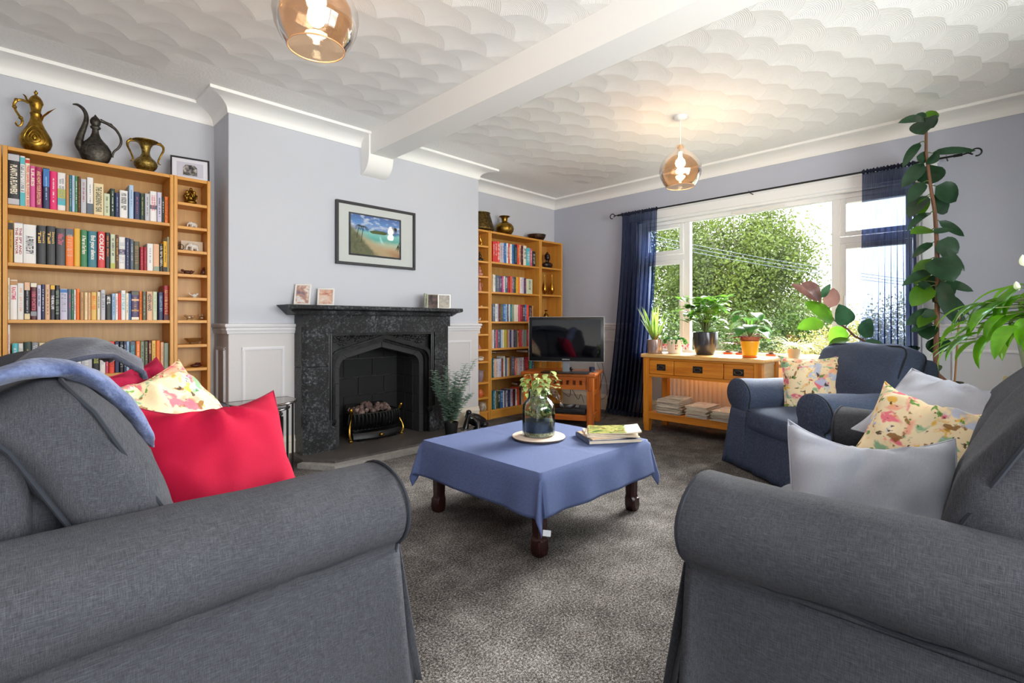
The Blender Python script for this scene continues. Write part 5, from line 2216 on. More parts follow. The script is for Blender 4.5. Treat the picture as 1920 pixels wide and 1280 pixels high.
# ------------------------------------------------------------------ nest of side tables
ns_m = Mat('smoked_top', '#8f8a86', .12, .3).m
for k, (w_, d_, h_, dz) in enumerate([(.42, .34, .50, 0), (.34, .30, .455, 0), (.26, .26, .41, 0)]):
    lb = ['largest of the nested half-round metal side tables beside the fireplace', 'middle table of the nested metal side tables beside the fireplace', 'smallest table tucked under the nested metal side tables'][k]
    r = root('nesting_table', lb, 'side table', (1.215, 3.62, 0), 0, 'nest of side tables beside the fireplace')
    poly = []
    for j in range(21):
        a = PI + PI * j / 20
        poly.append((w_ / 2 * math.cos(a), d_ * .75 * math.sin(a) * .8 + .0))
    poly += [(w_ / 2, .12), (-w_ / 2, .12)]
    poly = [(x, y + k * .02) for x, y in poly]
    MB().prism(poly, 'z', h_ - .012, h_).build('table_top', ns_m, r, False)
    MB().tube([(x, y, h_ - .006) for x, y in poly] + [(poly[0][0], poly[0][1], h_ - .006)], .008, 8).build('rim', plain('#77706c', .25, .9), r, True)
    for (x, y) in ((-w_ / 2 + .015, .08 + k * .02), (w_ / 2 - .015, .08 + k * .02), (-w_ * .36, -d_ * .38), (w_ * .36, -d_ * .38)):
        MB().tube([(x, y, h_ - .012), (x, y, 0)], .0075, 8).build('leg', plain('#2c2a2a', .3, .7), r, True)

# ------------------------------------------------------------------ brassware on the bookcases
ZB = 2.0205


def pot(name, label, cat, loc, prof, mat, n=36, **k):
    r = root(name, label, cat, loc, k.pop('rz', 0), k.pop('group', None))
    MB().lathe(prof, n, **k).build('body', mat, r, True, sharp=50)
    return r


# tall brass coffee ewer with drop medallion
ew = root('brass_ewer', 'brass coffee ewer with domed lid and teardrop medallion on top of the bookcase', 'ewer', (.105, 4.07, ZB), -.12)
pr = [(.0, 0), (.040, 0), (.042, .006), (.034, .014), (.045, .022), (.064, .045), (.073, .075), (.070, .105), (.056, .135), (.040, .165), (.029, .195), (.024, .215), (.024, .235), (.027, .240), (.027, .246), (.022, .252), (.024, .275), (.030, .298), (.032, .302), (.0, .303)]
MB().lathe(pr, 36, sy=.78).build('body', M['brass'], ew, True, sharp=50)
MB().lathe([(.033, .302), (.034, .307), (.030, .325), (.020, .343), (.008, .352), (.005, .358), (.009, .364), (.010, .370), (.004, .378), (.0, .386)], 28, cap0=True, sy=.85).build('lid', M['brass'], ew, True)
m = MB()
m.rings([[(.020, -.012, .225), (.020, .012, .225), (.026, .0, .20)], [(.052, -.010, .268), (.052, .010, .268), (.036, .0, .235)], [(.088, -.002, .300), (.088, .002, .300), (.082, 0, .293)]], True, True, True)
m.build('spout', plain('#b8772e', .3, 1), ew, True)
m = MB()
m.curve([(-.030, 0, .300), (-.055, 0, .310), (-.080, 0, .302), (-.092, 0, .275), (-.086, 0, .245), (-.070, 0, .215), (-.058, 0, .19), (-.062, 0, .165), (-.075, 0, .155), (-.085, 0, .168), (-.078, 0, .18)], [.006, .007, .008, .007, .006, .0065, .007, .006, .005, .004, .003], 8)
for p in ((-.082, 0, .304), (-.09, 0, .262), (-.064, 0, .205)):
    m.ball(p, .011, 8, 6)
m.curve([(-.036, 0, .31), (-.045, 0, .335), (-.055, 0, .345)], [.006, .005, .002], 6)
m.build('handle', M['brass'], ew, True)
m = MB()
for sc_, y_ in ((1.0, -.0555), (.62, -.060), (.33, -.063)):
    pts = []
    for j in range(33):
        a = 2 * PI * j / 32
        rr = .046 * sc_
        x = rr * math.sin(a) * (1 - .35 * max(0, math.cos(a)))
        z = .088 + rr * math.cos(a) * (1.55 if math.cos(a) > 0 else 1.0)
        yy = y_ + .10 * abs(z - .088) * .30 + (.3 * x * x / .05)
        pts.append((x, yy, z))
    m.tube(pts, .0022, 6)
m.ball((0, -.060, .088), (.009, .006, .014), 10, 8)
m.build('teardrop_medallion', M['brass_b'], ew, True)

# dark pewter ewer with long curved spout
pw = root('pewter_ewer', 'dark pewter ewer with long curved spout on top of the bookcase', 'ewer', (.375, 4.06, ZB), -.12)
pr = [(.0, 0), (.052, 0), (.054, .006), (.050, .012), (.068, .032), (.080, .065), (.078, .100), (.062, .130), (.042, .152), (.026, .175), (.018, .200), (.016, .222), (.024, .228), (.027, .236), (.022, .243), (.0, .244)]
MB().lathe(pr, 36, sy=.62).build('body', M['pewter'], pw, True, sharp=50)
MB().lathe([(.018, .243), (.026, .258), (.027, .275), (.020, .292), (.010, .302), (.004, .312), (.0, .318)], 24, cap0=True).build('lid', M['pewter'], pw, True)
m = MB()
m.curve([(-.058, 0, .07), (-.078, 0, .115), (-.070, 0, .17), (-.056, 0, .22), (-.045, 0, .265), (-.045, 0, .305), (-.060, 0, .338), (-.085, 0, .355), (-.108, 0, .352)], [.020, .022, .018, .015, .013, .011, .010, .008, .003], 12)
m.build('spout', M['pewter'], pw, True)
m = MB()
m.curve([(.022, 0, .285), (.045, 0, .278), (.070, 0, .268), (.100, 0, .245), (.122, 0, .205), (.126, 0, .165), (.112, 0, .130), (.092, 0, .105), (.084, 0, .080), (.086, 0, .065)], [.012, .009, .010, .008, .007, .0075, .007, .006, .006, .004], 10)
m.ball((.075, 0, .270), .010, 8, 6)
m.build('handle', M['pewter'], pw, True)
m = MB()
for rr in (.052, .044, .026):
    m.tube([(rr * math.cos(2 * PI * j / 28), -.0485 + (.0035 if rr > .05 else 0) + .010 * (rr / .052) ** 2, .080 + rr * math.sin(2 * PI * j / 28)) for j in range(29)], .0016, 5)
m.build('round_medallion', M['pewter'], pw, True)

# two-handled brass vase
bv = root('two_handled_vase', 'brass vase with two looping handles and flared rim on top of the bookcase', 'vase', (.632, 4.06, ZB), -.18)
pr = [(.0, 0), (.040, 0), (.044, .006), (.040, .012), (.046, .018), (.044, .024), (.056, .036), (.058, .042), (.062, .046), (.063, .056), (.066, .060), (.064, .072), (.060, .080), (.050, .094), (.034, .108), (.025, .124), (.022, .140), (.024, .155), (.031, .180), (.040, .196), (.055, .206), (.070, .212), (.071, .216), (.060, .213), (.036, .200), (.026, .18), (.018, .14)]
MB().lathe(pr, 40, sy=.95).build('body', M['brass_h'], bv, True, sharp=55)
for sg in (-1, 1):
    m = MB()
    m.curve([(sg * .058, 0, .207), (sg * .078, 0, .208), (sg * .094, 0, .195), (sg * .096, 0, .170), (sg * .086, 0, .145), (sg * .076, 0, .120), (sg * .068, 0, .095), (sg * .070, 0, .078), (sg * .082, 0, .074)], [.007, .0085, .008, .0065, .006, .0055, .0055, .005, .003], 8)
    m.ball((sg * .076, 0, .212), (.012, .008, .009), 8, 6)
    m.build('handle', M['brass'], bv, True)

# photo frame on the narrow bookcase
r = root('photo_frame', 'black framed black-and-white photo standing on the narrow bookcase', 'photo frame', (.885, 4.055, ZB), -.16)
T = Matrix.Rotation(-.10, 4, 'X')
m = MB()
m.T = T
fw, fh, b = .115, .165, .010
m.box(-fw, fw, -.008, .008, 0, b).box(-fw, fw, -.008, .008, fh - b, fh).box(-fw, -fw + b, -.008, .008, b, fh - b).box(fw - b, fw, -.008, .008, b, fh - b)
m.build('frame', plain('#16161a', .35), r, False)
for nm, q, c in (('mount', (-fw + b, fw - b, .0, .002, b, fh - b), '#dcdae2'), ('mount_line', (-.078, .078, -.001, .0, .032, .132), '#c3c1cc')):
    m = MB()
    m.T = T
    m.box(*q)
    m.build(nm, plain(c, .7), r, False)
m = MB()
m.T = T
m.prism([(-.042, .040), (.042, .040), (.042, .095), (.026, .115), (-.026, .115), (-.042, .095)], 'y', -.003, -.001)
m.build('photograph', photo_mat('mono_photo', [(.35, '#2d2c2c'), (.5, '#6d6866'), (.65, '#b9b3ae')], 40, 3), r, False)

# vessels on the far bookcases
pot('brass_cauldron', 'large wide hammered brass pot on top of the bookcase by the chimney breast', 'pot', (3.60, 4.085, 2.0205), [(0, 0), (.07, 0), (.135, .004), (.150, .022), (.148, .036), (.128, .11), (.108, .175), (.103, .192), (.108, .197), (.108, .202), (.100, .202), (.098, .19), (.10, .17)], M['brass_d'], 44)
for a in (-1.9, -1.2):
    pass
pot('brass_water_pot', 'round shiny brass pot with narrow neck on top of the middle bookcase', 'pot', (3.955, 4.075, 2.0205), [(0, 0), (.045, 0), (.072, .012), (.098, .042), (.107, .075), (.100, .108), (.078, .132), (.048, .148), (.034, .156), (.033, .160), (.036, .195), (.039, .198), (.037, .202), (.062, .214), (.064, .218), (.058, .217), (.030, .205), (.028, .17)], M['brass'], 44)
pot('bronze_bowl', 'dark bronze bowl on the corner bookcase by the window wall', 'bowl', (4.50, 4.08, 2.0205), [(0, 0), (.045, 0), (.085, .018), (.105, .045), (.112, .07), (.115, .076), (.109, .076), (.10, .05), (.08, .025), (0, .012)], M['bowlm'], 44)

# dark bust
bs = root('buddha_head_sculpture', 'dark carved Buddha bust on the top shelf of the corner bookcase', 'sculpture', (4.665, 4.05, 1.7005), -.3)
dk = Mat('dark_carved_wood', '#2a1512', .3).m
m = MB().lathe([(0, 0), (.075, 0), (.076, .012), (.055, .020), (.070, .030), (.074, .050), (.060, .068), (.030, .078), (.022, .085), (.024, .095)], 24, sy=.6)
m.build('shoulders', dk, bs, True)
m = MB()
m.ball((0, -.002, .135), (.034, .036, .046), 16, 12)
m.ball((0, -.038, .130), (.006, .010, .010), 8, 6)
m.ball((0, -.034, .115), (.010, .005, .004), 8, 6)
for s in (-1, 1):
    m.ball((s * .013, -.034, .142), (.007, .004, .003), 8, 6)
    m.ball((s * .035, 0, .125), (.004, .008, .018), 8, 6)
m.build('head', dk, bs, True)
m = MB()
m.ball((0, .004, .155), (.036, .038, .034), 16, 12)
m.ball((0, .004, .190), (.014, .014, .014), 10, 8)
m.build('topknot', dk, bs, True)
# brass bottles and vase
bp = [(0, 0), (.020, 0), (.021, .004), (.012, .012), (.009, .018), (.018, .03), (.030, .06), (.033, .085), (.026, .12), (.013, .155), (.008, .19), (.006, .225), (.005, .26), (.007, .265), (.0, .266)]
pot('brass_bottle_vase', 'slim gold bottle vase, nearer the paperbacks on the corner bookcase', 'vase', (4.668, 4.10, 1.3745), bp, M['gold'], 24, group='pair of slim gold bottle vases')
pot('brass_bottle_vase', 'slim gold bottle vase, nearer the window on the corner bookcase', 'vase', (4.762, 4.06, 1.3745), bp, M['gold'], 24, group='pair of slim gold bottle vases')
pot('small_brass_vase', 'small brass vase just above the television on the corner bookcase', 'vase', (4.64, 4.05, 1.0505), [(0, 0), (.016, 0), (.020, .004), (.014, .012), (.030, .035), (.034, .06), (.026, .085), (.012, .10), (.010, .125), (.022, .14), (.020, .142), (.006, .13)], M['brass'], 24)


# ------------------------------------------------------------------ small ornaments
def blobby(name, label, cat, loc, mat, parts, rz=0, group=None, nm='body'):
    """small figure modelled from fused lumps: parts = [(x,y,z,rx,ry,rz)] or tubes"""
    r = root(name, label, cat, loc, rz, group)
    m = MB()
    for q in parts:
        if q[0] == 't':
            m.tube(q[1], q[2], 8)
        else:
            m.ball(q[:3], q[3:6], 12, 8, .12, q[0] * 50)
    m.build(nm, mat, r, True, sharp=0)
    return r


china = Mat('glazed_china', '#d9d2c8', .25).m
china2 = Mat('pink_china', '#c08478', .25).m
crystal = thin_glass('crystal', '#f2ede0', .4, .05)
dwood = Mat('dark_carved', '#4a1d10', .35).m


def elephant(s=1.0):
    q = [(0, 0, .030, .026, .016, .017), (-.024, 0, .036, .012, .011, .012), ('t', [(-.030, 0, .036), (-.040, 0, .026), (-.041, 0, .012), (-.047, 0, .006)], [.006, .005, .004, .003]),
         ('t', [(.024, 0, .036), (.030, 0, .022)], [.002, .0015]), (-.020, .012, .037, .007, .002, .009), (-.020, -.012, .037, .007, .002, .009)]
    for x in (-.015, .014):
        for y in (-.009, .009):
            q.append(('t', [(x, y, .028), (x, y, .0)], [.0065, .006]))
    return [tuple([e * s for e in p]) if p[0] != 't' else ('t', [tuple(c * s for c in t) for t in p[1]], [c * s for c in p[2]]) for p in q]


xb = .893
blobby('deity_figurine', 'gold seated figurine, topmost ornament in the narrow bookcase by the sofa', 'figurine', (xb - .01, 4.03, 1.8495), M['brass'],
       [(0, 0, .020, .036, .026, .018), (0, 0, .050, .024, .018, .026), (0, -.002, .088, .017, .016, .018), (0, 0, .108, .010, .010, .012), ('t', [(0, -.016, .088), (0, -.026, .07), (.006, -.026, .052), (.014, -.022, .044)], [.006, .006, .005, .003]),
        (-.020, 0, .090, .010, .003, .012), (.020, 0, .090, .010, .003, .012), ('t', [(-.02, 0, .062), (-.036, -.006, .05), (-.034, -.008, .072)], [.007, .006, .005]), ('t', [(.02, 0, .062), (.036, -.006, .05), (.034, -.008, .072)], [.007, .006, .005]),
        (0, .0, .06, .034, .006, .040)])
blobby('elephant_figurine', 'small white elephant standing alone on the second narrow shelf', 'figurine', (xb + .005, 4.03, 1.6885), china, elephant(.95), .3, 'white elephant ornaments')
blobby('elephant_figurine', 'white patterned elephant standing before a pale card', 'figurine', (xb + .005, 4.01, 1.5275), china, elephant(1.15), .2, 'white elephant ornaments')
tag(MB().box(-.065, .065, -.002, .002, 0, .075).build('card', plain('#cdbba4', .7), None, False, loc=(xb, 4.045, 1.5275)), 'pale card leaning behind the patterned elephant ornament', 'card')
o = blobby('wire_ornament', 'little wire ring ornament beside the patterned elephant', 'ornament', (xb - .075, 4.005, 1.5275), M['pewter'], [('t', [(.018 * math.cos(a * .5), 0, .024 + .018 * math.sin(a * .5)) for a in range(14)], .0025), (0, 0, .004, .014, .006, .004)])


def critter(h=.03, l=.07):
    return [(0, 0, h * .55, l * .36, .012, h * .36), (-l * .42, 0, h * .85, .010, .008, .009), (l * .3, 0, h * .6, .012, .010, .012), ('t', [(l * .3, 0, h * .6), (l * .55, 0, h * .9)], [.004, .002]), ('t', [(-l * .2, .006, h * .4), (-l * .26, .006, 0)], [.004, .004]), ('t', [(l * .2, .006, h * .4), (l * .22, .006, 0)], [.004, .004]), ('t', [(-l * .2, -.006, h * .4), (-l * .26, -.006, 0)], [.004, .004]), ('t', [(l * .2, -.006, h * .4), (l * .22, -.006, 0)], [.004, .004]), ('t', [(-l * .42, 0, h * .8), (-l * .2, 0, h * .7)], [.006, .007])]


blobby('carved_animal', 'low dark carved animal crouching on the fourth narrow shelf', 'figurine', (xb - .03, 4.02, 1.3665), dwood, critter(.032, .075))
blobby('carved_bear', 'dark carved upright animal at the wall end of the fourth narrow shelf', 'figurine', (xb + .065, 4.02, 1.3665), dwood, [(0, 0, .022, .018, .014, .022), (0, -.004, .048, .010, .010, .010), (-.012, 0, .010, .010, .012, .010), (.010, 0, .012, .010, .010, .012), ('t', [(0, 0, .04), (.014, -.004, .03)], [.005, .004])])
blobby('bird_figurine', 'tiny black and white bird with curled tail on the fifth narrow shelf', 'figurine', (xb + .01, 4.02, 1.2075), china, [(0, 0, .016, .016, .010, .012), (.016, 0, .026, .008, .007, .008), ('t', [(-.012, 0, .016), (-.028, 0, .024), (-.034, 0, .034), (-.028, 0, .038)], [.004, .003, .003, .002]), (0, 0, .003, .012, .008, .003)])
blobby('glass_animal', 'clear glass animal on the sixth narrow shelf, further from the wall', 'figurine', (xb - .02, 4.02, 1.0535), crystal, critter(.036, .06), 0, 'clear glass ornaments')
blobby('glass_swan', 'clear glass round ornament on the sixth narrow shelf, nearer the chimney', 'figurine', (xb + .055, 4.02, 1.0535), crystal, [(0, 0, .016, .022, .014, .014), (.004, 0, .036, .010, .009, .012), ('t', [(-.012, 0, .02), (-.022, 0, .04)], [.004, .002])], 0, 'clear glass ornaments')
r = root('crystal_bowl', 'faceted crystal bowl on the lowest visible narrow shelf', 'bowl', (xb + .005, 4.02, .8885))
MB().lathe([(0, 0), (.026, 0), (.030, .004), (.024, .008), (.044, .020), (.058, .040), (.054, .041), (.036, .020), (0, .012)], 12, sy=.7).build('body', crystal, r, False)
blobby('carved_box', 'dark ornament just above the yellow floral cushion in the narrow bookcase', 'ornament', (xb + .02, 4.02, .7275), dwood, [(0, 0, .012, .036, .018, .012), (0.01, 0, .026, .02, .012, .006)])

# the far narrow bookcase
xb = 3.556
gold = M['brass_b']
gf = 'figurines in the narrow bookcase beside the fireplace'
blobby('flame_figurine', 'slender pale curling figurine, topmost in the narrow bookcase beside the fireplace', 'figurine', (xb - .01, 4.02, 1.8535), M['gold'], [(0, 0, .006, .022, .014, .006), ('t', [(0, 0, .005), (.014, 0, .03), (.002, 0, .06), (-.012, 0, .09), (-.006, 0, .115), (-.02, 0, .125)], [.012, .012, .010, .008, .006, .002])], 0, gf)
blobby('seated_figurine', 'silvery seated figurine on the second shelf down beside the fireplace', 'figurine', (xb - .01, 4.02, 1.6885), M['pewter'], [(0, 0, .020, .036, .022, .020), (-.006, 0, .055, .018, .014, .022), (-.012, 0, .088, .012, .012, .014), (-.016, 0, .108, .005, .005, .010)], 0, gf)
blobby('robed_figurine', 'reddish robed seated figurine on the third shelf down beside the fireplace', 'figurine', (xb - .015, 4.02, 1.5305), china2, [(0, 0, .022, .038, .022, .022), (-.004, 0, .055, .020, .015, .022), (-.008, 0, .088, .012, .011, .014), (-.008, 0, .102, .006, .006, .008)], 0, gf)
blobby('standing_figurine', 'tall pink figurine with bent arm on the fourth shelf down beside the fireplace', 'figurine', (xb - .02, 4.02, 1.3685), china2, [('t', [(0, 0, 0), (0, 0, .03), (-.004, 0, .07), (-.006, 0, .10)], [.022, .017, .013, .012]), (-.006, 0, .122, .014, .013, .015), ('t', [(.006, 0, .085), (.040, 0, .082), (.024, 0, .045)], [.005, .004, .004])], 0, gf)
blobby('tiny_shell', 'tiny pale shell on the fifth shelf down beside the fireplace', 'shell', (xb, 4.02, 1.2075), china, [(0, 0, .006, .014, .009, .006), (.012, 0, .005, .006, .005, .005)], 0, gf)
blobby('tiny_bird', 'tiny pale bird on the sixth shelf down beside the fireplace', 'figurine', (xb - .025, 4.02, 1.0575), china, [(0, 0, .012, .014, .010, .010), (.010, 0, .026, .008, .007, .007)], 0, gf)
blobby('fan_shell', 'pale fan-shaped shell on the seventh shelf down beside the fireplace', 'shell', (xb - .04, 4.02, .9185), china, [(0, 0, .020, .024, .006, .022), (.006, 0, .010, .020, .006, .010)], 0, gf)
blobby('peaked_figurine', 'small pinkish peaked ornament on the eighth shelf down beside the fireplace', 'ornament', (xb - .03, 4.02, .7575), china2, [('t', [(0, 0, 0), (0, 0, .02), (.002, 0, .05)], [.022, .012, .003]), (.014, 0, .008, .012, .008, .008)], 0, gf)
blobby('lace_basket', 'white lacy china basket on the ninth shelf down beside the fireplace', 'ornament', (xb - .005, 4.02, .6295), china, [(0, 0, .014, .038, .020, .014), (-.026, 0, .028, .012, .008, .008), (.0, 0, .030, .012, .008, .008), (.028, 0, .030, .012, .008, .008), ('t', [(-.036, 0, .02), (-.02, 0, .045), (.02, 0, .045), (.044, 0, .03)], .003)], 0, gf)
r = root('stoneware_jar', 'ribbed mauve-grey glass jar on the tenth shelf down beside the fireplace', 'jar', (xb - .012, 4.03, .4075), 0, gf)
MB().lathe([(0, 0), (.026, 0), (.030, .01), (.040, .045), (.043, .08), (.038, .10), (.046, .118), (.042, .118), (.034, .10), (.036, .06), (0, .02)], 24, wob=lambda a, z: 1 + .03 * math.sin(a * 10)).build('body', Mat('mauve_glass', '#8a7a82', .25).m, r, True)
r = root('shell_pot', 'orange ribbed shell-like pot on the eleventh shelf down beside the fireplace', 'pot', (xb - .012, 4.03, .2465), 0, gf)
MB().lathe([(0, 0), (.024, 0), (.036, .02), (.038, .045), (.030, .070), (.016, .082), (.0, .084)], 24, wob=lambda a, z: 1 + .07 * abs(math.sin(a * 5))).build('body', Mat('orange_glaze', '#c4663a', .35).m, r, True)
r = root('speckled_pot', 'cream speckled round pot on the bottom narrow shelf beside the fireplace', 'pot', (xb, 4.01, .1005), 0, gf)
MB().lathe([(0, 0), (.034, 0), (.048, .02), (.052, .045), (.046, .072), (.034, .086), (.030, .086), (.036, .06), (0, .02)], 24).build('body', stone_black('speckle', '#8a7a66', '#d8ccb8', .001, 30, .4), r, True)

# ------------------------------------------------------------------ black sculpture on the hearth side
sc_ = root('seal_sculpture', 'glossy black abstract reclining sculpture on the carpet beside the bookcase', 'sculpture', (3.17, 3.70, 0), -.3)
bg_ = stone_black('black_soapstone', '#121214', '#2c2c30', .0008, 12, .16)
m = MB()
m.rings([[( -.12 + .0, -.05, 0), (.14, -.06, 0), (.16, .05, 0), (-.10, .07, 0)], [(-.11, -.045, .025), (.13, -.05, .03), (.14, .045, .03), (-.09, .06, .025)]], True, True, True)
m.build('base', bg_, sc_, False)
m = MB()
m.tube([(.15, 0, .03), (.10, .0, .06), (.03, 0, .09), (-.03, 0, .115), (-.055, 0, .14), (-.05, 0, .165)], [.02, .05, .062, .055, .036, .024], 16)
m.ball((-.05, -.004, .172), (.028, .028, .026), 14, 10)
m.tube([(-.06, -.03, .15), (-.09, -.05, .09), (-.11, -.06, .03)], [.020, .026, .03], 12)
m.tube([(-.02, -.04, .12), (.02, -.07, .07), (.01, -.09, .02)], [.022, .028, .02], 12)
m.ball((.10, -.05, .05), (.035, .03, .03), 12, 8)
m.build('figure', bg_, sc_, True)
m = MB()
m.tube([(-.16, -.03, .006), (-.13, -.05, .012), (-.10, -.03, .02)], [.003, .006, .008], 8)
m.build('twig', bg_, sc_, True)

# ------------------------------------------------------------------ terrarium on its board
pl = root('round_board', 'round pale wooden board under the glass jar on the blue cloth', 'board', (2.085, 1.875, .3925))
MB().lathe([(0, 0), (.142, 0), (.146, .003), (.148, .012), (.146, .015), (0, .015)], 56).build('disc', plain('#d8c3b2', .5), pl, True)
MB().lathe([(.1485, .003), (.1492, .007), (.1485, .011)], 56, cap0=False).build('dark_edge', plain('#3b3634', .5), pl, True)
tj = root('terrarium_jar', 'clear glass jar terrarium with trailing green plants on the coffee table', 'terrarium', (2.085, 1.875, .408))
gp = [(.0, .0), (.080, .0), (.089, .006), (.091, .02), (.091, .150), (.088, .172), (.076, .192), (.062, .204), (.057, .216), (.057, .246), (.062, .250), (.062, .254), (.055, .254), (.054, .216), (.060, .203), (.073, .190), (.085, .170), (.088, .150), (.088, .022), (.085, .010), (0, .006)]
MB().lathe(gp, 56).build('glass_jar', M['glass'], tj, True)
MB().lathe([(0, .0075), (.084, .0075), (.0865, .018), (.0865, .026), (0, .026)], 40, wob=lambda a, z: 1).build('gravel', stone_black('pale_gravel', '#55603a', '#cfc9a4', .006, 60, .8), tj, True)
MB().lathe([(0, .0265), (.0868, .0265), (.0868, .085), (.06, .088), (0, .095)], 40, wob=lambda a, z: 1).build('dark_soil', stone_black('blue_black_soil', '#171b2c', '#2c3554', .003, 50, .5), tj, True)
m = MB()
random.seed(8)
for k in range(160):
    a, rr = random.uniform(0, 2 * PI), .082 * math.sqrt(random.random())
    x, y = rr * math.cos(a), rr * math.sin(a)
    z = .088 + .03 * (rr / .08) + random.uniform(0, .012)
    m.ball((x, y, z), (random.uniform(.005, .012), random.uniform(.005, .012), random.uniform(.003, .008)), 7, 5, .3, k)
o = m.build('moss', stone_black('straw_moss', '#6d6a34', '#c9a874', .004, 60, .95), tj, True)
o['kind'] = 'stuff'


def leaf(m, base, dirv, up, L_, W_, droop=.3, fold=.12, nseg=6, tip=1.0, curl=0.0):
    """one curved leaf blade: base point, growth direction, approximate upper side"""
    d = Vector(dirv).normalized()
    s = d.cross(Vector(up))
    if s.length < 1e-4:
        s = d.cross(Vector((.3, .5, .8)))
    s.normalize()
    n = s.cross(d).normalized()
    p = Vector(base)
    rows = []
    for i in range(nseg + 1):
        t = i / nseg
        wv = W_ * .5 * (math.sin(PI * t ** (.72 * tip)) ** .8 if 0 < t < 1 else 0) + (.0004)
        cdir = (d * math.cos(droop * t * 1.5) - n * math.sin(droop * t * 1.5))
        nn = (n * math.cos(droop * t * 1.5) + d * math.sin(droop * t * 1.5))
        if i:
            p = p + cdir * (L_ / nseg)
        e = nn * (fold * wv)
        rows.append([tuple(p - s * wv + e), tuple(p - s * wv * .5 + e * .35), tuple(p), tuple(p + s * wv * .5 + e * .35), tuple(p + s * wv + e)])
    m.rings(rows, False)


rnd = random.Random(5)
m = MB()
ms = MB()
for k in range(40):
    a = rnd.uniform(0, 2 * PI)
    rr = rnd.uniform(.0, .05)
    h_ = rnd.uniform(.17, .36)
    base = Vector((rr * math.cos(a), rr * math.sin(a), .10))
    lean = rnd.uniform(.0, .05 if h_ < .26 else .10)
    top = Vector((lean * math.cos(a), lean * math.sin(a), h_ if h_ < .36 else .36))
    mid_ = Vector((rr * math.cos(a) * .8, rr * math.sin(a) * .8, min(.22, h_ * .7)))
    if h_ > .25:
        mid_ = Vector((.03 * math.cos(a), .03 * math.sin(a), .235))
    ms.tube([base, mid_, top], .0013, 5)
    for j in range(3):
        b = a + rnd.uniform(-1.2, 1.2)
        dv = Vector((math.cos(b), math.sin(b), rnd.uniform(-.4, .5)))
        ln = rnd.uniform(.035, .055) if h_ > .25 else rnd.uniform(.018, .03)
        leaf(m, top - Vector((0, 0, .022 * j)), dv, (0, 0, 1), ln, ln * .62, rnd.uniform(.2, .9), .15, 5)
m.build('leaves', M['varieg'], tj, True, sharp=0)
ms.build('stems', M['stem'], tj, True)
m = MB()
for k in range(12):
    b = 2 * PI * k / 12
    leaf(m, (.035, -.035, .105), (math.cos(b) * .6, math.sin(b) * .6, 1), (math.cos(b), math.sin(b), 0), .06, .010, .1, .3, 5)
m.build('spiky_plant', plain('#2f6048', .5), tj, True, sharp=0)
m = MB()
ms2 = MB()
for k in range(5):
    f_ = (k - 2) * .011
    pts = [(.02, -.01, .235), (.045, -.02 + f_ * .4, .278 - .004 * k), (.072 + f_ * .3, -.04 + f_, .262 - .006 * k), (.088 + f_ * .4, -.05 + f_ * 1.4, .225 + .008 * k), (.092 + f_ * .5, -.052 + f_ * 1.8, .185 + .012 * k)]
    ms2.curve(pts, .0009, 5)
    for j in range(4):
        q = Vector(pts[3]).lerp(Vector(pts[4]), j / 3)
        leaf(m, q, (rnd.uniform(-1, 1), rnd.uniform(-1, 1), -.4), (0, 0, 1), .020, .013, .4, .2, 4)
m.build('trailing_leaves', plain('#5d4a40', .6), tj, True, sharp=0)
ms2.build('trailing_stems', plain('#6e5a48', .6), tj, True)

# ------------------------------------------------------------------ pendant lamps
def pendant(label, x, y):
    r = root('pendant_lamp', label, 'pendant lamp', (x, y, CZ - .0), 0, 'amber glass pendant lamps')
    MB().lathe([(.0, -.028), (.018, -.028), (.022, -.024), (.045, -.020), (.050, -.012), (.050, .0), (0, 0)], 28).build('ceiling_rose', M['whiteplastic'], r, True)
    MB().cyl((0, 0, -.22), (0, 0, -.024), .0035, 8).build('cable', M['whiteplastic'], r, True)
    MB().lathe([(0, -.27), (.017, -.27), (.019, -.26), (.019, -.235), (.010, -.222), (.006, -.212), (0, -.212)], 20).build('lamp_holder', M['whiteplastic'], r, True)
    gp = [(.030, -.222), (.034, -.232), (.038, -.250), (.052, -.268), (.090, -.295), (.130, -.335), (.152, -.385), (.155, -.415), (.148, -.455), (.128, -.500), (.104, -.533), (.100, -.536), (.099, -.533)]
    MB().lathe(gp, 56, cap0=False).build('glass_shade', M['amber'], r, True, sharp=0)
    m = MB()
    m.tube([(.1015 * math.cos(2 * PI * k / 48), .1015 * math.sin(2 * PI * k / 48), -.535) for k in range(49)], .0028, 6)
    m.build('shade_rim', Mat('amber_rim', '#d8a070', .1).m, r, True)
    bm_ = Mat('lit_bulb', '#fff2dc', .4).emit('#ffdfb0', 15.0)
    MB().lathe([(0, -.392), (.018, -.388), (.032, -.374), (.037, -.355), (.032, -.336), (.018, -.318), (.013, -.300), (.012, -.271), (0, -.271)], 24).build('bulb', bm_.m, r, True)
    ld = bpy.data.lights.new('bulb_light', 'POINT')
    ld.energy = .9
    ld.color = (1, .92, .82)
    ld.shadow_soft_size = .035
    lo = bpy.data.objects.new('bulb_light', ld)
    COL.objects.link(lo)
    lo.parent = r
    lo.location = (0, 0, -.43)
    return r


pendant('amber glass pendant lamp over the near end of the room, left of the ceiling beam', .82, 1.87)
pendant('amber glass pendant lamp hanging in front of the window', 3.62, 1.80)

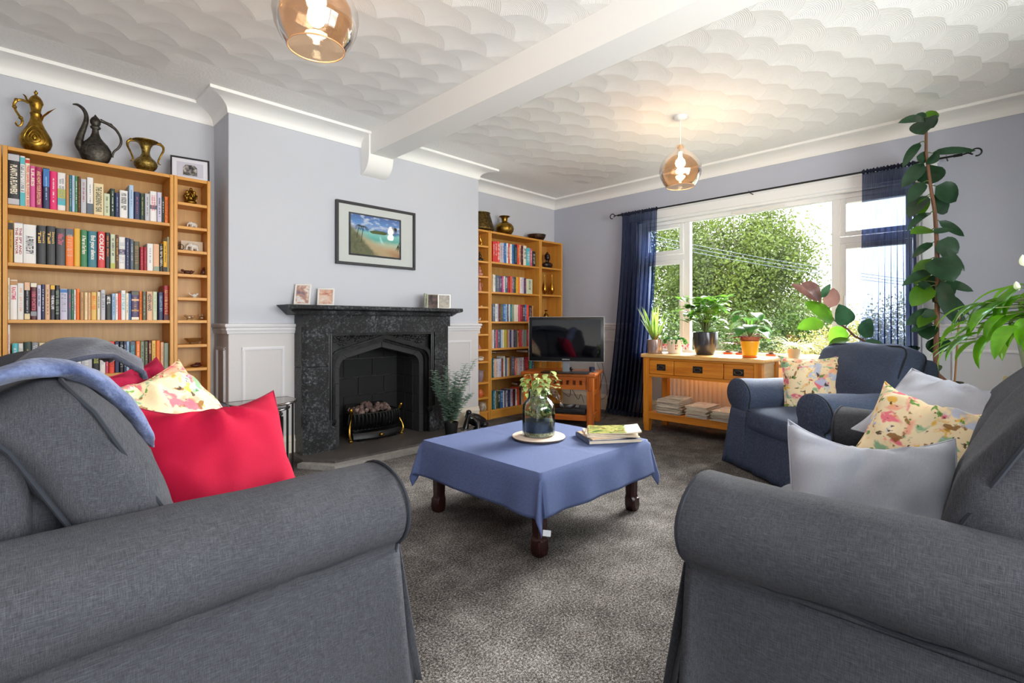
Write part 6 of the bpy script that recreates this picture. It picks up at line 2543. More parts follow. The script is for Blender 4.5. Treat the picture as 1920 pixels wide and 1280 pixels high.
# ------------------------------------------------------------------ curtain pole and curtains
RX, RZ = 4.88, 2.255
cp_ = root('curtain_pole', 'thin black iron curtain pole with curled ends above the window', 'curtain pole', (RX, 1.75, RZ))
ya, yb_ = 3.15 - 1.75, .29 - 1.75
MB().tube([(0, ya, 0), (0, yb_, 0)], .0075, 10).build('rod', M['iron'], cp_, True)
for sg, y0 in ((1, ya), (-1, yb_)):
    m = MB()
    m.cyl((0, y0 - sg * .02, 0), (0, y0 + sg * .03, 0), .011, 10)
    pts = [(0, y0 + sg * .03, 0), (0, y0 + sg * .06, .004), (0, y0 + sg * .085, -.012)]
    for k in range(14):
        a = k / 13 * 1.6 * PI
        rr = .034 - .012 * k / 13
        pts.append((0, y0 + sg * (.105 + rr * -math.cos(a) * 1.0 - .0), -.004 + rr * -math.sin(a) * -1.0 * (1 if True else 1)))
    m.tube(pts, .0055, 8)
    m.build('curled_finial', M['iron'], cp_, True)
for y0 in (ya - .06, yb_ + .06, 0):
    m = MB()
    m.tube([(0, y0, 0), (.03, y0, .0), (WX - RX - (.03 if y0 else .030), y0, .0)], .005, 8)
    m.tube([(0, y0 - .002, .012), (0, y0, .013), (0, y0 + .002, .012)], .004, 6)
    m.build('bracket', M['iron'], cp_, True)


def curtain(label, yt0, yt1, yb0, yb1, xt, xb, n, seed):
    r = root('curtain', label, 'curtain', (xt, (yt0 + yt1) / 2, RZ), 0, 'sheer navy curtains')
    cy = (yt0 + yt1) / 2
    H_ = RZ - .015

    def fn(u, v, z0=-.012, z1=None):
        z1 = -H_ if z1 is None else z1
        z = z0 + (z1 - z0) * v
        t = -z / H_
        f = t ** 1.6
        y = (yt0 + (yt1 - yt0) * u) * (1 - f) + (yb0 + (yb1 - yb0) * u) * f - cy
        ph = u * n * 2 * PI + seed
        amp = .012 + .022 * min(1, t * 2)
        x = amp * math.sin(ph + .7 * math.sin(t * 3 + u * 5)) + .010 * noise.noise(Vector((u * n * .8, t * 2, seed)))
        x += (xb - xt) * f - .018 * max(0, t - .9) / .1
        y += .010 * math.cos(ph) * (.4 + t)
        return (x, y, z)
    m = MB().grid(fn, n * 12, 40)
    m.build('sheer_panel', M['sheer'], r, True, sharp=0)
    # gathered header sleeve round the pole

    def hd(u, v):
        a = 2 * PI * v
        y = yt0 + (yt1 - yt0) * u - cy
        k = .0135 + .0035 * math.sin(u * n * 2 * PI * 1.7 + seed) + .002 * math.sin(u * n * 7.3)
        return (RX - xt + k * math.cos(a), y, k * 1.2 * math.sin(a))
    MB().grid(hd, n * 14, 10).build('header_sleeve', M['header'], r, True, sharp=0)

    def hem(u, v):
        p = fn(u, 1.0 - v * .022)
        return (p[0] - .002, p[1], p[2])
    MB().grid(hem, n * 12, 2).build('hem', M['header'], r, True, sharp=0)
    return r


curtain('sheer navy curtain between the television and the window, sweeping to the carpet', 3.126, 2.69, 3.29, 2.82, RX, 4.80, 9, 1)
curtain('sheer navy curtain at the rubber plant side of the window', .868, .53, .90, .50, RX, 4.86, 9, 4)

# ------------------------------------------------------------------ bits around the television
def tvpt(x, y, z):
    v = Matrix.Rotation(TVR, 4, 'Z') @ Vector((x, y, 0))
    return (ctr.x + v.x, ctr.y + v.y, z)


r = root('set_top_box', 'flat black box on the lower shelf of the television stand', 'set-top box', tvpt(.06, -.03, .1225), TVR)
MB().box(-.21, .21, -.14, .14, 0, .055, .004, 2).build('case', M['blackplastic'], r, True)
MB().box(-.12, .05, -.1415, -.1395, .018, .034).build('display', plain('#22252b', .1), r, False)
for k, (x, y, rz) in enumerate([(.00, -.06, .3), (.10, -.05, -.2), (.17, -.07, .1)]):
    lb = ['dark remote control on the black box, nearest the jar side', 'grey remote control lying between two others on the black box', 'silver-buttoned remote control at the outer end of the black box'][k]
    r = root('remote_control', lb, 'remote control', tvpt(x, y, .1782), TVR + rz, 'remote controls on the black box')
    MB().box(-.022, .022, -.075, .075, 0, .016, .004, 2).build('body', plain(['#1c1c1f', '#5a5a60', '#2a2a2e'][k], .4), r, True)
    m = MB()
    for i in range(3):
        for j in range(6):
            m.box(-.015 + i * .012, -.008 + i * .012, -.06 + j * .018, -.05 + j * .018, .016, .0175)
    m.build('keypad', plain('#c8c8cc', .4), r, False)
r = root('webcam', 'small black camera on a foot standing on the television stand', 'camera', tvpt(.12, -.14, HT), TVR)
m = MB().ball((0, 0, .034), (.018, .016, .018), 14, 10)
m.build('head', M['blackplastic'], r, True)
MB().lathe([(0, 0), (.020, 0), (.016, .006), (.005, .014), (.005, .022)], 16).build('foot', M['blackplastic'], r, True)
MB().lathe([(0, 0), (.006, 0), (.006, .003), (0, .003)], 12).build('lens', plain('#5a6070', .1), r, True)
r = root('ink_pot', 'small round dark blue pot on a silver saucer at the corner of the stand', 'pot', tvpt(.315, -.06, HT), TVR)
MB().lathe([(0, 0), (.045, 0), (.050, .006), (.044, .008), (0, .008)], 28).build('saucer', M['chrome'], r, True)
MB().lathe([(0, .008), (.026, .008), (.029, .014), (.029, .048), (.024, .052), (0, .053)], 24).build('pot', plain('#1f2b45', .25), r, True)
# wall bracket arm seen beyond the screen
wb = root('wall_bracket', 'black angled bracket on the wall just beyond the television edge', 'bracket', (WX - .002, 3.62, .80))
m = MB()
m.tube([(0, 0, .0), (-.05, -.02, .03), (-.10, -.03, .04)], .008, 8)
m.build('arm', M['blackplastic'], wb, True)
m = MB()
m.T = Matrix.Translation((-.12, -.045, .03)) @ Matrix.Rotation(.6, 4, 'X')
m.box(-.012, .012, -.025, .025, -.085, .085, .004)
m.build('holder', M['blackplastic'], wb, True)
random.seed(3)


def cable(label, pts, r_=.0028, cat='cable'):
    r = root('cable', label, cat, (0, 0, 0), 0, 'black cables behind the television')
    # smooth with a Catmull-Rom pass
    P0 = [Vector(p) for p in pts]
    out_ = []
    for i in range(len(P0) - 1):
        a, b, c_, d = P0[max(0, i - 1)], P0[i], P0[i + 1], P0[min(len(P0) - 1, i + 2)]
        for k in range(6):
            t = k / 6
            out_.append(.5 * ((2 * b) + (c_ - a) * t + (2 * a - 5 * b + 4 * c_ - d) * t * t + (3 * b - a - 3 * c_ + d) * t ** 3))
    out_.append(P0[-1])
    MB().tube(out_, r_, 6).build('flex', M['blackplastic'], r, True)


cable('black cable hanging straight from the corner of the television stand to the floor', [at(1129, 680, 5.12), at(1131, 700, 5.2), at(1124, 730, 5.25), at(1122, 741, 5.3), at(1124, 760, 5.35), at(1120, 778, 5.35)])
cable('black cable looping widest from the television towards the curtain foot', [at(1130, 694, 5.3), at(1136, 712, 5.5), at(1139, 745, 5.6), at(1137, 775, 5.5), at(1130, 788, 5.35), at(1122, 791, 5.31)])
cable('black cable rising from the skirting up behind the curtain', [at(1122, 748, 5.55), at(1134, 745, 5.65), at(1147, 720, 5.75), at(1158, 695, 5.8), at(1166, 680, 5.85)], .0024)
cable('thin cable drooping from the blue pot down behind the stand', [at(1120, 682, 5.2), at(1126, 700, 5.25), at(1127, 722, 5.3), at(1124, 738, 5.35), at(1120, 746, 5.35)], .002)
cable('tangled cable behind the black box under the television', [tvpt(-.1, .12, .20), tvpt(-.08, .2, .30), tvpt(.02, .22, .24), tvpt(.05, .18, .33), tvpt(.12, .2, .22), tvpt(.16, .15, .28), tvpt(.2, .13, .19)], .0028)

# ------------------------------------------------------------------ sideboard beside the near sofa
sb = root('side_cabinet', 'pale oak cabinet beneath the peace lily at the edge of the room', 'cabinet', (3.42, -.22, 0))
MB().box(-.36, .36, -.26, .26, .72, .75, .004, 2).build('top', M['side_oak'], sb, True)
MB().box(-.34, .34, -.24, .24, .04, .72).build('body', M['side_oak'], sb, False)
for s in (-1, 1):
    d = MB().box(s * .17 - .155, s * .17 + .155, .24, .256, .07, .70, .003).build('door', M['side_oak'], sb, True)
    MB().ball((s * .04, .268, .42), .012).build('knob', M['brass'], d, True)
# ------------------------------------------------------------------ house plants
def leaf_to(m, a, b, w_, nrm, bow=.12, fold=.15, n=7, shape=.75):
    """leaf blade from a to b, width w_, upper side towards nrm, bowed"""
    a, b = Vector(a), Vector(b)
    d = b - a
    L_ = d.length
    d.normalize()
    s = d.cross(Vector(nrm)).normalized()
    nn = s.cross(d).normalized()
    rows = []
    for i in range(n + 1):
        t = i / n
        p = a + d * L_ * t + nn * (bow * L_ * math.sin(PI * t))
        wv = .5 * w_ * (math.sin(PI * min(1, t) ** shape) ** .62 if 0 < i < n else .02)
        rows.append([tuple(p - s * wv - nn * 0 + nn * fold * wv), tuple(p - s * wv * .55 + nn * fold * wv * .3), tuple(p), tuple(p + s * wv * .55 + nn * fold * wv * .3), tuple(p + s * wv + nn * fold * wv)])
    m.rings(rows, False)


def plant_root(name, label, loc, cat='plant', group=None):
    return root(name, label, cat, loc, 0, group)


def rubber(name, label, base_loc, stem_px, leaves, sc, ox, oy, d0, pot_r, pot_h, potmat, stem_r, seed, mats_by, cane=None):
    r = plant_root(name, label, base_loc)
    B = Vector(base_loc)
    rnd = random.Random(seed)
    st = [at(ox + x / sc, oy + y / sc, d0) - B for x, y in stem_px]
    st.append(Vector((0, 0, pot_h - .03)))
    n = len(st)
    MB().tube(st, [stem_r * (.45 + .55 * i / (n - 1)) for i in range(n)], 10).build('stem', M['bark'], r, True)
    groups = {}
    pet = MB()
    for (bx, by, tx_, ty_, wpx, kind) in leaves:
        side = 1 if tx_ > bx else -1
        # nearest stem point
        bp = at(ox + bx / sc, oy + by / sc, d0) - B
        sp_ = min(((q - bp).length, i) for i, q in enumerate(st))[1]
        # closest on the polyline
        best = None
        for i in range(n - 1):
            a, b = st[i], st[i + 1]
            ab = b - a
            t = max(0, min(1, (bp - a).dot(ab) / ab.length_squared))
            q = a + ab * t
            if best is None or (q - bp).length < best[0]:
                best = ((q - bp).length, q)
        dd = rnd.uniform(-.16, .10)
        tip = at(ox + tx_ / sc, oy + ty_ / sc, d0 + dd) - B
        bp = at(ox + bx / sc, oy + by / sc, d0 + dd * .25) - B
        pet.tube([best[1], (best[1] + bp) / 2 + Vector((0, 0, .008)), bp], [.005, .004, .0035], 6)
        view = -(B + (bp + tip) / 2 - Vector((0, 0, 1.035))).normalized()
        nrm = (view * 1.0 + Vector((0, 0, .55)) + Vector((rnd.uniform(-.4, .4), rnd.uniform(-.4, .4), 0))).normalized()
        w_ = wpx / sc / 940 * d0 * 1.15
        g = groups.setdefault(kind, MB())
        leaf_to(g, bp, tip, w_, nrm, rnd.uniform(.02, .12), .12)
    for k, g in groups.items():
        g.build('leaves', M[k], r, True, sharp=0)
    pet.build('leaf_stalks', M['stem'], r, True)
    if cane:
        MB().tube([Vector(c) for c in cane], .006, 6).build('support_cane', plain('#a0703f', .7), r, True)
    MB().lathe([(0, 0), (pot_r * .8, 0), (pot_r * .82, .01), (pot_r * .98, pot_h - .01), (pot_r, pot_h), (pot_r * .93, pot_h), (pot_r * .9, pot_h - .03), (0, pot_h - .03)], 32).build('pot', potmat, r, True)
    MB().lathe([(0, pot_h - .029), (pot_r * .9, pot_h - .029)], 24, cap0=True).build('soil', M['soil'], r, False)
    return r


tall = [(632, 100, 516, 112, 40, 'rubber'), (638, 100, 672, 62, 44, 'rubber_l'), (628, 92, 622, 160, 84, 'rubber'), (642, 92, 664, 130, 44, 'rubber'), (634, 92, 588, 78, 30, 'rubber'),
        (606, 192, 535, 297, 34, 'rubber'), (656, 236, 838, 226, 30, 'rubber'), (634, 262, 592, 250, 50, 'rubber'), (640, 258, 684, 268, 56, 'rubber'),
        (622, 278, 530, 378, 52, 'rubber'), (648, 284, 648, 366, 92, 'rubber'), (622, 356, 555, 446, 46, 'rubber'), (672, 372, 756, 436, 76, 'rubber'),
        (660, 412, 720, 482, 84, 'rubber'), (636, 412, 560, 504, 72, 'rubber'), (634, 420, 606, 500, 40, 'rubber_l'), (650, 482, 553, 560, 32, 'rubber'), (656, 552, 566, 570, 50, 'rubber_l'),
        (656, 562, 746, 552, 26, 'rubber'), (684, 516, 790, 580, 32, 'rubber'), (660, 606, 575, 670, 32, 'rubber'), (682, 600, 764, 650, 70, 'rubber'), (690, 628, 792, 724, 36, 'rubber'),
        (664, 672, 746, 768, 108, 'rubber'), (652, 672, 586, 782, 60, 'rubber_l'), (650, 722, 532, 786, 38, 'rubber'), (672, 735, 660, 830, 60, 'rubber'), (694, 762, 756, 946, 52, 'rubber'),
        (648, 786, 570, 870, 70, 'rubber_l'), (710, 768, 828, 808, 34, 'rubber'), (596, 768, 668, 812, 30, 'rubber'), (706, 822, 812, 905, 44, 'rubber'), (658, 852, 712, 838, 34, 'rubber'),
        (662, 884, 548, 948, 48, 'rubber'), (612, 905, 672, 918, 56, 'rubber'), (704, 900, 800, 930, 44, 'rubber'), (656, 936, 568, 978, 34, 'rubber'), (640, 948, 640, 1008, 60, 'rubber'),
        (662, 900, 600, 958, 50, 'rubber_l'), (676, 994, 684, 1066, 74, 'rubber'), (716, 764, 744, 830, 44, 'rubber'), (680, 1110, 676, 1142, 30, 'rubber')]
potb = Mat('olive_pot', '#4a4a38', .5).m
rubber('tall_rubber_plant', 'very tall rubber plant reaching the ceiling beside the right-hand curtain', (4.70, .32, .47), [(632, 90), (632, 235), (650, 370), (668, 480), (676, 600), (681, 750), (677, 900), (672, 1080), (676, 1150)],
       tall, 2.206, 1450, 180, 3.56, .078, .15, potb, .019, 3, None, cane=[(.04, -.02, .04), (.075, -.05, .65)])
ps = root('plant_stand', 'small dark wooden stand under the tall rubber plant', 'stand', (4.70, .32, 0))
MB().lathe([(0, .44), (.11, .44), (.115, .45), (.115, .465), (.11, .469), (0, .469)], 28).build('top', M['mahog'], ps, True)
for k in range(3):
    a = 2 * PI * k / 3 + .4
    MB().tube([(.08 * math.cos(a), .08 * math.sin(a), .44), (.11 * math.cos(a), .11 * math.sin(a), 0)], .012, 8).build('leg', M['mahog'], ps, True)
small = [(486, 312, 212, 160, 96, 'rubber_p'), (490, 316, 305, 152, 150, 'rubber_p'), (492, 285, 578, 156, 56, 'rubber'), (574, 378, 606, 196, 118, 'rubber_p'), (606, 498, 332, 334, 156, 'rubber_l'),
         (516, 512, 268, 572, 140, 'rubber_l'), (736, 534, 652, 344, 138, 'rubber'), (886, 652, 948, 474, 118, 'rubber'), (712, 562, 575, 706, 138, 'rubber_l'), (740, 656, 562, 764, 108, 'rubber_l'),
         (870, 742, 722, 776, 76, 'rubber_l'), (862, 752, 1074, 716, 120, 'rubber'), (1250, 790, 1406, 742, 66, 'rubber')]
rubber('small_rubber_plant', 'young rubber plant with big oval leaves leaning out behind the blue armchair', (4.65, .84, 0), [(484, 330), (500, 350), (610, 490), (735, 575), (800, 640), (905, 690), (1000, 800), (1060, 900)],
       small, 4.924, 1440, 500, 3.84, .13, .26, M['terracotta'], .012, 6, None)

# sword plant
def simple_pot(r, R, h_, mat, rim=True, taper=.82, nm='pot', soilc=True):
    pr = [(0, 0), (R * taper, 0), (R * taper + .002, .006), (R, h_ - .012), (R, h_), (R * .93, h_), (R * .9, h_ - .02), (0, h_ - .02)]
    MB().lathe(pr, 36).build(nm, mat, r, True)
    if soilc:
        MB().lathe([(0, h_ - .0195), (R * .9, h_ - .0195)], 24).build('soil', M['soil'], r, False)


r = plant_root('sword_plant', 'yellow-green spiky sword plant in metallic pot, nearest the curtain on the console', (4.44, 2.47, .7375))
simple_pot(r, .072, .135, Mat('rose_metal_pot', '#b9a39b', .22, .7).m, taper=.95)
m = MB()
rnd = random.Random(14)
for k in range(17):
    a = rnd.uniform(0, 2 * PI)
    ln = rnd.uniform(.20, .42)
    le = rnd.uniform(.12, .68)
    b = Vector((.02 * math.cos(a), .02 * math.sin(a), .12))
    leaf(m, b, (math.cos(a) * le, math.sin(a) * le, 1), (math.cos(a) * -1, math.sin(a) * -1, .3), ln, .030, rnd.uniform(-.05, -.18) * -1 * .5, .35, 7, .9)
m.build('leaves', M['snake'], r, True, sharp=0)
m = MB()
for k in range(7):
    a = rnd.uniform(0, 2 * PI)
    m.tube([(.0, 0, .11), (.03 * math.cos(a), .03 * math.sin(a), .15), (.05 * math.cos(a), .05 * math.sin(a), .19)], [.008, .007, .003], 6)
m.build('leaf_bases', plain('#b8703c', .7), r, True)

r = plant_root('trailing_cactus', 'trailing segmented cactus in white pot, second along the console', (4.60, 2.345, .7375))
simple_pot(r, .078, .135, Mat('white_glaze', '#e9e2da', .25).m, taper=.78)
m = MB()
mt = MB()
for k in range(44):
    a = rnd.uniform(0, 2 * PI)
    p = Vector((.03 * math.cos(a), .03 * math.sin(a), .125))
    d = Vector((math.cos(a), math.sin(a), 1.3))
    for j in range(rnd.randint(4, 7)):
        q = p + d.normalized() * .026
        leaf_to(m if j < 5 else mt, p, q, .014, Vector((rnd.uniform(-1, 1), rnd.uniform(-1, 1), .4)), .02, .1, 4, .9)
        p = q
        d = d + Vector((math.cos(a) * .25, math.sin(a) * .25, -.85 - rnd.uniform(0, .4)))
        d.normalize()
m.build('stem_segments', M['green2'], r, True, sharp=0)
mt.build('red_tips', M['red_leaf'], r, True, sharp=0)


def bushy(r, base, n, h0, h1, spread, lf, wr, mat, seed, droop=.4, whorl=5, nm='leaves', trunk=True):
    rnd = random.Random(seed)
    m, ms = MB(), MB()
    for k in range(n):
        a = 2 * PI * k / n + rnd.uniform(-.3, .3)
        h_ = rnd.uniform(h0, h1)
        sp_ = spread * rnd.uniform(.3, 1.0)
        top = Vector((sp_ * math.cos(a), sp_ * math.sin(a), base + h_))
        ms.tube([(0, 0, base), (sp_ * .35 * math.cos(a), sp_ * .35 * math.sin(a), base + h_ * .55), top], [.004, .003, .002], 6)
        for j in range(whorl):
            b = a + 2 * PI * j / whorl + rnd.uniform(-.3, .3)
            q = top - Vector((0, 0, rnd.uniform(0, .05)))
            ln = lf * rnd.uniform(.85, 1.25)
            leaf(m, q, (math.cos(b), math.sin(b), rnd.uniform(-.1, .8)), (0, 0, 1), ln, ln * wr, droop * rnd.uniform(.5, 1.4), .18, 6)
    m.build(nm, mat, r, True, sharp=0)
    ms.build('stems', M['stem'], r, True)


r = plant_root('umbrella_plant', 'leafy green plant in large glossy dark grey pot on the console', (4.60, 2.04, .7375))
MB().lathe([(0, 0), (.078, 0), (.084, .004), (.100, .05), (.112, .10), (.114, .15), (.112, .208), (.108, .212), (.103, .208), (.103, .185), (0, .185)], 44).build('pot', Mat('gunmetal_glaze', '#4a4c52', .16, .55).m, r, True)
MB().lathe([(0, .186), (.103, .186)], 24).build('soil', M['soil'], r, False)
MB().tube([(0, 0, .18), (.005, 0, .27), (0, .0, .36)], [.008, .007, .005], 8).build('trunk', M['bark'], r, True)
bushy(r, .20, 28, .10, .36, .20, .105, .55, M['green1'], 4, .45, 6)

r = plant_root('begonia_plant', 'big-leaved plant with dark red trailing rosettes in yellow pot on the console', (4.49, 1.60, .7375))
MB().lathe([(0, 0), (.056, 0), (.062, .004), (.063, .014), (.060, .018)], 32).build('saucer', Mat('orange_plastic', '#d2601c', .35).m, r, True)
MB().lathe([(.0, .014), (.056, .014), (.074, .128), (.078, .130), (.078, .142), (.073, .142), (.070, .12), (0, .12)], 36).build('pot', Mat('yellow_glaze', '#e8a818', .3).m, r, True)
MB().lathe([(.058, .12), (.072, .15), (.076, .152), (.076, .176), (.070, .176), (.066, .155), (0, .155)], 32, cap0=False).build('inner_pot', M['terracotta'], r, True)
m = MB()
rnd = random.Random(44)
for (a, h_, ln) in ((.3, .34, .125), (1.4, .30, .12), (2.6, .36, .11), (3.5, .28, .12), (4.4, .24, .13), (5.3, .27, .12), (2.0, .22, .12), (5.9, .38, .10), (4.9, .33, .11), (.9, .25, .12), (3.0, .26, .13), (4.0, .38, .11), (1.7, .40, .10), (5.6, .20, .12)):
    b = Vector((.06 * math.cos(a), .06 * math.sin(a), h_))
    leaf(m, b, (math.cos(a), math.sin(a), .05), (0, 0, 1), ln * 1.2, ln * .95, .7, .15, 7)
m.build('leaves', M['green2'], r, True, sharp=0)
m = MB()
for a in (.3, 1.4, 2.6, 3.5, 4.4, 5.3, 2.0, 5.9, 4.9, .9, 3.0, 4.0, 1.7, 5.6):
    m.tube([(0, 0, .155), (.03 * math.cos(a), .03 * math.sin(a), .24), (.06 * math.cos(a), .06 * math.sin(a), .32)], .0028, 6)
m.build('stems', M['stem'], r, True)
for (cx_, cy_, cz_) in ((-.02, .10, .20), (-.04, .135, .165), (-.05, .08, .17), (-.01, .15, .20), (-.03, .165, .12), (-.02, -.10, .19), (-.03, -.13, .17), (-.05, -.09, .20), (-.06, .02, .18), (-.055, .12, .115)):
    m = MB()
    for j in range(9):
        b = 2 * PI * j / 9 + cx_ * 40
        leaf(m, (cx_, cy_, cz_), (math.cos(b), math.sin(b), .35), (0, 0, 1), .056, .026, .4, .2, 4)
    m.tube([(cx_, cy_, cz_), (cx_ * .6, cy_ * .6, cz_ + .012), (cx_ * .2, cy_ * .2, .175)], .0022, 5)
    m.build('red_rosette', M['red_leaf'], r, True, sharp=0)

for k, (y, lb) in enumerate(((1.985, 'low spiky brown succulent on the sill, nearest the big grey pot'), (1.865, 'spiky greenish succulent on the sill just left of the yellow pot'), (1.59, 'spiky brown succulent on the sill beyond the yellow pot'))):
    r = plant_root('succulent', lb, (4.985, y, .7005), 'plant', 'succulents on the window sill')
    simple_pot(r, .042, .045, M['terracotta'], taper=.8)
    m = MB()
    for j in range(46):
        b = j * 2.4
        e = (j / 46)
        leaf(m, (0, 0, .03), (math.cos(b) * (1.2 - e), math.sin(b) * (1.2 - e), .25 + 1.2 * e), (0, 0, 1), .055 - .012 * e, .014, .1, .4, 4)
    m.build('leaves', M['succ'], r, True, sharp=0)

r = plant_root('spider_plant', 'pale spider plant in small cream pot on the sill behind the floral cushion', (4.985, 1.395, .7005))
simple_pot(r, .056, .10, Mat('cream_pot', '#cdb79a', .6).m, taper=.75)
m = MB()
rnd = random.Random(71)
for j in range(58):
    b = rnd.uniform(0, 2 * PI)
    e = rnd.uniform(.4, 1.2)
    leaf(m, (0, 0, .085), (math.cos(b) * e, math.sin(b) * e, 1.1), (-math.cos(b), -math.sin(b), .6), rnd.uniform(.18, .32), .009, rnd.uniform(.7, 1.25), .3, 9, .8)
m.build('leaves', M['spider'], r, True, sharp=0)
m = MB()
m.tube([(0, 0, .08), (.0, -.004, .20), (.0, .004, .28)], [.003, .0025, .001], 6)
m.build('flower_stalk', M['stem'], r, True)

# eucalyptus in a black nursery pot
r = plant_root('eucalyptus_plant', 'grey-green artificial eucalyptus in small black pot on the hearth', (2.735, 3.49, .0505))
simple_pot(r, .062, .115, plain('#17171a', .45), taper=.78)
m, ms = MB(), MB()
rnd = random.Random(19)
tips = [(-.21, -.10, .50), (-.17, -.04, .42), (-.13, .05, .56), (-.07, -.04, .52), (-.03, .03, .60), (.02, -.05, .55), (.06, .03, .50), (.10, -.06, .62), (.14, -.02, .50), (.09, .03, .40), (-.10, -.08, .34), (.04, -.09, .36), (.13, -.10, .36), (-.02, -.08, .42), (.16, -.11, .66), (-.15, -.10, .36)]
for (x, y, z) in tips:
    # spread tips across the view: local x runs along the picture's right (world +x,-y)
    wx, wy = (x * .74 - y * .2), (-x * .62 + y * .5)
    pts = [Vector((0, 0, .09)), Vector((wx * .25, wy * .25, .09 + (z - .09) * .4)), Vector((wx * .65, wy * .65, .09 + (z - .09) * .75)), Vector((wx, wy, z))]
    ms.tube(pts, [.0025, .002, .0018, .001], 5)
    nl = 20
    for k in range(nl):
        t = .12 + .88 * k / (nl - 1)
        i = min(2, int(t * 3))
        q = pts[i].lerp(pts[i + 1], t * 3 - i)
        for s in (0, PI):
            b = k * 1.3 + s
            ln = .056 * (1.1 - .5 * t) + .008
            leaf(m, q, (math.cos(b), math.sin(b), .45), (0, 0, 1), ln, ln * 1.05, .3, .12, 4)
m.build('leaves', M['eucal'], r, True, sharp=0)
ms.build('stems', M['stem'], r, True)

# peace lily at the edge of the room
r = plant_root('peace_lily', 'large bright green peace lily spilling over the oak cabinet by the wall', (3.52, -.14, .7505))
MB().lathe([(0, 0), (.10, 0), (.13, .20), (.12, .20), (.115, .17), (0, .17)], 32).build('pot', Mat('white_pot', '#e0dcd6', .3).m, r, True)
m, ms = MB(), MB()
rnd = random.Random(31)
for k in range(120):
    a = rnd.uniform(0, 2 * PI)
    rr = rnd.uniform(.08, .34)
    h_ = .52 - rr * .55 + rnd.uniform(-.14, .10)
    q = Vector((rr * math.cos(a), rr * math.sin(a), h_ - .05))
    ms.tube([(0, 0, .17), (q.x * .4, q.y * .4, .17 + (q.z - .17) * .8 + .05), q], [.004, .003, .0025], 5)
    ln = rnd.uniform(.15, .24)
    leaf(m, q, (math.cos(a), math.sin(a), rnd.uniform(-.25, .30)), (0, 0, 1), ln, ln * .30, rnd.uniform(.5, 1.1), .22, 8, 1.0)
m.build('leaves', M['lily'], r, True, sharp=0)
ms.build('stalks', M['stem'], r, True)
m = MB()
leaf(m, (-.02, .10, .56), (-.1, .2, 1), (1, .3, 0), .06, .03, .2, .5, 6)
leaf(m, (-.10, .12, .44), (-.3, .3, .9), (1, .3, 0), .05, .025, .2, .5, 6)
m.build('flowers', leafm('lily_flower', '#dfe6b8', '#f2f2dc', None, .4, .3), r, True, sharp=0)

# ------------------------------------------------------------------ garden
g = MB().box(5.32, 8.2, -3, 6.5, -.42, -.36)  # added pale slab, unseen below the sill, bounces daylight up to the ceiling
struct(g.build('ground_added_bounce', stone_black('pale_bounce_paving', '#b5b0a6', '#cfcac0', .002, 14, .9), None, False))
g = MB().box(5.32, 40, -16, 40, -.45, -.40)
struct(g.build('ground_lawn', M['lawn'], None, False))


def scatter_tree(name, label, base, crown, n, leaf_s, mat, seed, trunk_r=.12, trunk_h=1.5, group=None, droop=0.0, cat='tree', clumps=40, branches=14, core=None):
    """tree: crown = (cx, cy, cz, rx, ry, rz) relative to the base"""
    rnd = random.Random(seed)
    r = root(name, label, cat, base, 0, group)
    cx_, cy_, cz_, rx, ry, rz_ = crown
    m = MB()
    m.tube([(0, 0, 0), (.03, .05, trunk_h * .5), (cx_ * .5, cy_ * .5, trunk_h), (cx_, cy_, cz_ + rz_ * .3)], [trunk_r, trunk_r * .8, trunk_r * .6, trunk_r * .2], 10)
    cl_ = []
    for k in range(clumps):
        u, v_ = rnd.uniform(-1, 1), rnd.uniform(0, 2 * PI)
        s = math.sqrt(1 - u * u)
        q = rnd.uniform(.35, .95)
        cl_.append(Vector((cx_ + rx * q * s * math.cos(v_), cy_ + ry * q * s * math.sin(v_), cz_ + rz_ * q * u)))
    for k in range(branches):
        c = cl_[k]
        m.tube([(cx_ * .4, cy_ * .4, trunk_h * rnd.uniform(.6, 1.2)), ((cx_ + c.x) / 2, (cy_ + c.y) / 2, (trunk_h + c.z) / 2 + .1), c], [trunk_r * .4, trunk_r * .22, trunk_r * .06], 6)
    m.build('trunk', plain('#8d8478' if droop else '#5c4a38', .9), r, True)
    V, F = [], []
    per = n // clumps
    rc = .42 * (rx * ry * rz_) ** (1 / 3.0)
    for c in cl_:
        for k in range(per):
            p = Vector((rnd.gauss(0, .42), rnd.gauss(0, .42), rnd.gauss(0, .42))) * rc
            if droop:
                p.z = p.z * 1.0 - abs(rnd.gauss(0, droop))
                p.x *= .8
                p.y *= .8
            p += c
            a = Vector((rnd.gauss(0, 1), rnd.gauss(0, 1), rnd.gauss(0, .8))).normalized()
            b = a.cross(Vector((rnd.gauss(0, 1), rnd.gauss(0, 1), rnd.gauss(0, 1)))).normalized()
            s1_, s2_ = leaf_s * rnd.uniform(.6, 1.2), leaf_s * rnd.uniform(.35, .6)
            i = len(V)
            V += [tuple(p - a * s1_), tuple(p - b * s2_ + a * s1_ * .1), tuple(p + a * s1_), tuple(p + b * s2_ + a * s1_ * .1)]
            F.append((i, i + 1, i + 2, i + 3))
    mm = MB()
    mm._add(V, F)
    o = mm.build('foliage', mat, r, False)
    o['kind'] = 'stuff'
    return r


def gp_(u, d):
    p = at(u, 605, d)
    return (p.x, p.y, -.40)


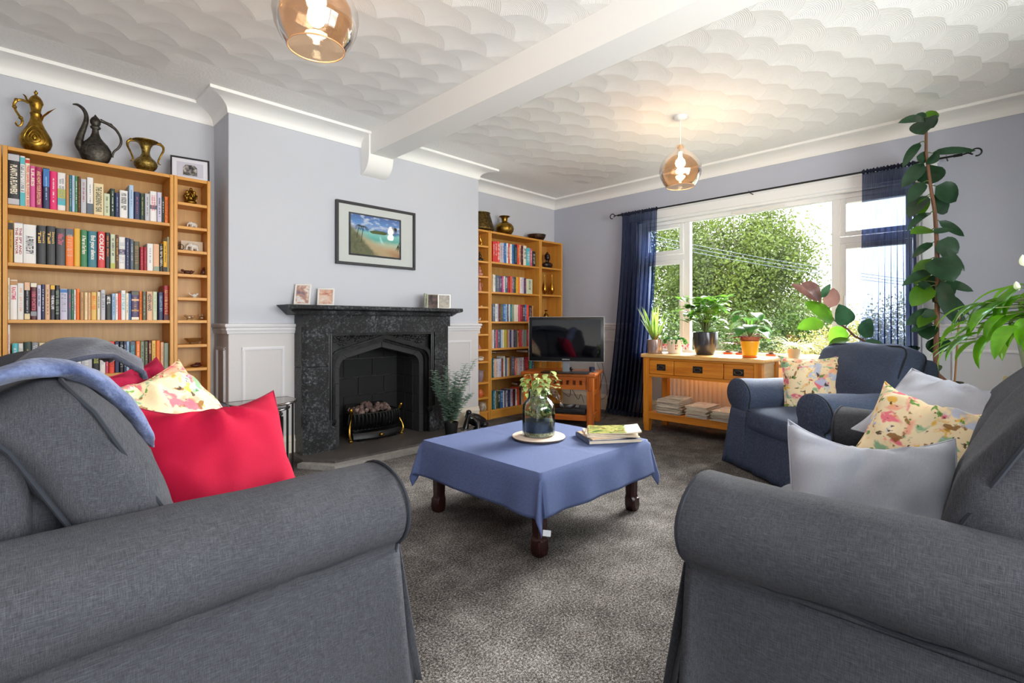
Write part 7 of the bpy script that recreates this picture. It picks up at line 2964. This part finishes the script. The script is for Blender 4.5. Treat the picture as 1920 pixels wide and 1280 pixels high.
scatter_tree('birch_tree', 'tall drooping birch tree filling the left half of the window view', gp_(1385, 13), (0, 0, 3.15, 2.15, 1.9, 1.95), 46000, .046, M['t_birch'], 3, .12, 1.9, None, .35, clumps=110, branches=30)
scatter_tree('birch_tree', 'second birch behind the small left casement of the window', gp_(1262, 15), (0, 0, 3.0, 1.9, 1.9, 2.1), 22000, .052, M['t_birch'], 5, .12, 1.9, None, .3, clumps=50)
scatter_tree('garden_shrub', 'rounded green shrub beyond the birch, right of its trunk', gp_(1470, 14), (0, 0, 1.35, 1.6, 1.5, 1.5), 16000, .042, M['t_birch'], 7, .05, .5, 'shrubs in the garden', 0, 'shrub', clumps=40)
scatter_tree('garden_shrub', 'darker green shrub filling the lower middle of the big pane', gp_(1400, 10), (0, 0, .80, 1.5, 1.3, .85), 16000, .038, M['t_dark'], 9, .05, .4, 'shrubs in the garden', 0, 'shrub', clumps=40)
scatter_tree('garden_shrub', 'low shrub behind the potted plants near the left casement', gp_(1290, 9.5), (0, 0, .75, 1.2, 1.2, .85), 12000, .038, M['t_dark'], 12, .05, .4, 'shrubs in the garden', 0, 'shrub', clumps=30)
scatter_tree('hydrangea_bush', 'creamy yellow flowering bush just outside the window behind the armchair', gp_(1535, 7.2), (0, 0, .62, .75, .7, .55), 8000, .025, M['t_yel'], 15, .03, .3, None, 0, 'shrub', clumps=30)
scatter_tree('garden_shrub', 'green shrub at the foot of the view behind the young rubber plant', gp_(1510, 11), (0, 0, .85, 1.2, 1.2, .95), 12000, .038, M['t_dark'], 18, .05, .4, 'shrubs in the garden', 0, 'shrub', clumps=30)
scatter_tree('golden_shrub', 'yellow-green climbing shrub seen beside and through the far curtain', gp_(1640, 7.5), (0, 0, .95, .75, .75, .85), 7000, .027, M['t_yel'], 22, .03, .4, None, 0, 'shrub', clumps=26)
fn_ = root('garden_fence', 'grey-blue panel fence across the garden behind the far casement', 'fence', gp_(1650, 9), math.radians(-52))
for k in range(4):
    p = MB().box(-1.0 + k * .52, -1.0 + k * .52 + .51, -.012, .012, 0, 1.15)
    p.build('board_panel', plain('#8f9aa4', .8), fn_, False)
m = MB()
for k in range(2):
    x = -1.0 + k * 1.56
    MB().box(x - .05, x + .05, -.06, .03, 0, 1.2).build('post', plain('#7b8690', .8), fn_, False)
# overhead wires crossing the sky
for k in range(3):
    r = root('overhead_wire', 'thin overhead wire, %s of three slanting across the birch' % ('topmost', 'middle', 'lowest')[k], 'wire', (0, 0, 0), 0, 'overhead wires')
    a, b = at(1060, 405 + k * 8, 9), at(1790, 535 + k * 5, 9)
    pts = [a.lerp(b, t / 10) - Vector((0, 0, .12 * math.sin(PI * t / 10))) for t in range(11)]
    MB().tube(pts, .004, 5).build('cable', plain('#6c7480', .6), r, True)
# poles that carry them
for k, (u, lb) in enumerate(((1060, 'grey wooden pole hidden behind the near curtain'), (1790, 'grey wooden pole behind the far curtain carrying the wires'))):
    p = at(u, 605, 9)
    r = root('utility_pole', lb, 'pole', (p.x, p.y, -.4), 0, 'wooden poles carrying the wires')
    MB().cyl((0, 0, 0), (0, 0, 3.25 if k == 0 else 2.6), .06, 12).build('post', plain('#6b6258', .9), r, True)
